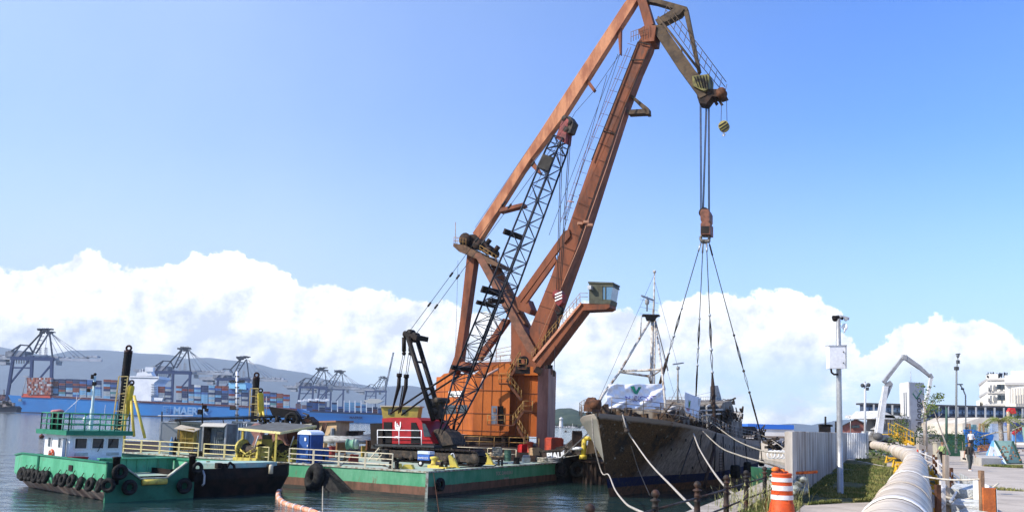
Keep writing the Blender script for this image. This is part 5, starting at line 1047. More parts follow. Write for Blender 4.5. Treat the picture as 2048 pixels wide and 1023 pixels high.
    m = MB(); m.prism([atD(700,872,76), atD(770,862,76), atD(770,884,76), atD(700,884,76)], (0,3,0)); solo(m, 'grey_tarpaulin', M('grey_tarp', (.16,.17,.2), (.10,.11,.13), .8, bump=.5), 'grey tarpaulin heap left of the crane counterweight', 'tarpaulin')
spud_barge()
def tug_behind():
    s = thing('yellow_wheelhouse', 'yellow flared wheelhouse showing above the red crane cab', 'wheelhouse', atD(800,840,80)); o = MB(); q = lambda x, y, dd=0: atD(x, y, 80+dd)
    o.prism([q(762,812), q(838,812), q(834,838), q(766,838)], (0,3.5,0)); b = o.out('wall', M('wheelhouse_yellow', (.50,.36,.07), (.4,.28,.07)), s); o = MB(); o.prism([q(760,810,-.2), q(840,811,-.2), q(840,813,-.2), q(760,812.5,-.2)], (0,4,0)); o.out('roof', M('cream_roof', (.6,.5,.35)), s)
    o = MB(); o.prism([q(776,817,-.1), q(784,817,-.1), q(784,828,-.1), q(776,828,-.1)], (0,.1,0)); o.prism([q(804,818,-.1), q(812,818,-.1), q(812,827,-.1), q(804,827,-.1)], (0,.1,0)); o.out('window', glass_m, b)
    # black tug with white letters at the right end
    t = thing('black_tug', 'black tug bow with white PIAUI letters right of the orange crane', 'tug', atD(1140,940,68)); o = MB()
    P = [(1070,66.5),(1092,65),(1125,64.5),(1160,66),(1215,70)]; top = [atD(x, y, d) for (x, d), y in zip(P, (906,902,900,902,905))]; bot = [V((p.x+.3, p.y+.4, -3)) for p in top]; mid = [V((p.x+.1,p.y+.1,-1.5)) for p in top]
    o.grid([bot, mid, top, [p+V((.3,3,0)) for p in top], [V((p.x+1,p.y+9,p.z)) for p in top]], False); hl = o.out('hull', M('tug_black', (.016,.017,.02), (.05,.035,.03), .5, 0, 1), t)
    text('PIAUÍ', atD(1094,916,64.3), top[2]-top[1], (0,0,1), .62, 'lettering', white_p, hl, .02, bold=.03)
    o = MB(); p = top[0]; o.beam(top[0]+V((0,0,.05)), top[1]+V((0,0,.05)), .12); o.beam(top[1]+V((0,0,.05)), top[2]+V((0,0,.05)), .12); o.beam(top[2]+V((0,0,.05)), top[3]+V((0,0,.05)), .12); o.out('bulwark_rail', grimy, t)
    # dark deck barge right behind, with yellow frame
    s = thing('dark_barge', 'dark rusty barge between the green barge and the derelict ship', 'barge', atD(1170,960,66)); o = MB()
    C = [atD(1128,916,66), atD(1255,912,62)]; o.prism([V((*C[0].xy, -3.1)), V((*C[1].xy, -3.1)), V((C[1].x+4, C[1].y+14, -3.1)), V((C[0].x+4, C[0].y+14, -3.1))], (0,0,2.35)); hh = o.out('hull', dark_rust, s)
    o = MB()
    for i in range(14): a = C[0].lerp(C[1], (i+.5)/14); o.beam(V((a.x, a.y-.08, -2.7)), V((a.x, a.y-.08, -.8)), .12)
    o.beam(V((C[0].x, C[0].y-.1, -.78)), V((C[1].x, C[1].y-.1, -.78)), .3, .1); o.out('rib', dark_rust, hh)
    for k, x in enumerate((1122, 1155)): m = MB(); m.torus(atD(x,938,64.8), (0,1,0), .45, .2, 18, 8); solo(m, 'tyre_fender', rubber, ('left','right')[k]+' black tyre hanging on the dark barge by the green barge end', 'tyre', 'tyres on the dark barge')
    s = thing('pipe_gantry', 'yellow pipe frame with a plank, just left of the derelict bow', 'frame', atD(1170,917,63)); q = lambda x, y, dd=0: atD(x, y, 63+dd); o = MB(); o.tube([q(1166,916), q(1169,875)], .20, 10); o.tube([q(1167,876), q(1200,875)], .18, 10); o.tube([q(1198,875), q(1199,905)], .12, 8); o.lathe([(0,0),(.3,0),(.3,.3),(.2,.35)], q(1166,917), 12); f = o.out('pipe', M('frame_yellow', (.62,.47,.05), (.45,.33,.06), .5, 0, 2), s)
    o = MB(); o.prism([q(1177,879,.3), q(1190,877,.3), q(1189,905,.3), q(1172,907,.3)], (0,.12,0)); o.out('plank', M('tan_plank', (.48,.30,.17), (.36,.22,.12)), s)
    m = MB(); m.tube([q(1123,914,-.5), q(1180,862,-1)], .05, 5); m.tube([q(1118,915,-.5), q(1146,911), q(1172,906)], .04, 5); solo(m, 'mooring_line', rope_m, 'pale rope running up from the yellow bitts past the black tug', 'rope')
    m = MB(); m.box(q(1154,880,3), (.8,.8,1.3)); m.box(q(1154,866,3), (.75,.7,.45)); m.tube([q(1154,878,3), q(1154,866,3)], .12, 8); m.ball(q(1165,868,3), .01); solo(m, 'exhaust_stack', dark_rust, 'small dark stack with a square cap between tug and yellow frame', 'stack')
    m = MB(); r = random.Random(8)
    for i in range(40): x = r.uniform(1120,1200); d = r.uniform(1,5); m.box(q(x, 912-d*2-r.uniform(0,14 if 1130<x<1165 else 5), d), (r.uniform(.2,.9), .4, r.uniform(.2,.7)), r.random()*3, r.random()*.6)
    m.prism([q(1131,892,4), q(1148,878,4), q(1162,884,4), q(1164,905,4), q(1128,905,4)], (0,2,0)); solo(m, 'machinery_heap', grimy, 'dark heap of machinery on the barge left of the yellow frame', 'machinery')
    m = MB(); m.ball(q(1157,896,-.1), .35, 8, .4); m.ball(q(1150,897,-.1), .28, 8, .4); solo(m, 'folded_sheet', white_p, 'pinkish white folded sheet left of the yellow frame', 'sheet')
tug_behind()
# ---------------------------------------------------------------- derelict ship in the slings
SX, SY, SA = 6.65, 52.9, (.42, .907)
SH = Plane((SX, SY), SA); sp_ = SH.pt
def sl_(s, b, z): return V((SX+SA[0]*s+.907*b, SY+SA[1]*s-.42*b, z))    # aft from the stem, towards the quay side, up
def sheer(s):
    T = [(-2.8,3.0),(3,2.72),(9,2.2),(14,1.85),(20,1.55),(30,1.15),(40,1.0),(47,1.1)]
    for (a, za), (b, zb) in zip(T[:-1], T[1:]):
        if s <= b: return za+(zb-za)*max(0, (s-a)/(b-a))
    return T[-1][1]
def stem(z): return -2.8*((z+2.5)/5.5)**.9 if z > -2.5 else 0
def halfb(s, z):
    t = min(1, max(0, (z+3.3)/6.3)); Bm = 4.25+.4*t; Le = 22-11.5*t; pw = 1.5-.55*t
    x = min(1, max(0, (s-stem(z))/Le)); y = Bm*sin(pi/2*x)**pw
    if s > 34: y *= 1-.30*((s-34)/13)**2*(1.6-t)
    return max(0, y)
def hull_mat():
    m = bpy.data.materials.new('derelict_hull'); m.use_nodes = True; nt = m.node_tree; N, L = nt.nodes, nt.links; b = N['Principled BSDF']; b.inputs['Roughness'].default_value = .9; b.inputs['Specular IOR Level'].default_value = .08
    tc = N.new('ShaderNodeTexCoord'); sp = N.new('ShaderNodeSeparateXYZ'); L.new(tc.outputs['Object'], sp.inputs[0])
    def nz(sc, det=8, r=.65, st=(1,1,1), off=0):
        mp = N.new('ShaderNodeMapping'); mp.inputs['Scale'].default_value = st; L.new(tc.outputs['Object'], mp.inputs[0]); n = N.new('ShaderNodeTexNoise'); n.noise_dimensions = '4D'; n.inputs['W'].default_value = off
        n.inputs['Scale'].default_value = sc; n.inputs['Detail'].default_value = det; n.inputs['Roughness'].default_value = r; L.new(mp.outputs[0], n.inputs['Vector']); return n.outputs[0]
    def mr(x, a, c, t0=0, t1=1):
        n = N.new('ShaderNodeMapRange'); L.new(x, n.inputs[0]); n.inputs[1].default_value = a; n.inputs[2].default_value = c; n.inputs[3].default_value = t0; n.inputs[4].default_value = t1; return n.outputs[0]
    def mt(op, a, c):
        n = N.new('ShaderNodeMath'); n.operation = op
        for i, x in enumerate((a, c)):
            if isinstance(x, (int, float)): n.inputs[i].default_value = x
            else: L.new(x, n.inputs[i])
        return n.outputs[0]
    def mix(f, a, c):
        n = N.new('ShaderNodeMix'); n.data_type = 'RGBA'
        for i, x in ((0, f), (6, a), (7, c)):
            if isinstance(x, (int, float)): n.inputs[i].default_value = x
            elif isinstance(x, tuple): n.inputs[i].default_value = (*x, 1)
            else: L.new(x, n.inputs[i])
        return n.outputs[2]
    X, Y, Z = sp.outputs
    brown = mix(mr(nz(14, 10, .8), .40, .62), (.022, .014, .008), (.16, .090, .040)); brown = mix(mr(nz(.8, 4), .5, .62), brown, (.030, .024, .018)); brown = mix(mr(nz(2.2, 6, .7, off=4), .60, .68), brown, (.25, .23, .19))
    pale = mix(mr(nz(2.5, 8, .7, (1.6, 1.6, .22), 2), .42, .68), (.27, .235, .19), (.09, .062, .042)); pale = mix(mr(nz(6, 6, .7, (1, 1, .5), 7), .60, .68), pale, (.07, .05, .04))
    edge = mt('ADD', X, mt('MULTIPLY', mt('ADD', Z, 1.3), -.75)); edge = mt('ADD', edge, mt('MULTIPLY', nz(.9, 5, .6, off=8), 2.5))
    port = mr(Y, .3, -.3)                         # landward-side mask, not used
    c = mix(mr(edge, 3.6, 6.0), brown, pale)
    c = mix(mt('MULTIPLY', mr(Y, .0, .25), .75), c, (.36, .35, .30))  # sunlit look of the starboard side painted in as a paler colour
    c = mix(mr(mt('ADD', X, nz(3, 4)), -1.1, -1.7), c, (.55, .54, .48)) if False else c
    top = mr(mt('ADD', mt('SUBTRACT', Z, mt('MULTIPLY', X, -.055)), mt('MULTIPLY', nz(3, 5), .2)), 2.45, 2.6)
    c = mix(mt('MULTIPLY', top, .6), c, (.36, .30, .25))
    zz = mt('ADD', Z, mt('MULTIPLY', nz(5, 5), .10))
    c = mix(mr(zz, -1.22, -1.26), c, mix(mr(nz(5, 6, .7, off=3), .5, .64), (.012, .018, .055), (.05, .045, .045)))
    c = mix(mr(zz, -1.83, -1.90), c, mix(mr(nz(4, 8, .7, off=5), .42, .6), (.15, .075, .04), (.05, .04, .025)))
    L.new(c, b.inputs['Base Color'])
    bn = N.new('ShaderNodeBump'); bn.inputs['Strength'].default_value = .6; bn.inputs['Distance'].default_value = .06; L.new(nz(9, 8, .75, off=11), bn.inputs['Height']); L.new(bn.outputs[0], b.inputs['Normal'])
    return m
ruin = M('ruined_grey_steel', (.24, .22, .19), (.09, .065, .045), .85, .1, 1.6, .40, .62, bump=.4, streak=2.5, col3=(.03,.025,.02), lo3=.56, hi3=.62, s3=2.5)
ruin_w = M('flaking_white_paint', (.50, .48, .44), (.22, .15, .10), .75, 0, 3, .48, .6, bump=.3)
dark_ruin = M('burnt_dark_steel', (.035, .028, .022), (.11, .07, .045), .9, 0, 3, bump=.4)
def splate(mb, poly, w, off=0.):
    near = [sp_(x, y, off+w/2) for x, y in poly]; mb.prism(near, -SH.n*w)
def ship():
    rz = atan2(SA[1], SA[0]); t = thing('derelict_ship', 'rusty derelict research ship with stained brown and grey hull, held in crane slings', 'ship', (SX, SY, 0), rz)
    o = MB(); zs = [-3.3, -2.9, -2.5, -2.1, -1.7, -1.2, -.7, -.1, .5, 1.1, 1.6]; S = [0, .12, .3, .6, 1, 1.5, 2.2, 3, 4, 5.5, 7, 9, 11, 14, 17, 20, 24, 28, 32, 36, 40, 43, 45.5, 47]
    for sgn in (1, -1):
        rows = []
        for k in range(len(zs)+5):
            row = []
            for s in S:
                sh = sheer(s); 
                if k < len(zs): z = zs[k] if zs[k] < sh-.5 else sh-.5
                else: z = (sh-.5)+.5*(k-len(zs)+1)/5
                if k == len(zs): z = sh-.40
                z0 = stem(z); ss = z0+(47-z0)*(s/47)
                hb = halfb(ss, z); 
                if k >= len(zs) and (k-len(zs)) in (1, 3) and s < 8: hb += .07*(1-s/8)
                row.append(sl_(ss, hb*sgn, z))
            rows.append(row)
        o.grid(rows, True)
    o.grid([[sl_(47, b*halfb(47, z), z) for z in (-3.3,-2,-1,0,1.1)] for b in (-1,-.5,0,.5,1)], False)
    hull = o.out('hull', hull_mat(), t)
    o = MB(); dl = [(s, sheer(s)-.25) for s in (-2.2,-1.5,-.5,1,3,6,9,14,20,30,40,47)]
    o.grid([[sl_(s, f*max(.05, halfb(s, z)-.05), z) for s, z in dl] for f in (-1, 0, 1)], False); o.out('deck', M('debris_deck', (.28,.22,.15), (.08,.06,.04), .9, 0, 2, bump=.5), t)
    # rail round the forecastle and along the port side
    o = MB(); pts = [sl_(s, -halfb(s, sheer(s))+.1, sheer(s)) for s in (6,3,.5,-.8,-1.8)]+[sl_(s, halfb(s, sheer(s))-.12, sheer(s)) for s in (-1.8,-.8,.5,2,4,6,8,10,12,14,16)]
    rail(o, pts[:5], .95, 3, .022, 1.4, 4); rail(o, pts[5:], .95, 3, .025, 1.5, 4); o.out('bow_rail', M('rail_grey', (.30,.28,.26), (.15,.1,.07)), t)
    o = MB(); pts = [sl_(s, halfb(s, sheer(s))-.15, sheer(s)) for s in (16,20,24,28,32,36,40,44,46.8)]; rail(o, pts, .9, 3, .025, 1.6, 4); pts = [sl_(s, -halfb(s, sheer(s))+.15, sheer(s)) for s in (30,36,42,46.8)]; rail(o, pts, .9, 3, .025, 1.6, 4); o.out('side_rail', M('rail_grey', (.3,.28,.26)), t)
    o = MB(); o.prism([sp_(1183,822), sp_(1185,803), sp_(1191,794), sp_(1197,803), sp_(1201,815), sp_(1202,824)], SH.n*-.5); o.lathe([(0,-.3),(.3,-.3),(.3,.3),(0,.3)], sp_(1191,808,.3), 14, SH.n); o.out('bow_roller', rust_m, t)
    # clutter on the foredeck
    r = random.Random(4); o = MB()
    for i in range(70): s = r.uniform(1, 15); b = r.uniform(-.9,.8)*halfb(s, 2); z = sheer(s)-.2; o.box(sl_(s, b, z+r.uniform(.1,.5)), (r.uniform(.15,.8), r.uniform(.1,.6), r.uniform(.2,.8)), r.random()*3, r.random()*.4)
    for i in range(30): s = r.uniform(3, 18); b = r.uniform(-.9,.9)*4; z = sheer(s); p = sl_(s, b, z); o.tube([p, p+V((r.uniform(-1,1), r.uniform(-1,1), r.uniform(.3,1.2)))], .05, 5)
    o.out('deck_debris', dark_ruin, t)
    # forward mast
    o = MB(); mb_ = sp_(1302,832); o.tube([mb_, sp_(1303,760), sp_(1305,640)], [.17,.15,.13], 10); o.tube([sp_(1306,640), sp_(1308,600), sp_(1309,545)], [.10,.07,.05], 8); o.ball(sp_(1309,543), .14, 8); o.tube([sp_(1308,820,-.4), sp_(1310,640,-.3)], .07, 6)
    mast = o.out('mast', M('pale_worn_mast', (.50,.50,.48), (.28,.22,.17), .7, 0, 5, .45,.6), t)
    o = MB(); o.tube([sp_(1300,641), sp_(1240,742,-2), sp_(1205,790,-2.6), sp_(1194,812,-.6)], [.09,.10,.10,.09], 8); o.tube([sp_(1310,640), sp_(1324,740,2.2), sp_(1331,815,3)], [.07,.08,.08], 6); o.tube([sp_(1311,640), sp_(1336,740,-1)], .05, 5)
    o.tube([sp_(1238,741,-2), sp_(1284,740,0), sp_(1322,738,2)], .10, 6); o.tube([sp_(1240,743,-2), sp_(1300,752)], .10, 6); o.tube([sp_(1298,750), sp_(1302,764)], .12, 6); o.tube([sp_(1306,750), sp_(1324,738,2)], .06, 5); o.tube([sp_(1283,630), sp_(1281,672)], .04, 4); o.out('mast_leg', ruin_w, mast)
    o = MB(); c = sp_(1301,632); o.prism([c+V((x, y, 0)) for x, y in ((-.65,-.5),(.55,-.5),(.75,0),(.55,.5),(-.65,.5))], (0,0,.10)); o.prism([c+V((-.4,-.4,-.01)), c+V((.5,-.4,-.01)), c+V((.35,0,-.35)), c+V((-.2,0,-.3))], (0,.6,0)); cn = o.out('crow_nest', M('dark_platform', (.04,.04,.045)), mast)
    o = MB(); q = sp_(1294,622); o.lathe([(0,0),(.06,0),(.06,.5),(.15,.55),(.18,.75),(.15,.9),(.06,.95),(.05,1.15),(0,1.15)], q, 10); o.beam(sp_(1283,591), sp_(1307,600), .1,.12); o.out('radar', M('radar_grey', (.3,.3,.3)), cn)
    o = MB()
    for y in (615, 628, 600): o.tube([sp_(1280,y-2), sp_(1317,y+6)], .012, 3)
    for a, b, off in (((1309,548),(1190,815),0), ((1309,560),(1356,735),0), ((1306,642),(1352,800),-3), ((1350,800),(1436,780),-2)): o.tube([sp_(*a), sp_(*b, off)], .014, 3)
    o.out('stay_wire', wire_m, mast)
    o = MB(); b0 = sp_(1355,812,-1); o.tube([b0, sp_(1356,734,-1)], .09, 8); o.lathe([(0,0),(.16,0),(.16,.25),(0,.3)], sp_(1356,738,-1), 10); o.beam(sp_(1346,728,-1), sp_(1367,725,-1), .08,.12); o.tube([sp_(1356,772,-1), sp_(1338,808,-2)], .03, 4); o.tube([sp_(1356,772,-1), sp_(1366,806,-.5)], .03, 4); o.out('radar_post', M('radar_post_grey', (.28,.29,.30), (.18,.15,.12)), t)
    # superstructure, ruined and half collapsed
    o = MB(); bw = lambda s: 6.6
    splate(o, [(1338,838),(1340,820),(1352,812),(1366,812),(1372,830),(1390,846),(1372,850)], 5.6, -.6); splate(o, [(1390,852),(1392,824),(1398,812),(1440,810),(1443,832),(1444,862),(1420,862)], 6.0, -.4); o.out('bridge_front', ruin, t)
    o = MB(); splate(o, [(1441,862),(1440,816),(1446,804),(1462,800),(1468,818),(1468,850),(1464,872)], 6.6, -.2); splate(o, [(1462,876),(1463,842),(1484,842),(1487,878)], 7.2, .2); o.out('bridge_house', ruin, t)
    o = MB()
    for p in (((1399,814),(1438,812),(1438,829),(1399,831)), ((1444,822),(1450,820),(1452,858),(1446,860)), ((1455,818),(1463,818),(1464,850),(1457,856)), ((1340,824),(1350,818),(1352,836),(1342,836)), ((1400,836),(1416,836),(1418,856),(1402,856))): splate(o, p, .12, 3.25 if p[0][0] > 1440 else 2.75)
    o.out('wreck_opening', M('opening_black', (.010,.009,.008), (.03,.022,.016), .9), t)  # near-black plates set over the bridge openings
    o = MB(); r = random.Random(12)
    for i in range(60):
        x = r.uniform(1392,1470); y = 812-(x-1392)*.13+r.uniform(-5,5); o.beam(sp_(x, y, r.uniform(-2.5,2.5)), sp_(x+r.uniform(-12,12), y+r.uniform(-9,8), r.uniform(-2.5,2.8)), r.uniform(.05,.22))
    for i in range(50): x = r.uniform(1440,1486); y = r.uniform(815,872); o.beam(sp_(x, y, 3.3), sp_(x+r.uniform(-5,5), y+r.uniform(-14,14), 3.5), r.uniform(.05,.16))
    for i in range(45): x = r.uniform(1345,1445); y = 838+(x-1345)*.2+r.uniform(-14,6); o.beam(sp_(x, y, 3.2), sp_(x+r.uniform(-9,9), y+r.uniform(-10,8), r.uniform(2.5,3.8)), r.uniform(.04,.13))
    o.out('twisted_steel', dark_ruin, t)
    o = MB()
    for i in range(26): x = r.uniform(1392,1485); y = 830+(x-1392)*.35+r.uniform(-10,10); o.beam(sp_(x, y, 3.6), sp_(x+r.uniform(-3,3), y+r.uniform(-12,12), 3.7), r.uniform(.05,.10))
    for a, b in (((1415,862),(1413,812)), ((1413,812),(1420,808)), ((1398,820),(1445,818)), ((1404,830),(1444,826)), ((1460,842),(1462,866)), ((1455,865),(1466,843))): o.beam(sp_(*a, 3.4), sp_(*b, 3.4), .11)
    splate(o, [(1433,810),(1433,772),(1436,770),(1444,800),(1446,810)], .7, -1); splate(o, [(1340,822),(1352,811),(1368,811),(1356,824)], .3, 2.3); o.out('white_wreckage', ruin_w, t)
    o = MB(); p0, p1 = sp_(1467,842,3), sp_(1484,842,3); rail(o, [p0, p1, p1+SH.n*-5], 1.0, 3, .03, .6, 4); p0, p1 = sp_(1338,810,-2), sp_(1420,806,-2.5); rail(o, [p0, p1], .8, 2, .02, 1.5, 4); o.out('upper_rail', ruin_w, t)
    o = MB(); splate(o, [(1487,864),(1488,852),(1510,852),(1514,858),(1516,868),(1500,870)], 5, -.5); splate(o, [(1518,880),(1520,862),(1526,860),(1530,880)], .6, 1.5)
    for i in range(20): x = r.uniform(1488,1532); y = 868+r.uniform(-10,6); o.beam(sp_(x, y, 3.4), sp_(x+r.uniform(-8,8), y+r.uniform(-9,9), r.uniform(0,3.5)), r.uniform(.05,.2))
    o.out('aft_wreckage', dark_ruin, t)
    # hull fittings: portholes, scuppers, rubbing streaks, ladder
    o = MB()
    for i in range(16): s = 13+i*1.9; z = sheer(s)-.95; p = sl_(s, halfb(s, z)+.015, z); o.box(p, (.03,.16,.30), atan2(SA[1],SA[0])+pi/2)
    for s, z in ((4.5,.2),(5.2,.6),(3.6,1.4),(9.5,-.8),(12.5,-.6),(13.6,-.8),(2.8,1.5),(4.4,1.35),(6.2,1.25)): p = sl_(s, halfb(s, z)+.01, z); o.lathe([(0,-.02),(.11,-.02),(.11,.03),(0,.03)], p, 10, SH.n)
    o.out('porthole', M('hole_black', (.006,.006,.006)), hull)
    o = MB()
    for x0, y0, x1, y1, off in ((1389,868,1358,955,4.2), (1404,862,1398,905,4.3), (1432,865,1428,955,4.7), (1468,876,1470,928,4.75), (1490,880,1494,922,4.7), (1520,882,1524,920,4.6), (1446,872,1448,950,4.75)): o.tube([sp_(x0,y0,off), sp_(x1,y1,off-.1)], .05, 5)
    pts = cat_pts(sp_(1390,880,4.35), sp_(1412,942,4.4), .6, 8); o.tube(pts, .035, 4); o.out('hanging_rope', M('black_rope', (.02,.018,.016)), hull)
    o = MB(); a, b = sp_(1442,905,4.75), sp_(1442,950,4.6)
    for dx in (-.18, .18): o.beam(a+V((dx,dx,0)), b+V((dx,dx,0)), .04)
    for i in range(9): p = a.lerp(b, i/8); o.beam(p-V((.18,.18,0)), p+V((.18,.18,0)), .04)
    o.out('hull_ladder', dark_rust, hull)
    for k, (x, y0, y1, w, off, lab) in enumerate(((1471,928,956,.42,5.1,'largest black cylinder fender hanging on the grey hull side'), (1495,922,944,.36,5.1,'middle black cylinder fender hanging on the grey hull side'), (1523,918,932,.30,5.0,'smallest black fender near the stern of the derelict ship'))):
        a, b = sp_(x, y0, off), sp_(x, y1, off); m = MB(); m.lathe([(0,0),(w*.8,.05),(w,.2),(w,(a-b).length-.2),(w*.8,(a-b).length-.05),(0,(a-b).length)], b, 14); solo(m, 'ship_fender', rubber, lab, 'fender', 'black fenders along the derelict hull')
ship()
def cloth(name, corners, nx, ny, amp, mat, lab, cat, seed=0):
    a, b, c, d = corners; o = MB(); rows = []; nn = (b-a).cross(d-a).normalized()
    for j in range(ny+1):
        row = []
        for i in range(nx+1):
            u, v = i/nx, j/ny; p = a.lerp(b, u).lerp(d.lerp(c, u), v); k = mnoise.noise(V((u*5+v*3+seed, v*1.2, seed)))*amp+sin((u*2.2+v*1.4)*9+seed)*amp*.5*(.3+v)+sin((u*3-v*1.5)*14)*amp*.18
            row.append(p+nn*k)
        rows.append(row)
    def conform(tx, lift):
        w_, h_ = (b-a).length, (a-d).length; f = -nn if nn.y > 0 else nn
        for v in tx.data.vertices:
            q = v.co-a; e, g = b-a, d-a; ee, gg, eg, qe, qg = e.dot(e), g.dot(g), e.dot(g), q.dot(e), q.dot(g); D_ = ee*gg-eg*eg; u = (qe*gg-qg*eg)/D_; t_ = (qg*ee-qe*eg)/D_; k = mnoise.noise(V((u*5+t_*3+seed, t_*1.2, seed)))*amp+sin((u*2.2+t_*1.4)*9+seed)*amp*.5*(.3+t_)+sin((u*3-t_*1.5)*14)*amp*.18
            v.co = a.lerp(b, u).lerp(d.lerp(c, u), t_)+nn*k+f*(lift+.01*max(0, (v.co-a).dot(f)))
        tx.data.transform(Matrix.Translation(-ob.location)); tx.parent = ob
    o.grid(rows, True); ob = solo(o, name, mat, lab, cat); sf = ob.modifiers.new('thickness', 'SOLIDIFY'); sf.thickness = .01; return ob, nn, conform
def banners():
    wt = M('white_banner_cloth', (.80,.80,.82), (.72,.74,.80), .75, 0, .7)
    A = [atD(1217,768,55), atD(1328,767,57.5), atD(1331,818,57.2), atD(1209,816,54.6)]; ob, nn, cf = cloth('banner', A, 90, 30, .26, wt, 'wide crumpled white banner with green V mark tied to the bow mast', 'banner', 2)
    gm = M('banner_green', (.02,.22,.13)); pm = M('banner_purple', (.16,.12,.36)); f = -nn if nn.y > 0 else nn
    def P(x, y): u = (x-1217)/111; v = (y-768)/49; return A[0].lerp(A[1], u).lerp(A[3].lerp(A[2], u), v)+f*.26
    m = MB()
    for a, b in (((1262,772),(1269,787)), ((1269,787),(1279,773))): m.prism([P(a[0]-3,a[1]), P(a[0]+3,a[1]), P(b[0]+2.5,b[1]), P(b[0]-2.5,b[1])], f*.01)
    g = m.out('green_mark', gm, None); cf(g, .035)
    x = text('MARFORT', P(1252,801), A[1]-A[0], A[0]-A[3], .52, 'lettering', pm, None, .004); cf(x, .035)
    B = [sp_(1369,783,3.2), sp_(1402,796,3.4), sp_(1396,837,3.4), sp_(1370,824,3.2)]; ob, nn, cf = cloth('flag', B, 20, 20, .05, M('pale_flag_cloth', (.66,.68,.72), (.58,.6,.66), .75, 0, 1), 'hanging pale grey flag with green letter M beside the derelict rail', 'flag', 5)
    f = -nn if nn.y > 0 else nn; Q = lambda x, y: B[0].lerp(B[1], (x-1369)/33).lerp(B[3].lerp(B[2], (x-1369)/33), (y-783-(x-1369)*.35)/41)+f*.09
    x = text('M', Q(1377,812), B[1]-B[0], B[0]-B[3], .72, 'lettering', M('flag_green', (.10,.20,.04)), None, .004, bold=.03, shear=.25); cf(x, .03)
    x = text('MARFORT', Q(1372,819), B[1]-B[0], B[0]-B[3], .27, 'lettering', M('flag_red', (.35,.06,.12)), None, .004, bold=.006); cf(x, .03)
    m = MB(); m.tube([sp_(1396,858,3.3), sp_(1398,796,3.4)], .05, 6); solo(m, 'flag_pole', ruin_w, 'short pale pole holding the flag with the green letter M', 'pole')
banners()
def slings():
    hk = CP(1410,480)
    data = (((1402,484),(1385,545),(1333,718),(1313,790),-3.2,'lifting wire running from the hook down left towards the bow mast','a'), ((1406,486),(1400,560),(1395,700),(1391,812),-2.2,'lifting wire, second from the left, running nearly plumb to the bridge','b'),
            ((1413,486),(1418,560),(1422,700),(1430,866),4.5,'lifting wire, third from the left, with a thick dark strap to the hull edge','c'), ((1418,484),(1440,570),(1488,754),(1526,884),4.5,'lifting wire running from the hook down right towards the stern','d'))
    for a, b, c, d, off, lab, k in data:
        top = hk+V(((a[0]-1410)*.048, 0, -.2)); end = sp_(*d, off); t = thing('lifting_sling', lab, 'sling', end, 0, 'lifting slings on the derelict ship'); L = end-top
        o = MB(); o.tube([top, top+L*.62], .045, 5); 
        nn = L.cross(V((0,1,0))).normalized()
        for s in (-.06, .06): o.tube([top+L*.45, top+L*.53+nn*s*1.8, top+L*.62], .03, 4); o.tube([top+L*.62, top+L*.66+nn*s*1.5, top+L*.72], .03, 4)
        o.out('wire', wire_m, t)
        o = MB(); o.ball(top+L*.44, .13, 8); o.ball(top+L*.62, .15, 8); o.ball(top+L*.73, .14, 8); o.tube([top+L*.01, top+L*.06], .09, 6); o.out('shackle', galv if k != 'd' else grimy, t)
        o = MB(); o.tube([top+L*.73, top+L*.80, end], [.06,.16 if k in 'ac' else .10,.12 if k in 'ac' else .06], 8)
        if k == 'c': o.tube([end, sp_(1428,900,4.8), sp_(1412,955,4.6), sp_(1408,975,4.5)], [.13,.13,.12,.12], 8)
        o.out('strap', M('dark_brown_strap', (.05,.03,.022), (.02,.015,.012), .8), t)
slings()
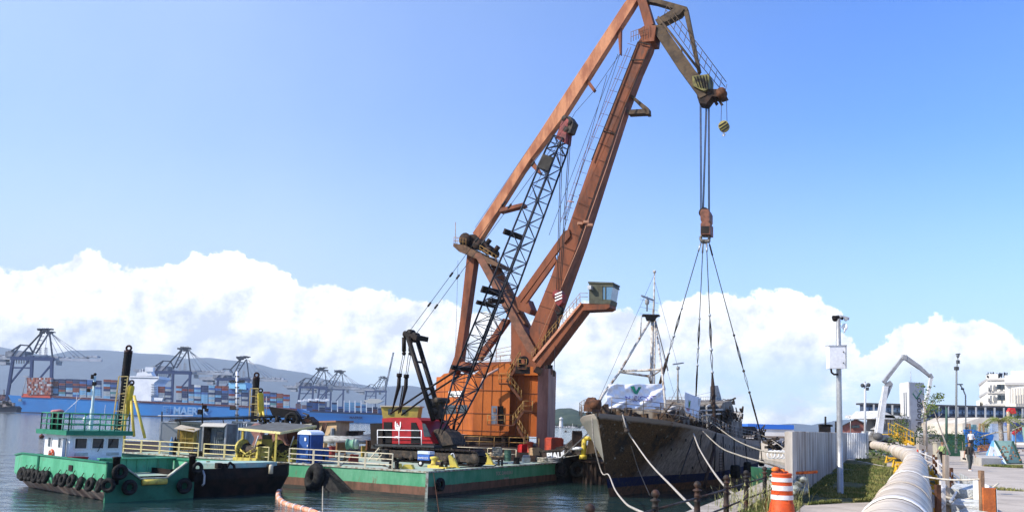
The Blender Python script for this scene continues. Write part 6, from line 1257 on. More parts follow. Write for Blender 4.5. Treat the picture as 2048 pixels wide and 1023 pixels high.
def ship_lines():
    def ln(lab, pts, r=.05, mat=None, cat='rope'):
        m = MB(); P = [V(p) for p in pts]; Q = []
        for i in range(len(P)-1):
            p0 = P[max(i-1,0)]; p1, p2 = P[i], P[i+1]; p3 = P[min(i+2, len(P)-1)]
            for k in range(5): t = k/5; Q.append(.5*((2*p1)+(p2-p0)*t+(2*p0-5*p1+4*p2-p3)*t*t+(3*p1-p0-3*p2+p3)*t*t*t))
        Q.append(P[-1]); m.tube(Q, r, 6); solo(m, 'mooring_rope', mat or M('pale_mooring_rope', (.52,.48,.42), (.30,.27,.23), .9, 0, 14, bump=.6, bscale=60), lab, cat, 'mooring ropes of the derelict ship')
    A = sp_(1244,824,2.6)
    ln('thick pale rope from the bow fairlead curving down across the dark hull', [A, sp_(1254,858,2.9), atD(1267,880,48), atD(1300,926,38), atD(1344,972,29), atD(1378,1007,23), atD(1412,1040,18)], .042)
    m = MB(); r = random.Random(2)
    for i in range(14): p = A.lerp(sp_(1254,862,2.9), r.random()*1.0); m.ball(p, r.uniform(.08,.16), 6)
    solo(m, 'chafing_cover', grimy, 'dark ragged chafing cover where the thick rope leaves the bow', 'cover')
    ln('pale rope from amidships fairlead down to the quay edge', [sp_(1387,866,4.35), atD(1398,895,50), atD(1420,932,40), atD(1444,965,32), atZ(1468,988,.02)], .045)
    ln('grey rope running low along the hull towards the concrete wall', [sp_(1404,860,4.4), atD(1440,893,48), atD(1480,910,38), atD(1529,924,32), atZ(1568,938,.4)], .04, rope_m)
    ln('upper grey rope running from the bridge towards the concrete wall', [sp_(1424,845,4.4), atD(1470,878,52), atD(1520,899,42), atD(1560,905,34), atZ(1585,905,1.2)], .04, rope_m)
    ln('thin grey line from stern deck down towards the wall', [sp_(1508,862,3), atD(1545,880,60), atD(1578,905,40)], .03, rope_m)
    ln('pale rope hugging the bow stem and dropping into the grass', [sl_(-2.3,-.5,2.6), sl_(-1.7,-.55,1.0), sl_(-.8,-.3,-.9), atD(1217,948,48), atD(1230,978,40), atD(1250,1004,31), atD(1268,1016,25), atD(1310,1034,18)], .04)
    ln('thin dark line slanting across the hull behind the thick rope', [sp_(1262,890,3), atD(1276,935,44), atD(1300,990,30)], .02, M('black_rope', (.02,.018,.016)))
ship_lines()
# ---------------------------------------------------------------- far shore: container ships, quay cranes
sts_blue = M('crane_navy', (.02, .04, .12), (.03,.05,.13), .5, 0, .02)
sts_grey = M('crane_pale_grey', (.42,.44,.48), (.22,.24,.28), .5, 0, .05)
def sts(ox, gy, k, lab, up=False):
    D = 1000/k; t = thing('quay_crane', lab, 'quay crane', atD(ox, 825, D), 0, 'ship-to-shore cranes on the far quay'); G = 14/k*.9
    q = lambda x, y, dd=0: atD(ox+(x-64)*k, gy+(y-715)*k+(x-64)*k*.012, D+dd); w = .9
    gz = 815+(64-64)*0
    for x0, y0, x1, y1 in ((26,719,12,812), (64.5,711,60,815), (104,720,101,815)):
        for dd in (-G, G): o = MB(); o.beam(q(x0,y0,dd), q(x1,y1,dd), 3.4*w, 3.4*w); o.out('leg', sts_blue, t)
    o = MB()
    for dd in (-G, G):
        o.beam(q(22,716,dd), q(108,717,dd), 3.2, 4.5)
        for a, b in (((58,720),(17,771)), ((101,730),(80,755)), ((23,735),(62,735))): o.beam(q(*a, dd), q(*b, dd), 1.8)
    for x, y in ((24,716),(64,713),(105,717)): o.beam(q(x,y,-G), q(x,y,G), 3)
    o.out('portal_beam', sts_blue, t)
    o = MB()
    for dd in (-G, G):
        for a, b in (((64,709),(85,664)), ((38,714),(84,663)), ((72,706),(97,666)), ((105,713),(99,664)), ((22.6,702),(41,689.5)), ((41,689.5),(58,690.5)), ((58,690.5),(66,705)), ((41,690),(24,712)), ((58,691),(84,664))): o.beam(q(*a, dd*.6), q(*b, dd*.6), 1.5)
    for i in range(5): y = 672+i*8; o.beam(q(66+(709-y)*.44, y, 0), q(72+(709-y)*.44, y, 0), .8)
    o.out('apex_frame', M('crane_dark_navy', (.02,.03,.06)), t)
    o = MB(); r = random.Random(int(ox))
    for i in range(16): o.box(q(76+r.uniform(0,28), 657+r.uniform(0,9), r.uniform(-G,G)*.5), (r.uniform(3,9), 4, r.uniform(1,2.5)))
    for i in range(7): o.beam(q(82+i*3,660), q(82+i*3,654+r.uniform(0,3)), .5)
    o.out('apex_platform', M('apex_dark', (.03,.035,.05)), t)
    e = (-22, 716, 204, 718)
    o = MB()
    for dd in (-G*.35, G*.35):
        if not up: o.beam(q(-22,716,dd), q(204,718.5,dd), 2.2, 3.2)
        else: o.beam(q(-22,716,dd), q(100,717,dd), 2.2, 3.2); 
    n = 20
    for i in range(n): x = -20+i*(224 if not up else 118)/n; o.box(q(x, 714-r.uniform(0,3)), (r.uniform(3,8), G*.6, r.uniform(1,3)))
    o.out('girder', sts_grey, t)
    if up:
        o = MB()
        for dd in (-G*.35, G*.35): o.beam(q(100,716,dd), q(134,560,dd), 3.4, 4)
        for i in range(7): y = 710-i*21; x = 101+(716-y)*.218; o.beam(q(x,y,-G*.35), q(x,y,G*.35), 2.5); 
        o.beam(q(92,716), q(124,610), 1.2); o.out('raised_boom', M('crane_dark_grey', (.08,.09,.12), (.3,.32,.36), .5, 0, .05), t)
    o = MB(); o.box(q(40, 708), (34*k*D/F*1.0, G*1.2, 8*.9)); o.box(q(24, 709), (14*k*D/F, G, 7)); o.box(q(2, 720), (26*k*D/F, G*.7, 4)); hs = o.out('machinery_house', M('machinery_grey', (.30,.32,.36), (.14,.15,.18), .6, 0, .1), t)
    o = MB()
    for i in range(8): o.beam(q(28+i*5,719), q(28+i*5,727), .9)
    o.box(q(8,727), (16*k*D/F, G*.7, 3.5)); o.box(q(118 if not up else 80,725), (6*k*D/F, G*.6, 5)); o.out('trolley', sts_grey, t)
    o = MB()
    for b in (((131,713),(160,714),(172,713),(150,714)) if not up else ((112,690),(105,712))): 
        for dd in (-G*.3, G*.3): o.tube([q(103,666,dd), q(*b, dd)], .35, 4)
    for b in ((118,713), (88,714)): o.tube([q(95,666), q(*b)], .3, 4)
    o.out('stay', sts_grey, t)
    o = MB()
    for x in (80, 92): 
        o.beam(q(x,712), q(x,694), .8)
        for i in range(4): o.box(q(x,696+i*4), (4.5,1,1))
    o.out('aerial', sts_grey, t)
sts(64,715,1,'largest navy quay crane at the far left of the harbour'); sts(346,743,.855,'navy quay crane rising right behind the white ship superstructure'); sts(466,757,.78,'navy quay crane behind the second ribbed black spud'); sts(626,773,.67,'left one of the overlapping pair of quay cranes beyond the smaller ship'); sts(662,776,.62,'right one of the overlapping pair of quay cranes beyond the smaller ship'); sts(752,781,.5,'quay crane with its boom raised, left of the red crawler crane',True)
CC = {'blue': (.04,.11,.32), 'navy': (.015,.03,.10), 'brown': (.20,.05,.028), 'dark red': (.17,.022,.022), 'grey': (.32,.36,.40), 'light blue': (.16,.36,.56), 'white': (.60,.62,.64), 'orange': (.45,.14,.06), 'teal': (.07,.20,.22), 'pale pink': (.45,.24,.21)}
cont_mats = {k: M('container_'+k.replace(' ', '_'), v, tuple(x*.7 for x in v), .6, 0, .3) for k, v in CC.items()}
CM = {}
def cont_mesh(L, Wd, H, col):
    key = (round(L,2), round(H,2), col)
    if key in CM: return CM[key]
    o = MB(); n = max(3, int(L/1.2)); row = []
    for i in range(2*n+1): row.append((-L/2+.3+(L-.6)*i/(2*n), -Wd/2+(.12 if i % 2 else 0)))
    o.grid([[V((x, y, .15)) for x, y in row], [V((x, y, H-.2)) for x, y in row]], False); o.box((0,.12,H/2), (L-.5, Wd-.24, H-.3))
    for x in (-L/2+.15, L/2-.15): o.box((x,0,H/2), (.3,Wd,H-.1))
    for z in (.1, H-.12): o.box((0,-Wd/2+.06,z), (L-.6,.14,.2))
    ob = o.out('container', cont_mats[col], None); me = ob.data; bpy.data.objects.remove(ob); CM[key] = me; return me
def container(p, L, H, col, lab, grp):
    o = bpy.data.objects.new('shipping_container', cont_mesh(L, 2.6, H, col)); COL.objects.link(o); o.location = p; o['label'] = lab; o['category'] = 'container'; o['group'] = grp; return o
hull_blue = M('ship_blue', (.025, .19, .50), (.03,.16,.42), .45, 0, .03, zb=[(-1.2, (.03,.03,.05), (.05,.03,.03))])
def big_ships():
    PL = Plane(((38-1024)/F*930, 930), ((590-1024)/F*900-(38-1024)/F*930, -30)); p = PL.pt
    t = thing('container_ship', 'longest blue container ship lying across the left of the harbour', 'ship', p(300,828))
    o = MB(); top = [(16,789),(40,791),(103,794),(190,799),(280,804.5),(400,809.5),(499,814.5),(560,818),(594,820)]
    rows = []
    for f, w in ((0,.0),(.35,.0),(1,0)):
        rows.append([p(x+(18*(1-f) if i == 0 else 0), y+(832.5+.012*(x-300)-y)*(1-f) if False else y*f+(824.6+(x-38)*.0285)*(1-f)) for i, (x, y) in enumerate(top)])
    o.grid(rows, False); back = [q+V((0,50,0)) for q in rows[2]]; o.grid([rows[2], back, [V((q.x, q.y+50, -3)) for q in rows[0]]], False); h = o.out('hull', hull_blue, t)
    o = MB(); o.grid([[p(x, y-.2, 1) for x, y in top[2:]], [p(x, y-3.8, 1) for x, y in top[2:]]], False); o.out('deck_edge', M('lashing_red', (.14,.03,.03), (.05,.02,.03)), h)
    white = M('letter_pale', (.20,.34,.54))
    X = PL.h if PL.h.x > 0 else -PL.h; a = p(346,826.6,2); text('MAERSK', a, X, (0,0,1), 11.2, 'lettering', white, h, .05, bold=.35)
    o = MB(); c = p(333.5,819,2)
    for i in range(7): an = i*2*pi/7+.2; o.beam(c, c+X*3.4*cos(an)+V((0,0,3.4*sin(an))), .9,.2)
    for s in (-1, 1): o.beam(c+X*s*4.4-V((0,0,4.2)), c+X*s*4.4+V((0,0,4.2)), .35); o.beam(c-X*4.4+V((0,0,4.2*s)), c+X*4.4+V((0,0,4.2*s)), .35)
    o.out('star_emblem', white, h)
    text('MUNKEBO MAERSK', p(78,802.5,2), X, (0,0,1), 2.2, 'lettering', white, h, .05) if False else None
    o = MB(); o.prism([p(42,793,1), p(46,786,1), p(99,788,1), p(101,795,1)], (0,8,0)); o.out('bow_hatch', M('hatch_orange_red', (.55,.09,.05)), t)
    o = MB()
    for a, b in (((44,790),(53,752)), ((62,790),(54,752)), ((48,775),(58,775)), ((46,783),(60,783)), ((51,764),(56,764))): o.beam(p(*a, 1), p(*b, 1), 1.0)
    o.box(p(53,752), (6,3,1.5)); o.box(p(40,799,2), (3.5,1,3)); o.out('bow_mast', sts_grey, t)
    wm = M('superstructure_white', (.80,.81,.83), (.68,.70,.74), .5, 0, .1)
    o = MB(); o.prism([p(266,804,1), p(266,766,1), p(258,757,1), p(258,751,1), p(318,752,1), p(318,757,1), p(308,765,1), p(308,790,1), p(302,790,1), p(302,805,1)], (0,30,0)); sp1 = o.out('superstructure', wm, t)
    o = MB()
    for i in range(6): o.beam(p(302,768+i*5,1.5), p(316-i,768+i*5,1.5), .5,.5)
    o.beam(p(260,754.5,1.3), p(316,755.5,1.3), .3, .8); o.out('window_band', M('far_glass', (.08,.1,.14)), sp1)
    o = MB(); o.prism([p(272,751,1), p(275,744,1), p(300,742,1), p(305,751,1)], (0,10,0)); o.box(p(300,738), (9,4,5)); [o.beam(p(x,748), p(x,738-i*1.5), .6) for i, x in enumerate((280,285,291))]; o.out('radar_mast', wm, sp1)
    o = MB(); o.prism([p(458,776,1), p(457,764,1), p(491,764,1), p(492,778,1)], (0,22,0)); fn = o.out('funnel', M('funnel_light_blue', (.22,.50,.70)), t); o = MB(); [o.box(p(462+i*5,762), (2.2,4,3)) for i in range(6)]; o.out('funnel_top', black_steel, fn)
    o = MB(); o.prism([p(308,800,2), p(308,794,2), p(326,795,2), p(324,801,2)], (0,6,0)); o.out('lifeboat', wm, t)
    # container stacks: (x0, x1, y top, cells wide, palette)
    names = ('first','second','third','fourth','fifth','sixth','seventh','eighth','ninth','tenth','eleventh','twelfth','thirteenth','fourteenth','fifteenth','sixteenth','seventeenth','eighteenth','nineteenth','twentieth','twenty-first','twenty-second','twenty-third','twenty-fourth','twenty-fifth','twenty-sixth','twenty-seventh','twenty-eighth','twenty-ninth')
    r = random.Random(11); pal = ['blue','navy','navy','brown','dark red','blue','grey','light blue','navy','brown','teal','white']
    stacks = [(104,117,757),(118,131,757),(133,146,757),(146.5,159,757.5),(160,173,758),(175,188,759),(189,202,760),(208,221,758),(221.5,234,759),(244,257,760),(269,283,763),(286,301,790),(317,330,772),(331,342,773),(353,364,771),(365,375,772),(378,388,768),(389,402,769),(403,416,770),(418,430,770),(431,443,771),(444,456,771),(458,470,773),(471,483,774),(484,496,775),(527,540,782),(541,553,784),(554,566,786),(567,579,788)]
    for si, (x0, x1, yt) in enumerate(stacks):
        base = 793.2+(x0-103)*.053-3; n = max(1, round((base-yt)/4.45)); L = (p(x1,800)-p(x0,800)).length*.985; Hh = (p(x0,yt)-p(x0,base)).length/n; mode = r.random()
        for k in range(n):
            y = base-(base-yt)*k/n; col = r.choice(pal)
            if k < n*.45 and si > 0: col = r.choice(('light blue','grey','light blue','grey','navy')) if mode < .75 else col
            elif mode > .5 and k > n*.5: col = r.choice(('navy','dark red','brown','blue'))
            q = p((x0+x1)/2, y, -3); lv = 'top' if k == n-1 else ('bottom' if k == 0 else names[k]+' from the bottom')
            container((q.x, q.y, q.z), L, Hh*.97, col, f'{col} container, {lv} in the {names[si]} stack of the longest ship', 'containers stacked on the longest ship').rotation_euler.z = atan2(X.y, X.x)
    o = MB(); mats = ['pale pink','brown','dark red','orange','white','brown','grey','pale pink']; idx = []
    for i in range(16):
        for k in range(8):
            q = p(55+i*3.05, 788-k*4.2, 2); o.box(q+V((0,3,1.25)), (1.62,6,2.3)); idx.append(r.randrange(8))
    ob = o.out('bow_containers', cont_mats['brown']); ob.data.materials.clear()
    for m_ in mats: ob.data.materials.append(cont_mats[m_])
    for pi_, pl in enumerate(ob.data.polygons): pl.material_index = idx[pi_//6]
    tag(ob, 'block of small pink and brown container ends at the bow of the longest ship', 'containers', None, 'stuff')
    # second ship
    P2 = Plane(((588-1024)/F*905, 905), ((775-1024)/F*925-(588-1024)/F*905, 20)); p = P2.pt; X = P2.h if P2.h.x > 0 else -P2.h
    t = thing('container_ship', 'shorter blue container ship behind the beige deckhouse, beyond the big one', 'ship', p(680,844)); o = MB(); top = [(580,814),(600,817),(619,823),(680,825.5),(763,828.5),(800,830)]
    rows = [[p(x, y*f+(840.6+(x-600)*.028)*(1-f)) for x, y in top] for f in (0,1)]; o.grid(rows, False); o.grid([rows[1], [q+V((0,40,0)) for q in rows[1]], [V((q.x,q.y+40,-3)) for q in rows[0]]], False); h = o.out('hull', hull_blue, t)
    text('MAERSK', p(699,836.3,2), X, (0,0,1), 4.0, 'lettering', M('letter_navy', (.02,.03,.09)), h, .05, bold=.12)
    o = MB(); o.grid([[p(x, y+.2, 1) for x, y in top[2:]], [p(x, y-2.8, 1) for x, y in top[2:]]], False); o.out('deck_edge', M('lashing_navy', (.03,.035,.08)), h)
    o = MB(); o.prism([p(727,799,1), p(768,800,1), p(762,803,1), p(755,806,1), p(738,806,1), p(731,803,1)], (0,10,0)); o.prism([p(735,799,1), p(737,796,1), p(760,797,1), p(762,800,1)], (0,10,0)); o.out('bridge_wing', M('cream_bridge', (.72,.66,.55)), t)
    st = [(591,602,806),(603,613,809),(613,624,800),(625,637,801),(638,650,802),(651,662,813),(663,674,804),(676,687,812),(688,698,804),(700,709,804),(711,721,804),(723,732,804),(733,744,814),(745,755,813),(756,766,815)]
    for si, (x0, x1, yt) in enumerate(st):
        base = 817 if si < 2 else 821+(x0-619)*.036; n = max(1, round((base-yt)/3.6)); L = (p(x1,820)-p(x0,820)).length*.98; Hh = (p(x0,yt)-p(x0,base)).length/n
        for k in range(n):
            col = 'pale pink' if si < 2 else ('light blue' if si in (6,8,9,10,11) and k > 0 else r.choice(('navy','blue','dark red','navy','orange' if 2 < si < 5 else 'navy','blue')))
            if r.random() < .15: col = r.choice(pal)
            q = p((x0+x1)/2, base-(base-yt)*k/n, -3); lv = 'top' if k == n-1 and n > 1 else ('bottom' if k == 0 else names[k]+' from the bottom')
            container((q.x, q.y, q.z), L, Hh*.97, col, f'{col} container, {lv} in the {names[si]} stack of the shorter ship', 'containers stacked on the shorter ship').rotation_euler.z = atan2(X.y, X.x)
    o = MB()
    for x in (663,675,688,699,710,722,733,745): o.beam(p(x,824), p(x,800), .6)
    for i in range(12): o.box(p(600+i*5,799+r.uniform(-1,3)), (4,4,2))
    o.out('lashing_bridge', wm, t)
big_ships()
def far_bits():
    s = thing('far_tug', 'dark workboat with pale deck gear at the far left edge', 'boat', atD(15,818,800)); o = MB(); q = lambda x, y: atD(x, y, 800); o.prism([q(-20,823), q(-20,812), q(30,811), q(34,815), q(32,823)], (0,8,0)); o.out('hull', M('far_dark_hull', (.02,.025,.04)), s); o = MB(); r = random.Random(6)
    for i in range(16): o.box(q(r.uniform(-10,28), r.uniform(803,811)), (r.uniform(2,6),3,r.uniform(1,4)))
    o.out('deckhouse', M('far_gear', (.35,.3,.28), (.12,.1,.1), .7, 0, .3), s)
    s = thing('far_quay', 'pale low far quay with dark stacked goods at the left edge', 'quay', atD(0,812,1010)); o = MB(); q = lambda x, y: atD(x, y, 1010); o.prism([q(-300,820), q(-300,802), q(20,803), q(20,822)], (0,30,0)); o.out('deck', M('far_quay_stone', (.12,.12,.14)), s); o = MB()
    for i in range(24): x = -100+i*5.3; o.box(q(x, 798-r.random()*5), (3,6,r.uniform(2,10)))
    [o.beam(q(x,800), q(x,770+r.random()*12), .8) for x in (-30,-8,8,14)]
    o.out('stacked_goods', M('far_goods', (.2,.08,.07), (.05,.06,.1), .7, 0, .2), s)
    qm = MB(); q = lambda x, y, d=1500: atD(x, y, d); qm.prism([q(30,826), q(30,816), q(820,838), q(820,848)], (0,60,0)); tag(qm.out('far_shore', M('far_shore_dark', (.05,.06,.07), (.12,.12,.13), .9, 0, .02)), kind='structure')
    qm = MB(); q = lambda x, y, d=1240: atD(x, y, d); qm.prism([q(780,848), q(780,842), q(1255,853), q(1255,858)], (0,60,0)); tag(qm.out('near_shore', M('far_shore_trees', (.03,.045,.03), (.12,.12,.11), .9, 0, .06, bump=1)), kind='structure')
    # trees and little houses along the headland shore
    r = random.Random(21); o = MB(); wm = M('tiny_house_white', (.6,.58,.55)); 
    for i in range(160): x = r.uniform(1030,1200); o.ball(atD(x, 851+r.uniform(-2,1.5)+(x-1120)*.02, 1225), r.uniform(2,5), 5, .8)
    tag(o.out('shore_trees', M('shore_tree_green', (.020,.035,.018), (.05,.06,.03), .95, 0, .2)), 'dark tree line along the foot of the wooded headland', 'trees', None, 'stuff')
    m = MB(); 
    for i in range(22): x = r.uniform(1100,1172); m.box(atD(x, 853.3+(x-1120)*.02+r.uniform(-1.2,.6), 1215), (r.uniform(2,5), 3, r.uniform(1.2,3)))
    tag(m.out('shore_houses', wm), 'tiny pale houses along the headland shore', 'houses', None, 'stuff')
    m = MB(); a = atD(1122,853,1200); m.lathe([(3.2,0),(2.6,8),(2.2,11),(3,11.2),(3,13),(1.2,14),(0,15)], a, 12); solo(m, 'shore_tower', wm, 'small pale tower on the headland shore', 'tower')
    for i, (x, y, lab) in enumerate(((1132,862,'tiny boat on the water before the headland'), (1145,851.5,'tiny white yacht at the headland shore'))):
        m = MB(); d = 500 if i == 0 else 1150; a = atD(x, y, d); a.z = WZ; s = 1.6 if i == 0 else 4; m.prism([a+V((-s,0,.2)), a+V((s*1.2,0,.35)), a+V((s*.8,0,-.3)), a+V((-s*.8,0,-.3))], (0,1.2,0)); m.box(a+V((-.2,.5,s*.35)), (s*.7,.8,s*.5)); m.tube([a+V((0,.4,0)), a+V((0,.4,s*1.6))], .06*s, 4); solo(m, 'small_boat', grimy if i == 0 else wm, lab, 'boat')
    m = MB(); a = atZ(83,875,WZ); m.ball(a+V((0,0,.25)), .38, 10, .9); m.lathe([(.08,.5),(.08,.75),(0,.78)], a, 8); solo(m, 'buoy', M('rusty_buoy', (.12,.04,.02)), 'small dark round buoy afloat left of the workboat wheelhouse', 'buoy')
    s = thing('harbour_crane', 'tiny slender crane on the shore right of the raised quay crane', 'crane', atD(860,845,1400)); o = MB(); q = lambda x, y: atD(x, y, 1400); o.beam(q(856,846), q(856,806), 1.4); o.beam(q(852,822), q(866,802), 1); o.out('jib', sts_grey, s)
far_bits()
# ---------------------------------------------------------------- quay on the right
EO = V((4.86, 20.6, 0)); ED = V((.425, .905, 0)).normalized(); EN = V((ED.y, -ED.x, 0))      # quay edge, its direction, inland normal
def ep(s, n, z=0.): return EO+ED*s+EN*n+V((0, 0, z))       # s metres beyond (4.86, 20.6) along the edge
ground_patch('grass_ground', [ep(-9,1.05), ep(-9,2.05), ep(1.6,2.15), ep(47,2.3), ep(47,1.05)], grass_b)
ground_patch('grass_ground', [ep(3.9,2.0), V((11.6,25.2,0)), V((13.6,27.5,0)), V((17.8,35.5,0)), V((22.6,46,0)), V((26.2,60,0)), V((26.4,64,0))], grass_b, .005)
ground_patch('grass_ground', [V((29.4,66,0)), V((27.5,63.9,0)), V((27.6,60,0)), V((31,62,0)), V((38,84,0)), V((36,90,0))], grass_b, .006)
ground_patch('grass_ground', [V((17.9,32.6,0)), V((20.6,31.9,0)), V((19.4,38,0)), V((18.9,40,0))], grass_b, .006)
ground_patch('grass_ground', [V((34.0,57.8,0)), V((37.6,59.0,0)), V((35.6,55.8,0))], grass_b, .006)
coping_m = M('weathered_coping_stone', (.42,.37,.31), (.28,.24,.20), .9, 0, 2, .4, .6, bump=.3)
def coping():
    t = thing('quay_coping', 'pale weathered coping slabs along the quay edge beside the ship', 'coping', ep(0,0))
    for i in range(28):
        o = MB(); s = -13+i*2.2; o.prism([ep(s,-.04), ep(s+2.17,-.04), ep(s+2.17,1.0), ep(s,1.0)], (0,0,.10+.006*(i % 3))); o.out('slab', coping_m, t)
coping()
def blades(regions, seed, mat, name, lab, h=(.05,.14), w=.012):
    r = random.Random(seed); vs = []; fs = []
    for P, Q, R, n, hh in regions:
        for i in range(n):
            a, b = r.random(), r.random(); 
            if a+b > 1 and R is None: a, b = 1-a, 1-b
            p = P+(Q[0]-P)*a+(Q[1]-P)*b if R is None else P.lerp(Q[0], a).lerp(Q[1].lerp(R, a), b)
            if mnoise.noise(V((p.x*.55, p.y*.4, 7)))+.35*mnoise.noise(V((p.x*2.5, p.y*2, 3))) > .20: continue
            k = r.uniform(*h)*hh; an = r.random()*6.28; d = V((cos(an), sin(an), 0)); l = V((r.uniform(-1,1), r.uniform(-1,1), 0))*k*.55; ww = w*(1+p.y*.03)
            q = len(vs); vs += [p-d*ww, p+d*ww, p+l*.4+V((0,0,k*.6))+d*ww*.6, p+l+V((0,0,k))]; fs += [(q,q+1,q+2), (q,q+2,q+3)]
    o = MB(); o.add(vs, fs); return tag(o.out(name, mat, None, recalc=False), lab, 'grass', None, 'stuff')
gm1 = M('grass_blades', (.09,.125,.03), (.24,.22,.08), .8, 0, 1.2, .4, .6)
blades([(ep(-8,1.05), (ep(4,1.05), ep(-8,2.0)), ep(4,2.1), 9000, 1.3), (ep(4,1.05), (ep(20,1.05), ep(4,1.9)), ep(20,1.9), 5000, 1.3), (ep(4,2.2), (V((13.2,27,0)), V((11.4,25.3,0))), None, 5000, 1.0), (V((9.3,25.6,0)), (V((15.4,40,0)), V((13,27,0))), V((18.4,37,0)), 11000, 1.0), (V((15.4,40,0)), (V((22,55,0)), V((18.6,37,0))), V((24,50,0)), 8000, 1.1), (V((24,50,0)), (V((27,63,0)), V((26.2,58,0))), V((31,66,0)), 4000, 1.6), (V((17.9,32.6,0)), (V((20.4,31.9,0)), V((19,39.5,0))), None, 2500, 1.), (V((34.0,57.8,0)), (V((37.5,58.9,0)), V((35.6,55.9,0))), None, 2500, 1.5)], 3, gm1, 'grass', 'short sunlit grass on the quay around the wall and the pipe')
def reeds():
    r = random.Random(9)
    def tuft(c, n, H, lab, mat, sp=.5, wd=.008):
        vs = []; fs = []
        for i in range(n):
            p = c+V((r.uniform(-sp,sp), r.uniform(-sp,sp), -.1)); h = H*r.uniform(.5,1.1); an = r.random()*6.28; d = V((cos(an), sin(an), 0)); s = V((d.y,-d.x,0))*wd; b = r.uniform(.15,.75)*h; prev = None
            for k in range(7):
                t = k/6; q = p+d*b*t*t+V((0,0,h*(t-.25*t*t*(b/h)*1.6))); w = s*(1-t*.85); vs += [q-w, q+w]
                if k: j = len(vs); fs.append((j-4, j-3, j-1, j-2))
            if i % 4 == 0:
                j = len(vs); q = p+d*b+V((0,0,h*(1-.25*(b/h)*1.6))); vs += [q-s*2, q+s*2, q+d*.05+V((0,0,.09)), ]; fs.append((j, j+1, j+2))
        o = MB(); o.add(vs, fs); return solo(o, 'grass_tuft', mat, lab, 'grass tuft', None, c)
    dry = M('dry_grass_stem', (.42,.37,.20), (.22,.24,.08), .8, 0, 3)
    for k, (c, n, H, sp, lab) in enumerate(((ep(-13.2,.0), 26, .75, .6, 'dry bent grass stems at the bottom of the picture left of the rail posts'), (ep(-14.6,.3), 22, .6, .7, 'sparse dry grass stems at the bottom centre over the water'), (ep(-11.2,.2), 24, .7, .5, 'dry grass stems between the two leftmost rail posts'), (V((-.2,8.4,0)), 12, .55, .6, 'a few long grass stems in front of the green barge reflection'), (ep(.6,1.2), 110, 1.0, .8, 'dense green-yellow reed tuft at the quay edge before the hull fenders'), (ep(2.2,1.3), 110, .95, .8, 'leafy reed tuft just behind the fifth rail post'), (ep(5.0,1.3), 80, .9, .9, 'reed tuft against the near end of the concrete wall'), (ep(-2.5,1.35), 60, .55, .8, 'low green tuft in the grass behind the fourth rail post'))):
        tuft(c, n, H, lab, dry if k < 4 else M('reed_green', (.20,.23,.07), (.36,.32,.15), .8, 0, 3), sp, .006 if k < 4 else .012)
reeds()
post_m = M('rusty_black_post', (.030,.027,.025), (.075,.04,.028), .6, .2, 3.5, .48,.6, bump=.25)
def quay_railing():
    t = thing('quay_railing', 'black cast iron railing with ball-topped posts along the quay edge', 'railing', (3.7,16,0)); P = [V((1.1,10.8,0)), V((2.46,13.5,0)), V((3.73,15.95,0)), V((4.98,18.47,0)), V((6.15,20.9,0)), V((7.39,23.3,0))]
    for i, p in enumerate(P):
        o = MB(); o.lathe([(0,1.07),(.03,1.065),(.062,1.035),(.074,1.0),(.062,.965),(.03,.935),(.035,.92),(.085,.90),(.09,.885),(.05,.86),(.055,.80),(.065,.79),(.055,.78),(.058,.70),(.068,.69),(.068,.66),(.058,.65),(.062,.40),(.072,.39),(.072,.35),(.060,.34),(.07,.06),(.11,.04),(.11,0)], p, 16); o.out('post', post_m, t)
    Q = [P[0]-(P[1]-P[0])]+P+[P[-1]+(P[-1]-P[-2])*.95]
    for z in (.74, .34):
        o = MB(); [o.tube([a+V((0,0,z)), b+V((0,0,z))], .022, 6) for a, b in zip(Q[:-1], Q[1:])]; o.out('rail', post_m, t)
    o = MB(); o.tube([V((-.3,8.1,.74)), V((-.3,8.1,0))], .03, 6)
quay_railing()
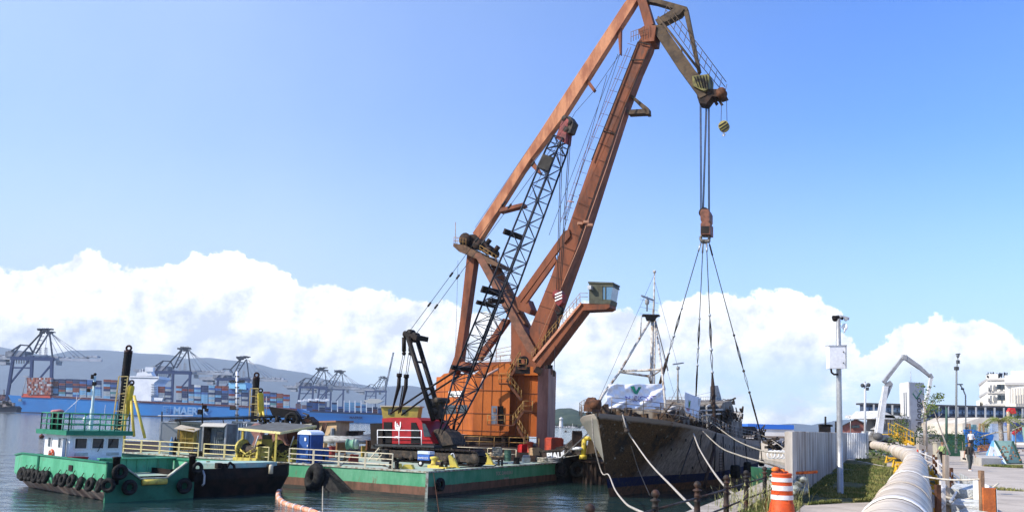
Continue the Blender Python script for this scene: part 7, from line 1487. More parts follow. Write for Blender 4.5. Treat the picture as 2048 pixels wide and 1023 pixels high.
def barrel():
    p = V((6.80,20.1,0)); t = thing('traffic_barrel', 'orange traffic barrel with three white bands beside the grass', 'barrel', p); pr = [(.33,0),(.34,.06),(.31,.10),(.285,.30),(.275,.32),(.275,.335),(.262,.34),(.257,.62),(.262,.63),(.25,.64),(.243,.92),(.25,.93),(.235,.94),(.232,1.0),(.25,1.02),(.24,1.06),(.17,1.06),(.15,.98)]
    o = MB(); o.lathe(pr, p, 26); o.lathe([(.35,.0),(.40,.0),(.42,.05),(.33,.12)], p, 26); b = o.out('body', M('barrel_orange', (.60,.085,.02), (.36,.06,.025), .55, 0, 3, .5,.7), t)
    for z0, z1 in ((.42,.53), (.64,.76), (.85,.95)):
        o = MB(); rr = lambda z: .265-(z-.34)*.045+.012; o.lathe([(rr(z0),z0),(rr(z1),z1)], p, 26); o.out('reflective_band', M('band_white', (.78,.78,.78), (.6,.58,.56), .4), b)
    o = MB(); r = random.Random(2); [o.ball(p+V((r.uniform(-.15,.15), r.uniform(-.15,.15), 1.04)), r.uniform(.04,.07), 6) for i in range(9)]; o.out('red_dirt', M('dark_red_dirt', (.12,.02,.015)), b)
    # litter on the rail: orange cloth and net heap
    m = MB(); c = ep(4.4,1.35); m.ball(c+V((0,0,.95)), .14, 8, .6); m.ball(c+V((.2,.1,.9)), .12, 8, .6); m.tube([c+V((.2,0,.88)), c+V((.8,.3,.86)), c+V((1.4,.5,.9))], .05, 6); solo(m, 'orange_rag', M('orange_rag', (.75,.18,.03), (.3,.04,.02), .8, 0, 5), 'bright orange rag tied where the railing meets the wall', 'rag')
    m = MB(); [m.ball(c+V((r.uniform(0,.9), r.uniform(-.2,.6), r.uniform(.3,.75))), r.uniform(.12,.28), 7, .6) for i in range(14)]; solo(m, 'net_heap', M('pale_net', (.45,.48,.42), (.12,.12,.1), .9, 0, 9, bump=.6), 'pale heap of nets behind the traffic barrel', 'nets')
barrel()
def wall():
    a, b = V((8.44,24,0)), V((26.6,63.6,0)); t = thing('concrete_wall', 'weathered grey concrete sheet-pile wall running away from the camera', 'wall', a); d = (b-a); L = d.length; d.normalize(); n = V((d.y,-d.x,0)); N = int(L/.115); r = random.Random(5); bot, top, tb, bb = [], [], [], []
    for i in range(N+1):
        s = L*i/N; k = (i % 6); off = (0,.0,.07,.09,.09,.02)[k]; p = a+d*s+n*off; hz = 2.08+.02*mnoise.noise(V((s*.9,0,0)))+(.012 if (i//6) % 2 else 0); bot.append(p-V((0,0,.1))); top.append(p+V((0,0,hz))); tb.append(p-n*(.22+off)+V((0,0,hz))); bb.append(p-n*(.22+off))
    o = MB(); o.grid([bot, top, tb, bb], False); o.add([bot[0], top[0], tb[0], bb[0]], [(0,1,2,3)])
    m = M('streaked_wall_concrete', (.56,.52,.46), (.24,.20,.16), .9, 0, 1.6, .38,.62, bump=.3, bscale=14, streak=7, col3=(.10,.095,.08), lo3=.60, hi3=.70, s3=2.4); o.out('panel', m, t)
    # white steel fence closing the far end
    a, b = V((27.0,65.6,0)), V((28.75,64.6,0)); t = thing('white_fence', 'white barred steel gate closing the far end of the concrete wall', 'fence', a); o = MB(); n = 16
    for i in range(n): p = a.lerp(b, i/(n-1)); o.beam(p+V((0,0,.05)), p+V((0,0,2.12)), .10, .03)
    o.out('bar', white_p, t); o = MB(); d2 = (b-a).normalized(); nn = V((-d2.y, d2.x, 0))*.05
    for z in (.10,.75,1.45,2.08): o.beam(a+V((0,0,z))+nn, b+V((0,0,z))+nn, .05, .06)
    o.prism([a+nn*2, b+nn*2, b+nn*2+V((0,0,2.1)), a+nn*2+V((0,0,2.1))], nn*.3); o.out('backing_sheet', M('white_sheet', (.72,.73,.76)), t); o = MB()
    for p in (a, b): o.beam(p, p+V((0,0,2.25)), .12)
    o.out('post', galv, t)
wall()
def camera_pole():
    p = V((11.33,27.6,0)); t = thing('camera_pole', 'tall galvanised pole with a white cabinet and cameras in the grass', 'pole', p); o = MB(); o.lathe([(.20,0),(.20,.02),(.10,.03),(.095,2.0),(.085,4.0),(.075,6.15),(0,6.17)], p, 16); o.out('shaft', M('pole_grey', (.36,.37,.38), (.28,.285,.29), .4, .4, 3), t)
    q = lambda x, y, dd=0.: atD(x, y, 27.4+dd); o = MB(); a, b, c, d = q(1659,692,-.1), q(1691,691,-.1), q(1691,736,-.1), q(1659,736,-.1); o.prism([a,b,c,d], (0,.28,0)); bx = o.out('cabinet', M('cabinet_white', (.74,.75,.76), (.66,.67,.68), .4), t)
    o = MB(); o.prism([a+V((-.02,-.02,0)), b+V((.04,-.02,0)), b+V((.04,.3,.03)), a+V((-.02,.3,.03))], (0,0,.03)); o.beam(b+V((.02,0,0)), c+V((.02,0,0)), .03); o.out('trim', galv, bx); o = MB(); [o.box(q(1687,y,-.12), (.03,.02,.04)) for y in (703,725)]; o.out('lock', black_steel, bx)
    o = MB(); o.tube([q(1662,737), q(1663,744), q(1668,748), q(1676,748)], .035, 8); o.out('conduit', black_steel, t)
    o = MB(); o.ball(q(1670,637,-.1), .10, 8); o.box(q(1671,634,-.1), (.2,.14,.10)); o.beam(q(1672,634), q(1686,634), .04); o.ball(q(1684,636), .06, 6); o.out('dome_camera', black_steel, t)
    o = MB(); o.beam(q(1680,632), q(1698,637), .06, .09); o.beam(q(1690,637), q(1694,638), .10, .12); o.out('bullet_camera', M('camera_grey', (.35,.36,.38)), t)
    o = MB(); o.beam(q(1680,654), q(1688,654), .04); o.lathe([(0,-.02),(.12,-.02),(.12,.02),(0,.05)], q(1690,653), 14, (1,.3,.1)); o.lathe([(0,-.02),(.10,-.02),(.10,.02),(0,.05)], q(1689,659), 14, (1,-.3,-.1)); o.out('antenna', white_p, t)
camera_pole()
def big_pipe():
    C = [(.62,2),(1.9,4.5),(3.72,8),(5.27,11),(6.82,14),(8.64,17.5),(12.5,25),(15.6,31),(19.1,38),(21.5,43),(23.2,46.8),(25.6,52),(28.9,60),(34,72),(40.0,88),(45.5,104)]
    pts = []; P = [V((x, y, .83)) for x, y in C]
    for i in range(len(P)-1):
        p0 = P[max(i-1,0)]; p1, p2 = P[i], P[i+1]; p3 = P[min(i+2, len(P)-1)]
        for k in range(8): t = k/8; pts.append(.5*((2*p1)+(p2-p0)*t+(2*p0-5*p1+4*p2-p3)*t*t+(3*p1-p0-3*p2+p3)*t*t*t))
    t = thing('dredging_pipe', 'big pale pipe curving along the quay on yellow trestles', 'pipe', (12.4,25,0)); rs = [.44+(.012 if i % 3 == 0 else 0) for i in range(len(pts))]
    pm = M('dirty_cream_pipe', (.64,.55,.43), (.46,.38,.28), .55, 0, .8, .42,.62, bump=.12, bscale=10, col3=(.25,.20,.15), lo3=.64, hi3=.74, s3=1.5)
    o = MB(); o.tube(pts, rs, 28); pp = o.out('pipe', pm, t)
    for i in range(5, len(pts)-4, 9):
        o = MB(); d = (pts[i+1]-pts[i]).normalized(); w = .12 if i > 14 and i % 2 else .05; o.lathe([(.45,-w),(.468,-w*.8),(.468,w*.8),(.45,w)], pts[i], 28, d); o.out('collar', M('collar_white', (.72,.70,.66), (.5,.47,.42)) if i % 2 else M('collar_tan', (.40,.34,.27)), pp)
    o = MB(); rr = random.Random(3)
    for i in range(2, len(pts)-3):
        if i % 3: continue
        d = (pts[i+1]-pts[i]).normalized(); o.lathe([(.455,-.008),(.458,0),(.455,.008)], pts[i]+d*.1, 28, d)
    o.out('seam', M('seam_brown', (.20,.15,.11)), pp)
    ym = M('trestle_yellow', (.60,.36,.02), (.40,.20,.02), .55, 0, 3, .5,.65)
    for k, s in enumerate((14, 17.5+2, 27, 33, 38.5, 43.5, 50, 59)):
        i = min(range(len(pts)), key=lambda j: abs(pts[j].y-s)); c = pts[i]; d = (pts[i+1]-pts[i]).normalized(); n = V((d.y,-d.x,0)); tt = thing('pipe_trestle', ORD[k]+' yellow steel trestle under the pale pipe, counted from the camera', 'trestle', (c.x,c.y,0), 0, 'yellow trestles under the pipe')
        for sgn in (-1,1):
            o = MB(); f = V((c.x,c.y,0))+n*sgn*.85; o.beam(f, f+V((0,0,.42))-n*sgn*.12, .10); o.beam(f, V((c.x,c.y,.34))+n*sgn*.3, .07); o.beam(f-d*.45+V((0,0,.04)), f+d*.45+V((0,0,.04)), .12, .08); o.beam(f-d*.4+V((0,0,.06)), f+V((0,0,.5))-n*sgn*.1, .06); o.out('leg', ym, tt)
        o = MB(); o.beam(V((c.x,c.y,.36))-n*.85, V((c.x,c.y,.36))+n*.85, .12, .12); o.out('cross_beam', ym, tt)
big_pipe()
def guard_fence():
    wm = M('weathered_white_rail', (.62,.60,.58), (.32,.26,.21), .7, 0, 3, .45,.62, bump=.2); F_ = [V((8.6,16.2,0)), V((10.4,19.2,0)), V((13.7,25,0)), V((17.6,33,0)), V((21.6,41,0)), V((26.8,52.5,0)), V((31,60,0))]
    t = thing('guard_fence', 'rusty white-railed guard fence running between the pipe and the walkway', 'fence', F_[2])
    for z in (.95, .62, .30): o = MB(); o.tube([p+V((0,0,z)) for p in F_], .045, 8); o.out('rail', wm, t)
    o = MB(); o.tube([p+V((.25,0,.80)) for p in F_], .03, 6); o.out('thin_rail', galv, t)
    for i in range(len(F_)-1):
        for k in range(2): p = F_[i].lerp(F_[i+1], k/2); o = MB(); o.beam(p, p+V((0,0,1.12)), .09, .09); o.out('post', wm if (i+k) % 2 else rust_m, t)
    o = MB()
    for i in range(3): a, b = F_[i+1]+V((.15,0,.12)), F_[i+2]+V((.15,0,.12)); o.beam(a, b, .04, .26, up=(0,0,1)); 
    o.out('kick_board', M('pale_board', (.5,.5,.5), (.3,.28,.26)), t)
    for i in range(3):
        a, b = V((10.42,17.35,0)).lerp(V((13.95,25,0)), i/3), V((10.42,17.35,0)).lerp(V((13.95,25,0)), (i+.97)/3); rows = [[a.lerp(b, u/14)+V((.05*mnoise.noise(V((u*.7+i*9, z*3, 2))), .03*sin(u+z*2), z)) for u in range(15)] for z in (.04,.3,.6,.98)]; o = MB(); o.grid(rows, True); sh_ = o.out('plastic_sheet', M('crumpled_sheeting', (.60,.62,.62), (.35,.36,.34), .5, 0, 4, bump=.8), t)
    # weathered timber posts with rope, orange board
    p = V((10.05,18.6,0)); tp = thing('timber_post', 'thick weathered post with rope knotted round it by the pipe', 'post', p); o = MB(); o.beam(p-V((0,0,.1)), p+V((.03,0,1.66)), .12, .10); o.out('post', M('grey_timber', (.42,.36,.30), (.22,.16,.11), .9, 0, 3, streak=6, bump=.5), tp)
    q = p+V((0,-.08,.62)); k = MB(); [k.torus(q+V((0,0,dz_)), (.15*i,0,1), .12, .025, 14, 6) for i, dz_ in enumerate((-.06,0,.07))]; k.ball(q+V((.12,-.05,0)), .07, 6)
    e1 = V((11.1,18.3,1.02)); e0 = V((5.9,12.9,1.25)); k.tube(cat_pts(q+V((.1,0,.03)), e1+V((0,0,.05)), .12), .022, 6); k.tube(cat_pts(q+V((-.1,0,-.02)), V((6.9,13.6,.1)), .05), .02, 6); solo(k, 'tied_rope', M('pale_thin_rope', (.62,.58,.50), (.4,.36,.3), .9, 0, 9, bump=.5), 'pale rope knotted round the thick post and tied to the orange board', 'rope')
    a = V((8.9,19.1,1.40)); k = MB(); k.tube(cat_pts(V((8.95,18.5,1.29)), V((10.16,17.35,1.2)), .10), .022, 6); solo(k, 'tied_rope', M('pale_thin_rope', (.6,.56,.5)), 'pale rope stretched from the pipe across to the upright timber', 'rope')
    p = V((10.2,17.3,0)); tb = thing('orange_board', 'orange painted board end with an upright timber beside the walkway', 'board', p); o = MB(); o.box(p+V((.08,0,.5)), (.28,.06,1.04)); o.out('board', M('worn_orange_board', (.60,.16,.04), (.42,.12,.04), .7, 0, 4, bump=.3), tb); o = MB(); o.beam(p+V((-.04,.06,0)), p+V((-.04,.06,1.38)), .10, .08); o.out('upright', M('brown_timber', (.28,.17,.10), (.18,.11,.07), .8, 0, 4, bump=.4), tb); o = MB(); o.prism([p+V((.20,-.03,0)), p+V((.20,-.03,1.0)), p+V((.26,.9,1.15)), p+V((.26,.9,0))], (.03,0,0)); o.out('side_sheet', white_p, tb)
    # solid low wall whose shadow falls over the walkway
    m = MB(); r = random.Random(4); wv = [V((9.2,14.5,0)), V((10.5,17.6,0))]
    for i in range(9): q = V((9.9,17.2,.2)).lerp(V((12.6,22.4,.2)), i/9); m.box(q+V((0,0,r.uniform(0,.5))), (r.uniform(.2,.5), .7, r.uniform(.3,.6)), r.random(), r.uniform(-.4,.4))
    solo(m, 'plastic_sheeting', M('crumpled_sheeting', (.60,.62,.62), (.35,.36,.34), .5, 0, 4, bump=.8), 'crumpled pale sheeting lodged along the guard fence', 'sheeting')
    for k, (x, y, z0, z1, d, lab) in enumerate(((1779,930,905,0,0,''),)): pass
guard_fence()
def pump_truck():
    t = thing('concrete_pump_truck', 'concrete pump truck with its white folded boom arching over the pipe', 'truck', (41,92,0)); d = 90; q = lambda x, y, dd=0.: atD(x, y, d+dd); o = MB()
    wm = M('boom_white', (.70,.71,.72), (.50,.50,.50), .45, 0, 1)
    def arm(mb, a, b, w0, w1): mb.beam(q(*a), q(*b), (w0,w1), (w0*1.1,w1*1.1))
    o = MB(); arm(o, (1757,868), (1771,772), .6, .42); arm(o, (1751,866), (1761,800), .2, .18); o.out('lower_boom', wm, t)
    o = MB(); arm(o, (1767,764), (1806,714), .34, .30); arm(o, (1782,764), (1771,772), .4, .3); arm(o, (1782,770), (1770,800), .25, .2); arm(o, (1768,764), (1784,770), .22,.3); o.out('upper_boom', M('boom_grey', (.34,.35,.36), (.22,.22,.23), .5), t)
    o = MB(); arm(o, (1804,713), (1812,715), .45, .5); arm(o, (1810,714), (1840,735), .42, .38); arm(o, (1840,735), (1861,753), .34, .24); arm(o, (1806,716), (1793,730), .3,.2); arm(o, (1858,748), (1864,756), .4,.3); o.out('outer_boom', M('boom_grey', (.34,.35,.36)), t)
    o = MB(); arm(o, (1862,755), (1856,790), .3, .25); arm(o, (1856,790), (1845,835), .25, .2); arm(o, (1855,790), (1848,812), .35,.15); o.out('tip_boom', wm, t)
    o = MB(); o.prism([q(1736,872), q(1742,862), q(1770,862), q(1800,872), q(1800,882), q(1736,882)], (0,2.4,0)); o.box(q(1745,888,1), (2.2,2,.7)); o.prism([q(1752,858,.5), q(1770,846,.5), q(1792,857,.5), q(1778,866,.5)], (0,1.5,0)); o.out('chassis', M('truck_body_pale', (.50,.50,.48), (.2,.18,.15), .6, 0, 1), t)
    o = MB(); o.ball(q(1756,872,-.6), .55, 12, .8); o.out('drum', M('drum_grey', (.10,.10,.10)), t)
    for k, (x, y) in enumerate(((1742,890),(1770,889),(1782,889))): o = MB(); o.torus(q(x,y,-.2), (0,1,0), .38,.17, 16, 8); w = o.out('wheel', rubber, t); o = MB(); o.lathe([(0,-.1),(.24,-.1),(.24,.05),(0,.05)], q(x,y,-.2), 12, (0,1,0)); o.out('rim', white_p, w)
pump_truck()
stone_w = M('white_render', (.74,.73,.70), (.58,.55,.50), .8, 0, .2, .5,.7)
def station():
    # elevated gangway
    d = 170; q = lambda x, y, dd=0.: atD(x, y, d+dd); t = thing('elevated_walkway', 'long dark glazed elevated walkway crossing behind the banner tower', 'walkway', q(1900,870)); top = lambda x: 804.5+(x-1728)*.026; bot = lambda x: 828+(x-1728)*.03
    o = MB(); o.prism([q(1728,top(1728)), q(2140,top(2140)), q(2140,top(2140)+3.5), q(1728,top(1728)+3.5)], (0,4,0)); o.prism([q(1726,bot(1728)-2), q(2140,bot(2140)-2), q(2140,bot(2140)+4), q(1726,bot(1728)+4)], (0,4.5,0)); o.out('deck_beam', M('walkway_dark', (.07,.075,.085), (.04,.04,.05), .5, 0, .5), t)
    o = MB(); o.prism([q(1730,top(1730)+3,.6), q(2140,top(2140)+3,.6), q(2140,bot(2140)-2,.6), q(1730,bot(1730)-2,.6)], (0,2.5,0)); gl = o.out('glazing', M('walkway_glass', (.035,.05,.085), (.06,.08,.12), .25, 0, .3), t)
    o = MB()
    for i in range(23): x = 1729+i*18.6; o.beam(q(x, top(x)+3, -.1), q(x, bot(x)-1, -.1), .17, .3)
    o.out('mullion', M('mullion_grey', (.38,.40,.42)), gl)
    o = MB()
    for i in range(44):
        x = 1735+i*9.3
        if i % 2: x -= 1.5
        o.lathe([(0,-.03),(.52,-.03),(.55,0),(0,.03)], q(x, (top(x)+bot(x))/2+1.5, .5), 14, (0,1,0))
    o.out('round_panel', M('round_panel_blue', (.10,.16,.26)), gl)
    o = MB()
    for x0, x1 in ((1870,1895),(1942,1985),(2010,2060)): o.prism([q(x0,bot(x0)+3,1), q(x1,bot(x1)+3,1), q(x1-6,bot(x1)+8,1), q(x0+6,bot(x0)+8,1)], (0,3,0))
    o.out('under_beam', black_steel, t)
    for k, x in enumerate((1893,1930,1972)): o = MB(); o.beam(q(x,bot(x)+3,2), q(x,872,2), 1.4, 1.2); o.beam(q(x-8,bot(x)+6,2), q(x,852,2), .3); o.beam(q(x+9,bot(x)+6,2), q(x,852,2), .3); o.out('pier', stone_w, t)
    # banner tower
    t = thing('banner_tower', 'white tower with a tall vertical banner in front of the walkway', 'tower', q(1823,875,-6)); o = MB(); A, B, C = q(1801,770,-1), q(1817,763,-6), q(1848,765,-4.5); g = lambda p: V((p.x, p.y, 0)); zt = B.z
    o.prism([g(A), g(B), g(C), g(C)+V((-2.2,6,0))], (0,0,zt)); w = o.out('wall', stone_w, t)
    o = MB()
    for f in (.35,.6): a, b = g(A).lerp(g(B), f), g(A).lerp(g(B), f+.14); n = V((-.25,-.97,0))*.06; o.prism([a+n+V((0,0,4)), b+n+V((0,0,4)), b+n+V((0,0,zt-2)), a+n+V((0,0,zt-2))], -n*.8)
    o.out('slot_window', M('slot_dark', (.12,.14,.17)), w)
    n = V(((C-B).y, -(C-B).x, 0)).normalized(); n = n if n.y < 0 else -n; a, b = g(B)+n*.12+(C-B)*.03, g(B)+n*.12+(C-B)*.97; o = MB(); o.prism([a+V((0,0,1.6)), b+V((0,0,1.6)), b+V((0,0,zt-.1)), a+V((0,0,zt-.1))], -n*.08); bn = o.out('banner', M('grey_white_banner', (.40,.41,.43), (.34,.34,.36), .7, 0, .6), w)
    o = MB(); o.prism([a+n*.02+V((0,0,.1)), b+n*.02+V((0,0,.1)), b+n*.02+V((0,0,1.6)), a+n*.02+V((0,0,1.6))], -n*.08); o.out('green_skirt', M('skirt_green', (.03,.09,.06)), bn)
    X = (b-a).normalized(); up = V((0,0,1)); wd = (b-a).length
    text('Valongo', a+n*.05+X*wd*.74+up*2.7, up, -X, 2.15, 'lettering', M('banner_charcoal', (.05,.05,.06)), bn, .02, bold=.02)
    o = MB(); c = a+n*.06+X*wd*.5+up*(zt-2.5)
    for p0, p1 in (((-1.2,.2),(-.2,-.9)), ((-.25,-.9),(1.3,.9))): o.beam(c+X*p0[0]+up*p0[1], c+X*p1[0]+up*p1[1], .05, .24, up=n.cross(X*(p1[0]-p0[0])+up*(p1[1]-p0[1])))
    o.out('green_tick', M('tick_green', (.03,.15,.10)), bn); o = MB(); o.beam(c+X*-1.2+up*.2, c+X*-.5+up*.95, .05, .2, up=n.cross(X*.7+up*.75)); o.beam(c+X*-.5+up*.95, c+X*.2+up*.2, .05,.18, up=n.cross(X*.7-up*.75)); o.out('grey_tick', M('tick_grey', (.25,.3,.3)), bn)
    o = MB(); o.tube([B+V((1,1,0)), B+V((1,1,2.3))], .06, 4); o.out('aerial', galv, w)
    # station pavilion
    t = thing('station_pavilion', 'grey flat-roofed pavilion with dark openings left of the banner tower', 'building', q(1775,880,-20)); o = MB(); q2 = lambda x, y, dd=0.: atD(x, y, 130+dd); o.prism([q2(1762,828), q2(1822,832), q2(1822,837), q2(1762,834)], (0,14,0)); o.prism([q2(1748,836), q2(1765,820), q2(1790,832), q2(1790,838)], (0,10,0)); rf = o.out('roof', M('pavilion_white', (.58,.58,.58), (.4,.4,.4)), t)
    o = MB()
    for x in (1768,1776,1784,1792,1799,1808,1817): o.beam(q2(x,836,2), q2(x,872,2), .5)
    o.prism([q2(1748,868,3), q2(1822,868,3), q2(1822,882,3), q2(1748,880,3)], (0,8,0)); o.out('column', M('pavilion_grey', (.30,.30,.31)), t)
    o = MB(); o.prism([q2(1750,838,6), q2(1822,838,6), q2(1822,870,6), q2(1745,868,6)], (0,3,0)); o.out('dark_opening', M('pavilion_dark', (.05,.055,.06), (.12,.12,.12), .6, 0, .5), t)
    # ramp block
    # white art-deco building at the right edge
    d3 = 260; q3 = lambda x, y, dd=0.: atD(x, y, d3+dd); t = thing('white_building', 'large white building with long rows of windows at the right edge', 'building', q3(2010,880))
    def zat(px, y, dd): return atD(px, y, d3+dd).z
    xs = lambda px, dd=0.: V(((px-1024)/F*(d3+dd), d3+dd, 0))
    o = MB(); H = zat(1990,757,0); o.prism([xs(1962,30), xs(1977,0), xs(2013,-4), xs(2013,30)], (0,0,H)); o.prism([xs(1976,4), xs(1984,-1), xs(2000,-2), xs(2003,10)], (0,0,zat(1990,748,0))); o.prism([xs(2013,-6), xs(2160,-14), xs(2160,40), xs(2013,40)], (0,0,zat(2013,750,-6))); o.prism([xs(2026,-7), xs(2160,-16), xs(2160,30), xs(2032,30)], (0,0,zat(2040,742,-6))); o.prism([xs(1955,20), xs(1962,16), xs(1962,40), xs(1955,40)], (0,0,zat(1958,800,18))); w = o.out('wall', M('cream_white_wall', (.74,.72,.66), (.62,.59,.52), .8, 0, .08, .5,.7), t)
    o = MB()
    for z0 in (757, 783, 807): z = zat(1990,z0,0); o.prism([xs(1961,29.5)+V((-.3,-.3,z-.6)), xs(1977,-.6)+V((0,0,z-.6)), xs(2013.3,-4.6)+V((0,0,z-.6)), xs(2013.3,-4)+V((0,0,z-.6)), xs(1977,.2)+V((0,0,z-.6)), xs(1962,30)+V((0,0,z-.6))], (0,0,.7))
    z = zat(2040,770,-6); o.prism([xs(2013.5,-7)+V((0,0,z)), xs(2160,-15)+V((0,0,z)), xs(2160,-14)+V((0,0,z)), xs(2013.5,-6)+V((0,0,z))], (0,0,.8)); o.out('cornice', M('cornice_grey', (.45,.44,.42)), w)
    for (x0, x1, y0, y1, dd) in ((1995,2003,768,778,-3),(2004,2011,768,778,-4),(1996,2003,789,800,-3),(2004,2011,789,800,-4)):
        o = MB(); o.prism([atD(x0,y0,d3+dd-.9), atD(x1,y0,d3+dd-.9), atD(x1,y1,d3+dd-.9), atD(x0,y1,d3+dd-.9)], (0,.4,0)); pn = o.out('window', M('far_window', (.05,.07,.09), None, .2), w)
    for i in range(6):
        for y0, y1 in ((772,781),(794,803)): x = 1964.5+i*2.3; dd = 25-i*4.6; o = MB(); o.prism([atD(x,y0,d3+dd-1.8), atD(x+1.1,y0,d3+dd-3.9), atD(x+1.1,y1,d3+dd-3.9), atD(x,y1,d3+dd-1.8)], (.3,.5,0)); o.out('window', M('far_window_pale', (.22,.23,.24), None, .3), w)
    for x in (1981,1988):
        for y0, y1 in ((769,779),(790,801)): o = MB(); o.prism([atD(x,y0,d3-2.4), atD(x+3,y0,d3-2.6), atD(x+3,y1,d3-2.6), atD(x,y1,d3-2.4)], (0,.4,0)); o.out('window', M('far_window_pale', (.22,.23,.24)), w)
    for i in range(14):
        x = 2020+i*5.2; o = MB(); o.prism([atD(x,776+i*-.3,d3-9-i*.3), atD(x+1.6,776-i*.3,d3-9-i*.3), atD(x+1.6,806,d3-9-i*.3), atD(x,806,d3-9-i*.3)], (0,.4,0)); o.out('pilaster', M('pilaster_beige', (.55,.52,.46)), w)  # narrow strips a tone darker than the wall
    o = MB(); r = random.Random(3)
    for i in range(24): x = 1973+r.random()*42; o.beam(atD(x, 752+r.uniform(-1,2), d3), atD(x+r.uniform(-2,2), 747+r.uniform(-3,1), d3+5), .3)
    o.out('roof_clutter', black_steel, t)
    # brick warehouse, distant sheds
    d4 = 150; q4 = lambda x, y, dd=0.: atD(x, y, d4+dd); t = thing('brick_warehouse', 'red brick warehouse with a gabled end beside the camera pole', 'building', q4(1705,882)); o = MB(); o.prism([q4(1683,882), q4(1683,853), q4(1712,838.5), q4(1731,849), q4(1731,882)], (17,40,0)); w = o.out('wall', M('brick_red', (.32,.13,.10), (.22,.09,.07), .85, 0, .6), t); o = MB(); o.prism([q4(1681,853.5,-.4), q4(1712,837.5,-.4), q4(1732,848.5,-.4), q4(1732,846.5,-.4), q4(1712,835.5,-.4), q4(1681,851.5,-.4)], (17.4,41,0)); o.out('roof', M('slate_roof', (.10,.09,.09)), w); o = MB(); o.prism([q4(1704,851,-.3), q4(1719,849,-.3), q4(1719,855,-.3), q4(1704,855,-.3)], (0,.3,0)); o.out('window', glass_m, w)
    t = thing('blue_shed', 'long warehouse with a blue upper wall beyond the ship\'s stern', 'building', atD(1540,880,230)); q5 = lambda x, y, dd=0.: atD(x, y, 230+dd); o = MB(); o.prism([q5(1488,853), q5(1588,855), q5(1588,880), q5(1488,880)], (0,30,0)); w = o.out('wall', stone_w, t); o = MB(); o.prism([q5(1496,846.5,-.4), q5(1588,849,-.4), q5(1588,858,-.4), q5(1496,856.5,-.4)], (0,29,0)); o.out('blue_panel', M('shed_blue', (.03,.14,.52)), w); o = MB(); o.prism([q5(1486,870,-3), q5(1590,872,-3), q5(1590,875,-3), q5(1486,873,-3)], (0,3,0)); o.out('canopy', M('canopy_brown', (.22,.17,.13)), w)
    t = thing('teal_warehouse', 'low turquoise warehouse under the elevated walkway', 'building', atD(1890,880,200)); q6 = lambda x, y, dd=0.: atD(x, y, 200+dd); o = MB(); o.prism([q6(1850,856), q6(1935,858), q6(1935,880), q6(1850,880)], (0,20,0)); w = o.out('wall', M('turquoise_wall', (.12,.32,.45), (.3,.4,.45), .7, 0, .1), t); o = MB(); o.prism([q6(1846,850,-1), q6(1880,846,-1), q6(1900,850,-1), q6(1936,855,-1), q6(1936,858.5,-1), q6(1846,856,-1)], (0,21,0)); o.out('roof', M('shed_roof_grey', (.13,.15,.18)), w)
    t = thing('white_shed', 'long white shed below the walkway behind the palm', 'building', atD(1980,880,150)); q7 = lambda x, y, dd=0.: atD(x, y, 150+dd); o = MB(); o.prism([q7(1925,846), q7(1960,834), q7(2120,838), q7(2120,880), q7(1925,880)], (0,20,0)); w = o.out('wall', M('shed_cream', (.62,.58,.50), (.45,.4,.33), .8, 0, .3), t); o = MB(); [o.prism([q7(x,848,-.2), q7(x+3,848,-.2), q7(x+3,856,-.2), q7(x,856,-.2)], (0,.2,0)) for x in (1948,1968,1975,1990,2010,2026)]; o.out('opening', M('pavilion_dark', (.05,.055,.06)), w); o = MB(); o.prism([q7(1968,846,-1), q7(2120,848,-1), q7(2120,851,-1), q7(1968,849,-1)], (0,1,0)); o.out('eave', M('canopy_brown', (.22,.17,.13)), w)
station()
def poles():
    for k, (x, y0, y1, d, r, lab) in enumerate(((1914,706,905,80,.085,'tall thin mast with stacked aerials near the walking man'), (1931,772,890,95,.075,'curved-top street lamp right of the tall thin mast'), (1730,764,884,75,.10,'grey pole with lamps beside the white truck boom'), (1893,812,884,70,.10,'plain green post left of the tall thin mast'), (1701,833,868,140,.06,'thin flagpole before the brick warehouse'), (1933,855,884,90,.07,'short pole right of the green post'))):
        d = d; t = thing('mast_pole', lab, 'pole', atD(x,y1,d)); q = lambda xx, yy: atD(xx, yy, d); o = MB(); lean = 4 if k == 0 else 0
        if k == 1: o.tube([q(x+1,y1), q(x,790), q(x-4,780), q(x-11,768)], r, 6)
        elif k == 0: o.tube([q(x-2,y1), q(x-1,738), q(x+3,706)], [r*1.4,r,r*.4], 6)
        else: o.tube([q(x,y1), q(x,y0)], r, 6)
        o.out('shaft', (M('mast_grey', (.22,.24,.25)), M('mast_grey', (.22,.24,.25)), M('pale_pole', (.50,.52,.54)), M('green_post', (.05,.10,.08)), galv, galv)[k], t); o = MB()
        if k == 0: o.box(q(x-1,736), (.35,.3,.35)); o.box(q(x+2,723), (.3,.2,.35), .5); [o.beam(q(x-2+i,708+i*3), q(x+6-i,707+i*3), .12) for i in range(3)]
        elif k == 1: o.box(q(x-11,768), (.55,.3,.12)); o.box(q(x-6,777), (.3,.2,.2), .4)
        elif k == 2: o.beam(q(x-6,772), q(x+8,771), .15); o.box(q(x+4,777), (.28,.2,.28)); o.ball(q(x-5,770), .2, 6); o.ball(q(x+7,769), .2, 6); o.tube([q(x+1,771), q(x,762)], .04, 4)
        elif k == 3: o.beam(q(x-2,y0), q(x+2,y0), .2)
        else: o.box(q(x,y0), (.3,.2,.2))
        o.out('lamp_head', M('lamp_dark', (.06,.065,.07)), t)
poles()
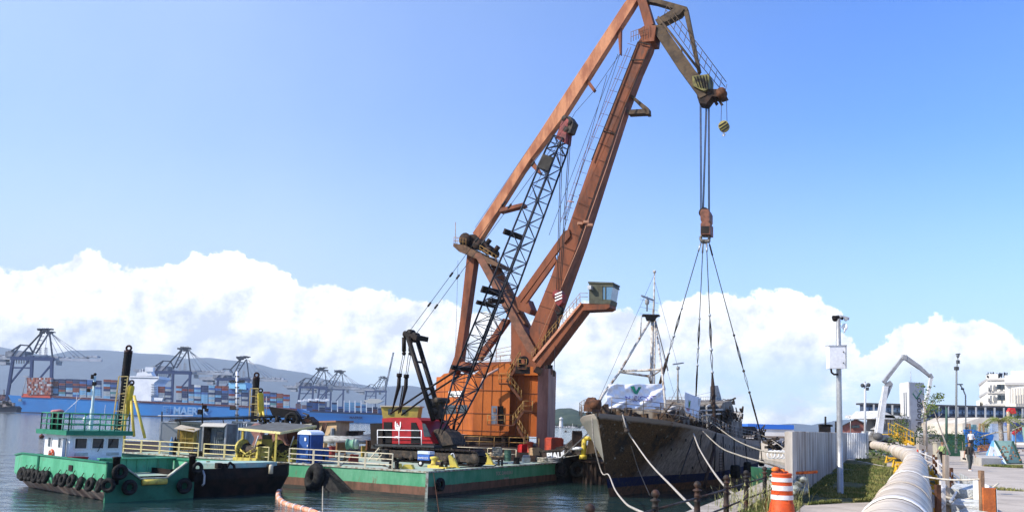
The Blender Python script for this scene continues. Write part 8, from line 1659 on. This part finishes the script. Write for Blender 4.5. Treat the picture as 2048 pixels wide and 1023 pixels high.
def tree(name, c, trunk, crowns, lab, leaf, n, size, stem=None, seed=1, cat='tree', fronds=False):
    r = random.Random(seed); t = thing(name, lab, cat, c); o = MB()
    for pts, rr in trunk: o.tube(pts, rr, 6)
    o.out('trunk', stem or M('bark', (.20,.16,.12), (.12,.09,.07), .9, 0, 3, bump=.4), t); vs = []; fs = []
    for cc, R, k in crowns:
        for i in range(k):
            while True:
                v = V((r.uniform(-1,1), r.uniform(-1,1), r.uniform(-1,1)))
                if .15 < v.length < 1: break
            if mnoise.noise(v*2.3+V((seed,0,0))) < -.18: continue
            p = cc+V((v.x*R[0], v.y*R[1], v.z*R[2])); a = V((r.uniform(-1,1), r.uniform(-1,1), r.uniform(-.6,.6))).normalized()*size*r.uniform(.6,1.3); b = a.cross(V((r.uniform(-1,1), r.uniform(-1,1), r.uniform(-1,1)))).normalized()*size*.45; q = len(vs); vs += [p-a, p-b, p+a, p+b]; fs.append((q,q+1,q+2,q+3))
    o = MB(); o.add(vs, fs); o.out('crown', leaf, t, recalc=False)
def greens():
    lf = M('leaf_green', (.06,.10,.025), (.13,.17,.05), .7, 0, 1.2); lg = M('leaf_dark', (.03,.06,.02), (.08,.11,.04), .7, 0, 1.2); q = lambda x, y, d=62: atD(x, y, d)
    bark = M('pale_bark', (.42,.38,.33), (.25,.2,.16), .9, 0, 3)
    tree('slender_tree', q(1850,880), [([q(1851,890), q(1850,850), q(1851,820), q(1845,800)], [.16,.14,.10,.03]), ([q(1851,830), q(1862,812), q(1868,800)], [.07,.05,.02]), ([q(1850,835), q(1842,818)], [.06,.02])], [(q(1854,818), (.5,.5,.4), 110), (q(1848,790), (.35,.4,.9), 75), (q(1840,770), (.35,.3,.2), 22), (q(1862,772), (.4,.3,.12), 22), (q(1870,798), (.7,.5,.28), 110), (q(1878,790), (.5,.4,.25), 100), (q(1862,808), (.5,.4,.22), 60), (q(1852,832), (.5,.4,.4), 90)], 'slender young tree with airy leaves in front of the banner tower', lf, 1, .11, bark, 3)
    tree('leaning_sapling', q(1893,905,52), [([q(1900,908,52), q(1893,890,52), q(1885,868,52), q(1874,838,52), q(1868,822,52)], [.06,.05,.04,.03,.02]), ([q(1874,838,52), q(1884,826,52)], [.03,.015])], [(q(1868,818,52), (.5,.4,.25), 70)], 'thin pale leaning sapling right of the slender tree', lf, 1, .09, bark, 5)
    d = 72; tree('palm_tree', q(1993,890,d), [([q(2003,900,d), q(2003,875,d), q(2001,850,d), q(2002,838,d)], [.22,.2,.18,.28])], [], 'palm tree with drooping yellow-green fronds beside the climbing wall', lf, 1, .1, bark, 6)
    t = [o for o in COL.objects if o.name.startswith('palm_tree')][-1]; r = random.Random(7); vs = []; fs = []; c = q(2002,838,d)
    for i in range(30):
        a = i*2.4; L = r.uniform(1.5,2.4); el = r.uniform(.1,.9); dd = V((cos(a), sin(a), 0)); prev = None
        for k in range(15):
            s = k/14; p = c+dd*L*s+V((0,0, L*(el*s-1.0*s*s))); 
            for sg in (-1,1):
                e = p+(V((dd.y,-dd.x,0))*sg*.35+V((0,0,-.22)))*(1-s*.5)+dd*.15; j = len(vs); vs += [p, p+dd*.07, e]; fs.append((j,j+1,j+2))
    o = MB(); o.add(vs, fs); o.out('crown', M('palm_green', (.14,.19,.04), (.26,.26,.07), .6, 0, 2), t, recalc=False)
    for k, (x, y, d, R, n, lab, m) in enumerate(((1800,862,68,(1.0,.8,1.0),500,'leafy roadside shrub in front of the grey pavilion',lf), (1786,882,66,(.9,.6,.4),180,'low bright shrub left of the yellow stairs',lf), (1803,842,90,(1.0,.8,1.0),300,'taller bush behind the roadside shrub',lg), (1853,870,64,(1.2,.8,.8),420,'dark bush at the foot of the slender tree',lg), (1925,882,72,(2.4,.9,1.0),900,'dark green hedge behind the two walking people',lg), (1757,905,60,(.9,.8,.35),260,'bright weeds on the grass below the pump truck',lf), (2030,838,78,(1.0,.6,.9),300,'yellow-green foliage right of the palm under the red shape',lf))):
        c = q(x, y, d); tree('shrub', V((c.x,c.y,0)), [([V((c.x,c.y,0)), c], [.06,.03])], [(c, R, n)], lab, m, 1, .10, None, 20+k, 'shrub')
    # stairs, playground and small walls
    ym = M('stair_yellow', (.62,.38,.03), (.45,.26,.03), .5, 0, 2); t = thing('yellow_stairs', 'small yellow steel stairs with handrails crossing the pale pipe', 'stairs', q(1808,888,70)); o = MB(); a, b = q(1790,868,70), q(1828,888,66)
    for dy in (0, 1.2):
        A, B = a+V((0,dy,0)), b+V((0,dy,0)); o.beam(A, B, .08, .25, up=(0,0,1)); 
        for h in (.5, 1.0): o.beam(A+V((0,0,h)), B+V((0,0,h)), .05)
        for i in range(7): p = A.lerp(B, i/6); o.beam(p, p+V((0,0,1.0)), .05)
    o.out('handrail', ym, t); o = MB(); [o.box(a.lerp(b, i/7)+V((0,.6,0)), (.3,1.2,.05)) for i in range(8)]; o.box(q(1785,868,70)+V((0,.6,0)), (.7,1.2,.06)); o.out('tread', ym, t)
    for k, (x, y, d, w, lab) in enumerate(((1835,897,64,.22,'small red and white traffic cone beyond the pipe'),)):
        p = q(x,y,d); p.z = 0; t = thing('traffic_cone', lab, 'cone', p); o = MB(); o.lathe([(.22,0),(.22,.04),(.16,.05),(.04,.95),(0,.95)], p, 14); b = o.out('body', M('cone_red', (.45,.04,.03)), t); [ (lambda o: (o.lathe([(.165-(z)*.125,z),(.165-(z+.14)*.125,z+.14)], p, 14), o.out('band', white_p, b)))(MB()) for z in (.28,.58)]
    # planter block and climbing wall
    t = thing('planter_block', 'low square concrete planter block on the walkway', 'planter', V((36,61,0))); o = MB(); o.prism([V((34.0,58,0)), V((35.6,58.3,0)), V((40.6,67,0)), V((38.2,67,0))], (0,0,.58)); o.out('block', M('planter_concrete', (.50,.47,.42), (.4,.37,.32), .9, 0, .6, bump=.1), t)
    t = thing('climbing_block', 'wedge-shaped play block with a blue face and green climbing side', 'play block', V((44,66,0))); d = 66; P = [q(1969,918,d), q(1988,880,d+1), q(1999,880,d+1), q(2000,921,d)]; g = lambda p, z: V((p.x,p.y,z)); A, B, C = g(P[0],0), g(P[1],P[1].z), g(q(1990,923,d-1),0); A2 = g(q(2014,923,d-1),0); T2 = g(q(2024,881,d+1), P[1].z); E = g(q(2042,922,d),0)
    o = MB(); o.prism([A, B, C], (.02,.3,0)); pb = o.out('blue_face', M('play_blue', (.10,.28,.60), (.14,.33,.65), .5), t); o = MB(); o.prism([C, B, A2], (.02,.3,0)); o.out('white_face', M('play_pale_blue', (.60,.72,.80)), t); o = MB(); o.prism([A2, B, T2, E], (.02,.4,0)); gs = o.out('green_face', M('play_green', (.16,.27,.24), (.20,.31,.27), .6, 0, 1), t)
    o = MB(); c = q(1983,902,65.3); o.box(c, (.35,.05,.8), 0,.3); o.box(c+V((.3,0,-.1)), (.2,.05,.5), 0,-.3); o.out('splash_mark', white_p, pb); o = MB(); o.beam(B+V((0,-.1,0)), A2+V((0,-.1,0)), .1); o.beam(T2+V((0,-.1,0)), E+V((0,-.1,0)), .1); o.beam(A2+V((0,-.1,.03)), E+V((0,-.1,.03)), .08); o.out('edge_tube', M('dark_green_tube', (.02,.06,.05)), t)
    t = thing('climbing_wall', 'green speckled climbing wall at the right edge', 'climbing wall', q(2045,925,64)); o = MB(); o.prism([V((q(2028,0,66).x,66,0)), V((62,60,0)), V((62,61,3.0)), V((q(2022,0,67).x,67,3.0))], (0,.6,0)); w = o.out('wall', M('play_green', (.16,.27,.24)), t); r = random.Random(8)
    o = MB(); [o.ball(q(2000+r.random()*60, 890+r.random()*30, 64.5), .07, 5) for i in range(50)]; o.out('hold', M('hold_dark', (.03,.05,.06), (.4,.2,.1), .6, 0, 5), w)
    # blue play boat
    t = thing('play_boat', 'blue wooden play boat with a painted anchor behind the walking man', 'play boat', q(1965,905,88)); d = 88; o = MB(); o.prism([q(1947,858,d), q(1962,863,d), q(1980,864,d), q(1988,870,d), q(1984,884,d), q(1973,902,d), q(1955,904,d), q(1950,885,d)], (0,2,0)); h = o.out('hull', M('boat_blue', (.03,.15,.45), (.02,.1,.33), .5, 0, .8), t); o = MB(); c = q(1969,883,d-.2); o.tube([c+V((0,0,.5)), c-V((0,0,.5))], .07, 5); o.tube([c+V((-.5,0,-.1)), c+V((-.3,0,-.45)), c-V((0,0,.55)), c+V((.3,0,-.45)), c+V((.5,0,-.1))], .07, 5); o.beam(c+V((-.25,0,.3)), c+V((.25,0,.3)), .1); o.out('anchor_mark', black_steel, h); o = MB(); o.prism([q(1962,890,d-1), q(1985,888,d-1), q(1982,900,d-1), q(1960,902,d-1)], (0,.6,0)); o.out('orange_ball_pit', M('ball_pit_orange', (.4,.15,.06), (.1,.08,.1), .7, 0, 4), t)
    t = thing('mural_wall', 'blue mural wall with a red wave at the right edge', 'mural', q(2030,880,95)); o = MB(); o.prism([q(1984,846,95), q(2110,846,95), q(2110,884,95), q(1984,884,95)], (0,.5,0)); w = o.out('panel', M('mural_pale', (.50,.56,.62), (.25,.34,.5), .7, 0, .7), t); o = MB(); o.prism([q(2026,882,94.6)]+[q(2026+i*6, 868-11*sin(i*.5), 94.6) for i in range(9)]+[q(2078,882,94.6)], (0,.2,0)); o.out('wave', M('play_blue', (.1,.28,.6)), w); o = MB(); [o.beam(q(2026+i*6, 867-11*sin(i*.5), 94.4), q(2032+i*6, 867-11*sin((i+1)*.5), 94.4), .3) for i in range(9)]; o.out('red_line', M('mural_red', (.5,.04,.05)), w); o = MB(); o.prism([q(2020,844,94), q(2110,844,94), q(2110,850,94), q(2020,850,94)], (0,2,0)); o.out('blue_roof', M('mural_roof', (.08,.12,.35)), w)
    t = thing('play_hut', 'row of pale and teal huts with flags between play boat and palm', 'hut', q(1960,880,105)); o = MB(); [o.prism([q(x,y,105), q(x+w,y,105), q(x+w,882,105), q(x,882,105)], (0,1,0)) for x, y, w in ((1938,852,6),(1945,848,8),(1966,854,7),(1976,856,6),(1985,852,7))]; w = o.out('panel', M('hut_teal', (.10,.22,.25), (.5,.55,.55), .6, 0, .35), t); o = MB(); [o.beam(q(x,885,104), q(x+l,846,104), .2) for x, l in ((1932,2),(1941,-2),(1957,3),(1970,-4))]; o.out('post', M('hut_post', (.35,.2,.12)), w)
    m = MB(); m.prism([q(2017,822,80), q(2021,815,80), q(2030,815,80), q(2033,826,80), q(2020,828,80)], (0,.4,0)); solo(m, 'red_sign', M('sign_red', (.60,.04,.04)), 'red rounded sign above the palm fronds', 'sign')
    m = MB(); m.tube([q(2018,880,80), q(2016,822,80)], .14, 8); solo(m, 'timber_mast', M('pale_timber_mast', (.5,.38,.26)), 'pale timber mast holding the red sign', 'mast')
    m = MB(); m.tube([q(1962,872,82), q(1990,864,82), q(2018,862,80), q(2048,850,80)], .07, 5); solo(m, 'play_rope', rope_m, 'pale rope strung from the play boat to the timber mast', 'rope')
    for k, (x0, x1, y0, y1, d, col, nm, lab, ct) in enumerate(((1838,1880,873,886,80,(.35,.31,.27),'low_wall','low concrete wall behind the yellow stairs','wall'), (1896,1930,868,884,84,(.03,.10,.06),'green_screen','dark green mesh screen behind the people','screen'), (1850,1905,862,872,120,(.10,.10,.11),'parked_van','dark parked van below the turquoise warehouse','van'), (1840,1858,862,874,118,(.62,.62,.62),'white_kiosk','white kiosk left of the dark van','kiosk'), (1874,1890,885,898,60,(.42,.38,.30),'concrete_block','square concrete block left of the woman in the green vest','block'))):
        m = MB(); a, b = q(x0,y1,d), q(x1,y1,d); z = q(x0,y0,d).z
        if nm == 'parked_van':
            t = thing(nm, lab, ct, V((a.x,a.y,0))); L = b.x-a.x; m.prism([V((a.x,d,.4)), V((b.x,d,.4)), V((b.x,d,1.4)), V((b.x-1,d,2.2)), V((a.x+.3,d,2.3)), V((a.x,d,1.5))], (0,1.9,0)); bd = m.out('body', M('van_dark', col), t); m = MB(); m.prism([V((a.x+.6,d-.03,1.4)), V((b.x-1.3,d-.03,1.4)), V((b.x-1.5,d-.03,2.0)), V((a.x+.6,d-.03,2.1))], (0,.04,0)); m.out('window', glass_m, bd)
            for xx in (a.x+.9, b.x-.9): m = MB(); m.torus(V((xx,d,.35)), (0,1,0), .25,.1, 12, 6); m.out('wheel', rubber, t)
            continue
        m.prism([V((a.x,d,0)), V((b.x,d,0)), V((b.x,d,z)), V((a.x,d,z))], (0,.6,0)); m.prism([V((a.x-.04,d-.04,z)), V((b.x+.04,d-.04,z)), V((b.x+.04,d-.04,z+.06)), V((a.x-.04,d-.04,z+.06))], (0,.7,0)); solo(m, nm, M(nm+'_paint', col, tuple(c*.7 for c in col), .8, 0, .8), lab, ct)
    # moored green boat and gear seen between the stern and the wall
    t = thing('green_boat', 'green boat with white hoop rails moored beyond the concrete wall', 'boat', atZ(1560,945,WZ)); d = 46; o = MB(); o.prism([V((q(1534,0,d).x,d,-3)), V((q(1600,0,d).x,d,-3)), V((q(1600,0,d+1).x,d+1,-.2)), V((q(1530,0,d).x,d,-.1))], (0,3,0)) ; o.out('hull', M('moored_green', (.03,.11,.06), (.02,.07,.04)), t); o = MB(); [o.torus(q(1542+i*8,908,d+.5), (0,1,0), .22,.035, 12, 5) for i in range(7)]; o.tube([q(1535,902,d+.5), q(1600,902,d+.5)], .04, 5); o.out('hoop_rail', white_p, t)
    m = MB(); r = random.Random(14)
    for i in range(60): x = r.uniform(1536,1600); y = r.uniform(872,900); m.beam(q(x,y,62), q(x+r.uniform(-12,12), y+r.uniform(-5,5), 62+r.uniform(-2,2)), r.uniform(.05,.2))
    solo(m, 'pier_clutter', grimy, 'dark tangle of pier beams and gear behind the ship\'s stern', 'pier')
    m = MB(); m.prism([q(1530,876,100), q(1620,878,100), q(1620,882,100), q(1530,880,100)], (0,3,0)); [m.beam(q(x,880,100), q(x,905,100), .4) for x in (1540,1560,1580,1600)]; solo(m, 'pier_roof', M('pier_grey', (.3,.3,.32)), 'long thin pier roof behind the tangle at the ship\'s stern', 'pier')
    for k, (x, lab) in enumerate(((1651,'dark navigation mast on the quay far beyond the wall'), (1672,'slim pylon right of the dark navigation mast'))):
        d = 200; m = MB(); m.tube([q(x,872,d), q(x,832 if k == 0 else 842,d)], .25, 5)
        if k == 0: m.box(q(x,858,d), (2.2,1,2.6)); m.box(q(x,850,d), (3.2,1,.5)); m.beam(q(1638,853,d), q(1650,853,d), .5); m.beam(q(1641,853,d), q(1640,872,d), .6)
        solo(m, 'signal_mast', black_steel, lab, 'mast')
greens()
# ---------------------------------------------------------------- people
def skin_body(name, joints, edges, rad, mat, parent, sub=2):
    me = bpy.data.meshes.new(name); me.from_pydata([tuple(j) for j in joints], edges, []); me.materials.append(mat)
    o = bpy.data.objects.new(name, me); COL.objects.link(o); o.parent = parent; m = o.modifiers.new('skin', 'SKIN'); m.use_smooth_shade = True; s = o.modifiers.new('sub', 'SUBSURF'); s.levels = s.render_levels = sub
    for i, r in enumerate(rad):
        v = me.skin_vertices[0].data[i]; v.radius = (r if isinstance(r, tuple) else (r, r)); v.use_root = (i == 0)
    return o
def person(loc, rz, lab, h, shirt, trousers, hair, pose, sleeves='short', extra=None, skin=(.36,.20,.13)):
    t = thing('person', lab, 'person', loc, rz); k = h/1.75; sk = M('skin_%d' % int(skin[0]*100), skin, None, .55)
    J = {'pelvis': (0,0,.95), 'waist': (0,.01,1.08), 'chest': (0,.0,1.28), 'neck': (0,.01,1.46), 'headb': (0,-.01,1.55), 'head': (0,-.015,1.64), 'top': (0,-.005,1.70),
         'ls': (.17,0,1.40), 'le': (.24,.03,1.13), 'lw': (.25,-.05,.88), 'lh': (.25,-.07,.80), 'rs': (-.17,0,1.40), 're': (-.24,.03,1.13), 'rw': (-.25,-.05,.88), 'rh': (-.25,-.07,.80),
         'lhip': (.09,0,.90), 'lk': (.10,-.05,.50), 'la': (.10,.02,.09), 'lt': (.10,-.14,.03), 'rhip': (-.09,0,.90), 'rk': (-.10,-.02,.50), 'ra': (-.10,.05,.09), 'rt': (-.10,-.11,.03)}
    J.update(pose or {}); N = list(J); P = [V(J[n])*k for n in N]; ix = {n: i for i, n in enumerate(N)}
    E = [('pelvis','waist'),('waist','chest'),('chest','neck'),('neck','headb'),('headb','head'),('head','top'),('chest','ls'),('ls','le'),('le','lw'),('lw','lh'),('chest','rs'),('rs','re'),('re','rw'),('rw','rh'),('pelvis','lhip'),('lhip','lk'),('lk','la'),('la','lt'),('pelvis','rhip'),('rhip','rk'),('rk','ra'),('ra','rt')]
    R = {'pelvis': (.14,.10),'waist': (.135,.10),'chest': (.16,.11),'neck': .055,'headb': .07,'head': (.082,.098),'top': .06,'ls': .062,'le': .042,'lw': .03,'lh': .034,'rs': .062,'re': .042,'rw': .03,'rh': .034,'lhip': .085,'lk': .058,'la': .04,'lt': .035,'rhip': .085,'rk': .058,'ra': .04,'rt': .035}
    b = skin_body('body', P, [(ix[a], ix[c]) for a, c in E], [tuple(x*k for x in R[n]) if isinstance(R[n], tuple) else R[n]*k for n in N], sk, t)
    L = lambda o_, nm, m_: (o_.out(nm, m_, t, False))
    def limb(nm, names, rs, m_):
        o = MB(); pts = [V(J[n])*k for n in names]; Q = []; rr = []
        for i in range(len(pts)-1):
            for s in range(4): Q.append(pts[i].lerp(pts[i+1], s/4)); rr.append((rs[i]+(rs[i+1]-rs[i])*s/4)*k)
        Q.append(pts[-1]); rr.append(rs[-1]*k); o.tube(Q, rr, 12); return L(o, nm, m_)
    tm = M('cloth_t_%s' % lab[:17].replace(' ','_'), trousers, tuple(x*.7 for x in trousers), .85, 0, 6, bump=.3); sm = M('cloth_s_%s' % lab[:17].replace(' ','_'), shirt, tuple(x*.75 for x in shirt), .85, 0, 6, bump=.3)
    # trousers: one hip piece and two legs in a single mesh
    o = MB(); c = V(J['pelvis'])*k
    def ell(z, rx, ry, n=16): return [V((rx*k*cos(2*pi*i/n), ry*k*sin(2*pi*i/n), z*k)) for i in range(n)]
    o.grid([ell(.86,.13,.11), ell(.92,.175,.125), ell(1.02,.16,.115), ell(1.06,.155,.11)], True, True)
    for s in 'lr':
        pts = [V(J[s+'hip'])*k, V(J[s+'k'])*k, V(J[s+'a'])*k]; Q = []; rr = []
        for i, (a, c2, r0, r1) in enumerate(((pts[0],pts[1],.100,.072), (pts[1],pts[2],.072,.060))):
            for q in range(4): Q.append(a.lerp(c2, q/4)); rr.append((r0+(r1-r0)*q/4)*k)
        Q.append(pts[2]); rr.append(.060*k); o.tube(Q, rr, 12)
    L(o, 'trousers', tm)
    o = MB(); o.grid([ell(.97,.17,.125), ell(1.06,.165,.12), ell(1.18,.175,.125), ell(1.30,.195,.13), ell(1.39,.185,.115), ell(1.44,.11,.085), ell(1.47,.07,.065)], True, True)
    for s in 'lr':
        a, c2 = V(J[s+'s'])*k, V(J[s+'e'])*k; e = a.lerp(c2, .75) if sleeves == 'short' else c2; o.tube([V((a.x*.75, a.y, a.z)), a, a.lerp(e, .5), e]+([V(J[s+'w'])*k] if sleeves == 'long' else []), [.07*k,.078*k,.066*k,.060*k]+([.042*k] if sleeves == 'long' else []), 12)
    L(o, 'shirt', sm)
    o = MB(); hd = V(J['head'])*k; rows = []
    for i in range(7):
        th = i/6*1.75; rows.append([hd+V((.092*k*sin(th)*cos(a), (.110*k*sin(th)*sin(a))+(.018*k if i > 3 else 0), .118*k*cos(th)+.01-(.02*k if sin(a) > 0 and i > 4 else 0)+(.055*k if sin(a) < -.2 and i > 3 else 0))) for a in [2*pi*j/14 for j in range(14)]])
    o.grid(rows, True, True); hr = L(o, 'hair', M('hair_%d' % int(hair[0]*1000), hair, None, .7))
    o = MB(); f = hd+V((0,-.098*k,0)); o.box(f+V((.03,0,.012))*1, (.02,.01,.008)); o.box(f+V((-.03,0,.012)), (.02,.01,.008)); o.box(f+V((0,.004,-.052)), (.045,.01,.008)); L(o, 'face', M('face_dark', (.06,.03,.025)))
    o = MB(); o.beam(f+V((0,.01,.015)), f+V((0,-.018,-.02)), .018); [o.box(hd+V((s*.088*k,0,-.01)), (.015,.03,.05)) for s in (-1,1)]; L(o, 'nose', sk)
    for s in 'lr':       # hands: palm, four curled fingers and a thumb
        o = MB(); w, p = V(J[s+'w'])*k, V(J[s+'h'])*k; d = (p-w).normalized(); sd = V((0,1,0)) if abs(d.y) < .8 else V((1,0,0)); sd = (sd-d*sd.dot(d)).normalized(); inn = d.cross(sd); inn = inn if inn.x*(1 if s == 'l' else -1) < 0 else -inn
        o.beam(w, w+d*.085, .07, .028, up=inn)
        for i in range(4): b0 = w+d*.08+sd*(-.027+i*.018); ln = (.062,.074,.07,.054)[i]; o.tube([b0, b0+d*ln*.5+inn*.008, b0+d*ln*.85+inn*.03], [.009,.0085,.007], 6)
        b0 = w+d*.03-sd*.035; o.tube([b0, b0+d*.03-sd*.018+inn*.012, b0+d*.055-sd*.016+inn*.026], [.011,.010,.008], 6); L(o, 'hand', sk)
        o = MB(); a, tt = V(J[s+'a'])*k, V(J[s+'t'])*k; dd = V((tt.x-a.x, tt.y-a.y, 0)).normalized(); o.beam(a-dd*.06-V((0,0,a.z-.035)), a+dd*.20-V((0,0,a.z-.03)), .095, .07, up=(0,0,1)); o.tube([a, a-V((0,0,a.z-.05))], .05, 8); L(o, 'shoe', M('shoe_%s' % (extra or {}).get('shoe', 'white'), (.6,.6,.6) if (extra or {}).get('shoe', 'white') == 'white' else (.02,.02,.02)))
    return t, J, k
def people():
    # walking towards the camera
    t, J, k = person(V((28.35,49.6,0)), 0, 'man in a dark grey shirt walking towards us, camera in his hand', 1.76, (.055,.055,.05), (.06,.07,.07), (.03,.02,.015), {'rk': (-.09,-.14,.52), 'ra': (-.09,-.10,.10), 'rt': (-.09,-.27,.05), 'lk': (.09,.03,.50), 'la': (.09,.16,.12), 'lt': (.10,.0,.03), 'le': (.26,.02,1.14), 'lw': (.27,-.12,.92), 'lh': (.27,-.17,.85), 're': (-.27,.05,1.13), 'rw': (-.33,.0,.88), 'rh': (-.35,-.02,.80)})
    o = MB(); c = V(J['rh'])*k+V((-.04,-.06,-.08)); o.box(c, (.15,.08,.11)); o.lathe([(0,0),(.04,0),(.045,.12),(0,.12)], c+V((0,-.04,0)), 12, (0,-1,-.3)); cmr = solo(o, 'photo_camera', black_steel, 'black camera carried in the walking man\'s hand', 'camera'); cmr.location = cmr.location+V((28.35,49.6,0))
    o = MB(); o.beam((.10,-.10,1.44), (.11,-.15,1.0), .05, .012); o.beam((-.10,-.10,1.44), (-.11,-.15,1.0), .05, .012); o.box((0,.19,1.2), (.28,.14,.42)); o.out('backpack', black_steel, t, False)
    # woman seen from behind in a pale green vest
    t, J, k = person(V((28.25,52.5,0)), pi+.2, 'woman in a pale yellow-green top and black trousers walking away', 1.68, (.42,.52,.20), (.010,.010,.012), (.16,.09,.05), {'lk': (.08,.03,.5), 'la': (.08,.12,.10), 'lt': (.08,-.02,.04), 'rk': (-.08,-.07,.5), 'ra': (-.08,-.04,.09), 'le': (.28,-.08,1.16), 'lw': (.24,-.22,1.05), 'lh': (.22,-.28,1.03)}, extra={'shoe': 'black'}, skin=(.42,.25,.17))
    o = MB(); o.beam((-.14,.13,1.40), (.16,.15,1.02), .04, .012); o.box((.24,.1,.98), (.12,.18,.2)); o.out('shoulder_bag', black_steel, t, False)
    person(V((39.2,68.3,.85)), 0, 'man in a white shirt standing higher, behind the walking man', 1.75, (.75,.75,.76), (.03,.035,.05), (.10,.06,.04), {'le': (.25,-.02,1.14), 'lw': (.2,-.18,1.05), 'lh': (.18,-.24,1.05)}, extra={'shoe': 'black'})
    m = MB(); m.box((39.2,68.6,.42), (1.0,1.0,.85)); m.box((39.2,68.6,.83), (1.06,1.06,.05)); solo(m, 'concrete_step', M('planter_concrete', (.5,.47,.42)), 'low concrete step the white-shirted man stands on', 'step')
people()
# ---------------------------------------------------------------- air
def haze():
    m = bpy.data.materials.new('haze'); m.use_nodes = True; nt = m.node_tree; nt.nodes.clear(); v = nt.nodes.new('ShaderNodeVolumePrincipled'); o = nt.nodes.new('ShaderNodeOutputMaterial'); nt.links.new(v.outputs[0], o.inputs['Volume'])
    v.inputs['Density'].default_value = HAZE; v.inputs['Color'].default_value = (.76,.89,1.0,1); v.inputs['Anisotropy'].default_value = 0
    b = MB(); b.box((0, 4350, 371), (18400, 8900, 760)); tag(b.out('haze', m), kind='stuff')
HAZE = .85e-4
haze()

explode({'stiffener','link_bracket','bow_rail','cross_member','lashing_bridge','stairs','open_bay','hanging_rope','seam','platform_rail','deck_rail','sheave','wreck_opening','vent_grille','board','side_rail','jib_strut','window_pane','slot_window','opening','face','strap','chain','deck_debris','navigation_light','white_wreckage','shackle','conduit','porthole'})
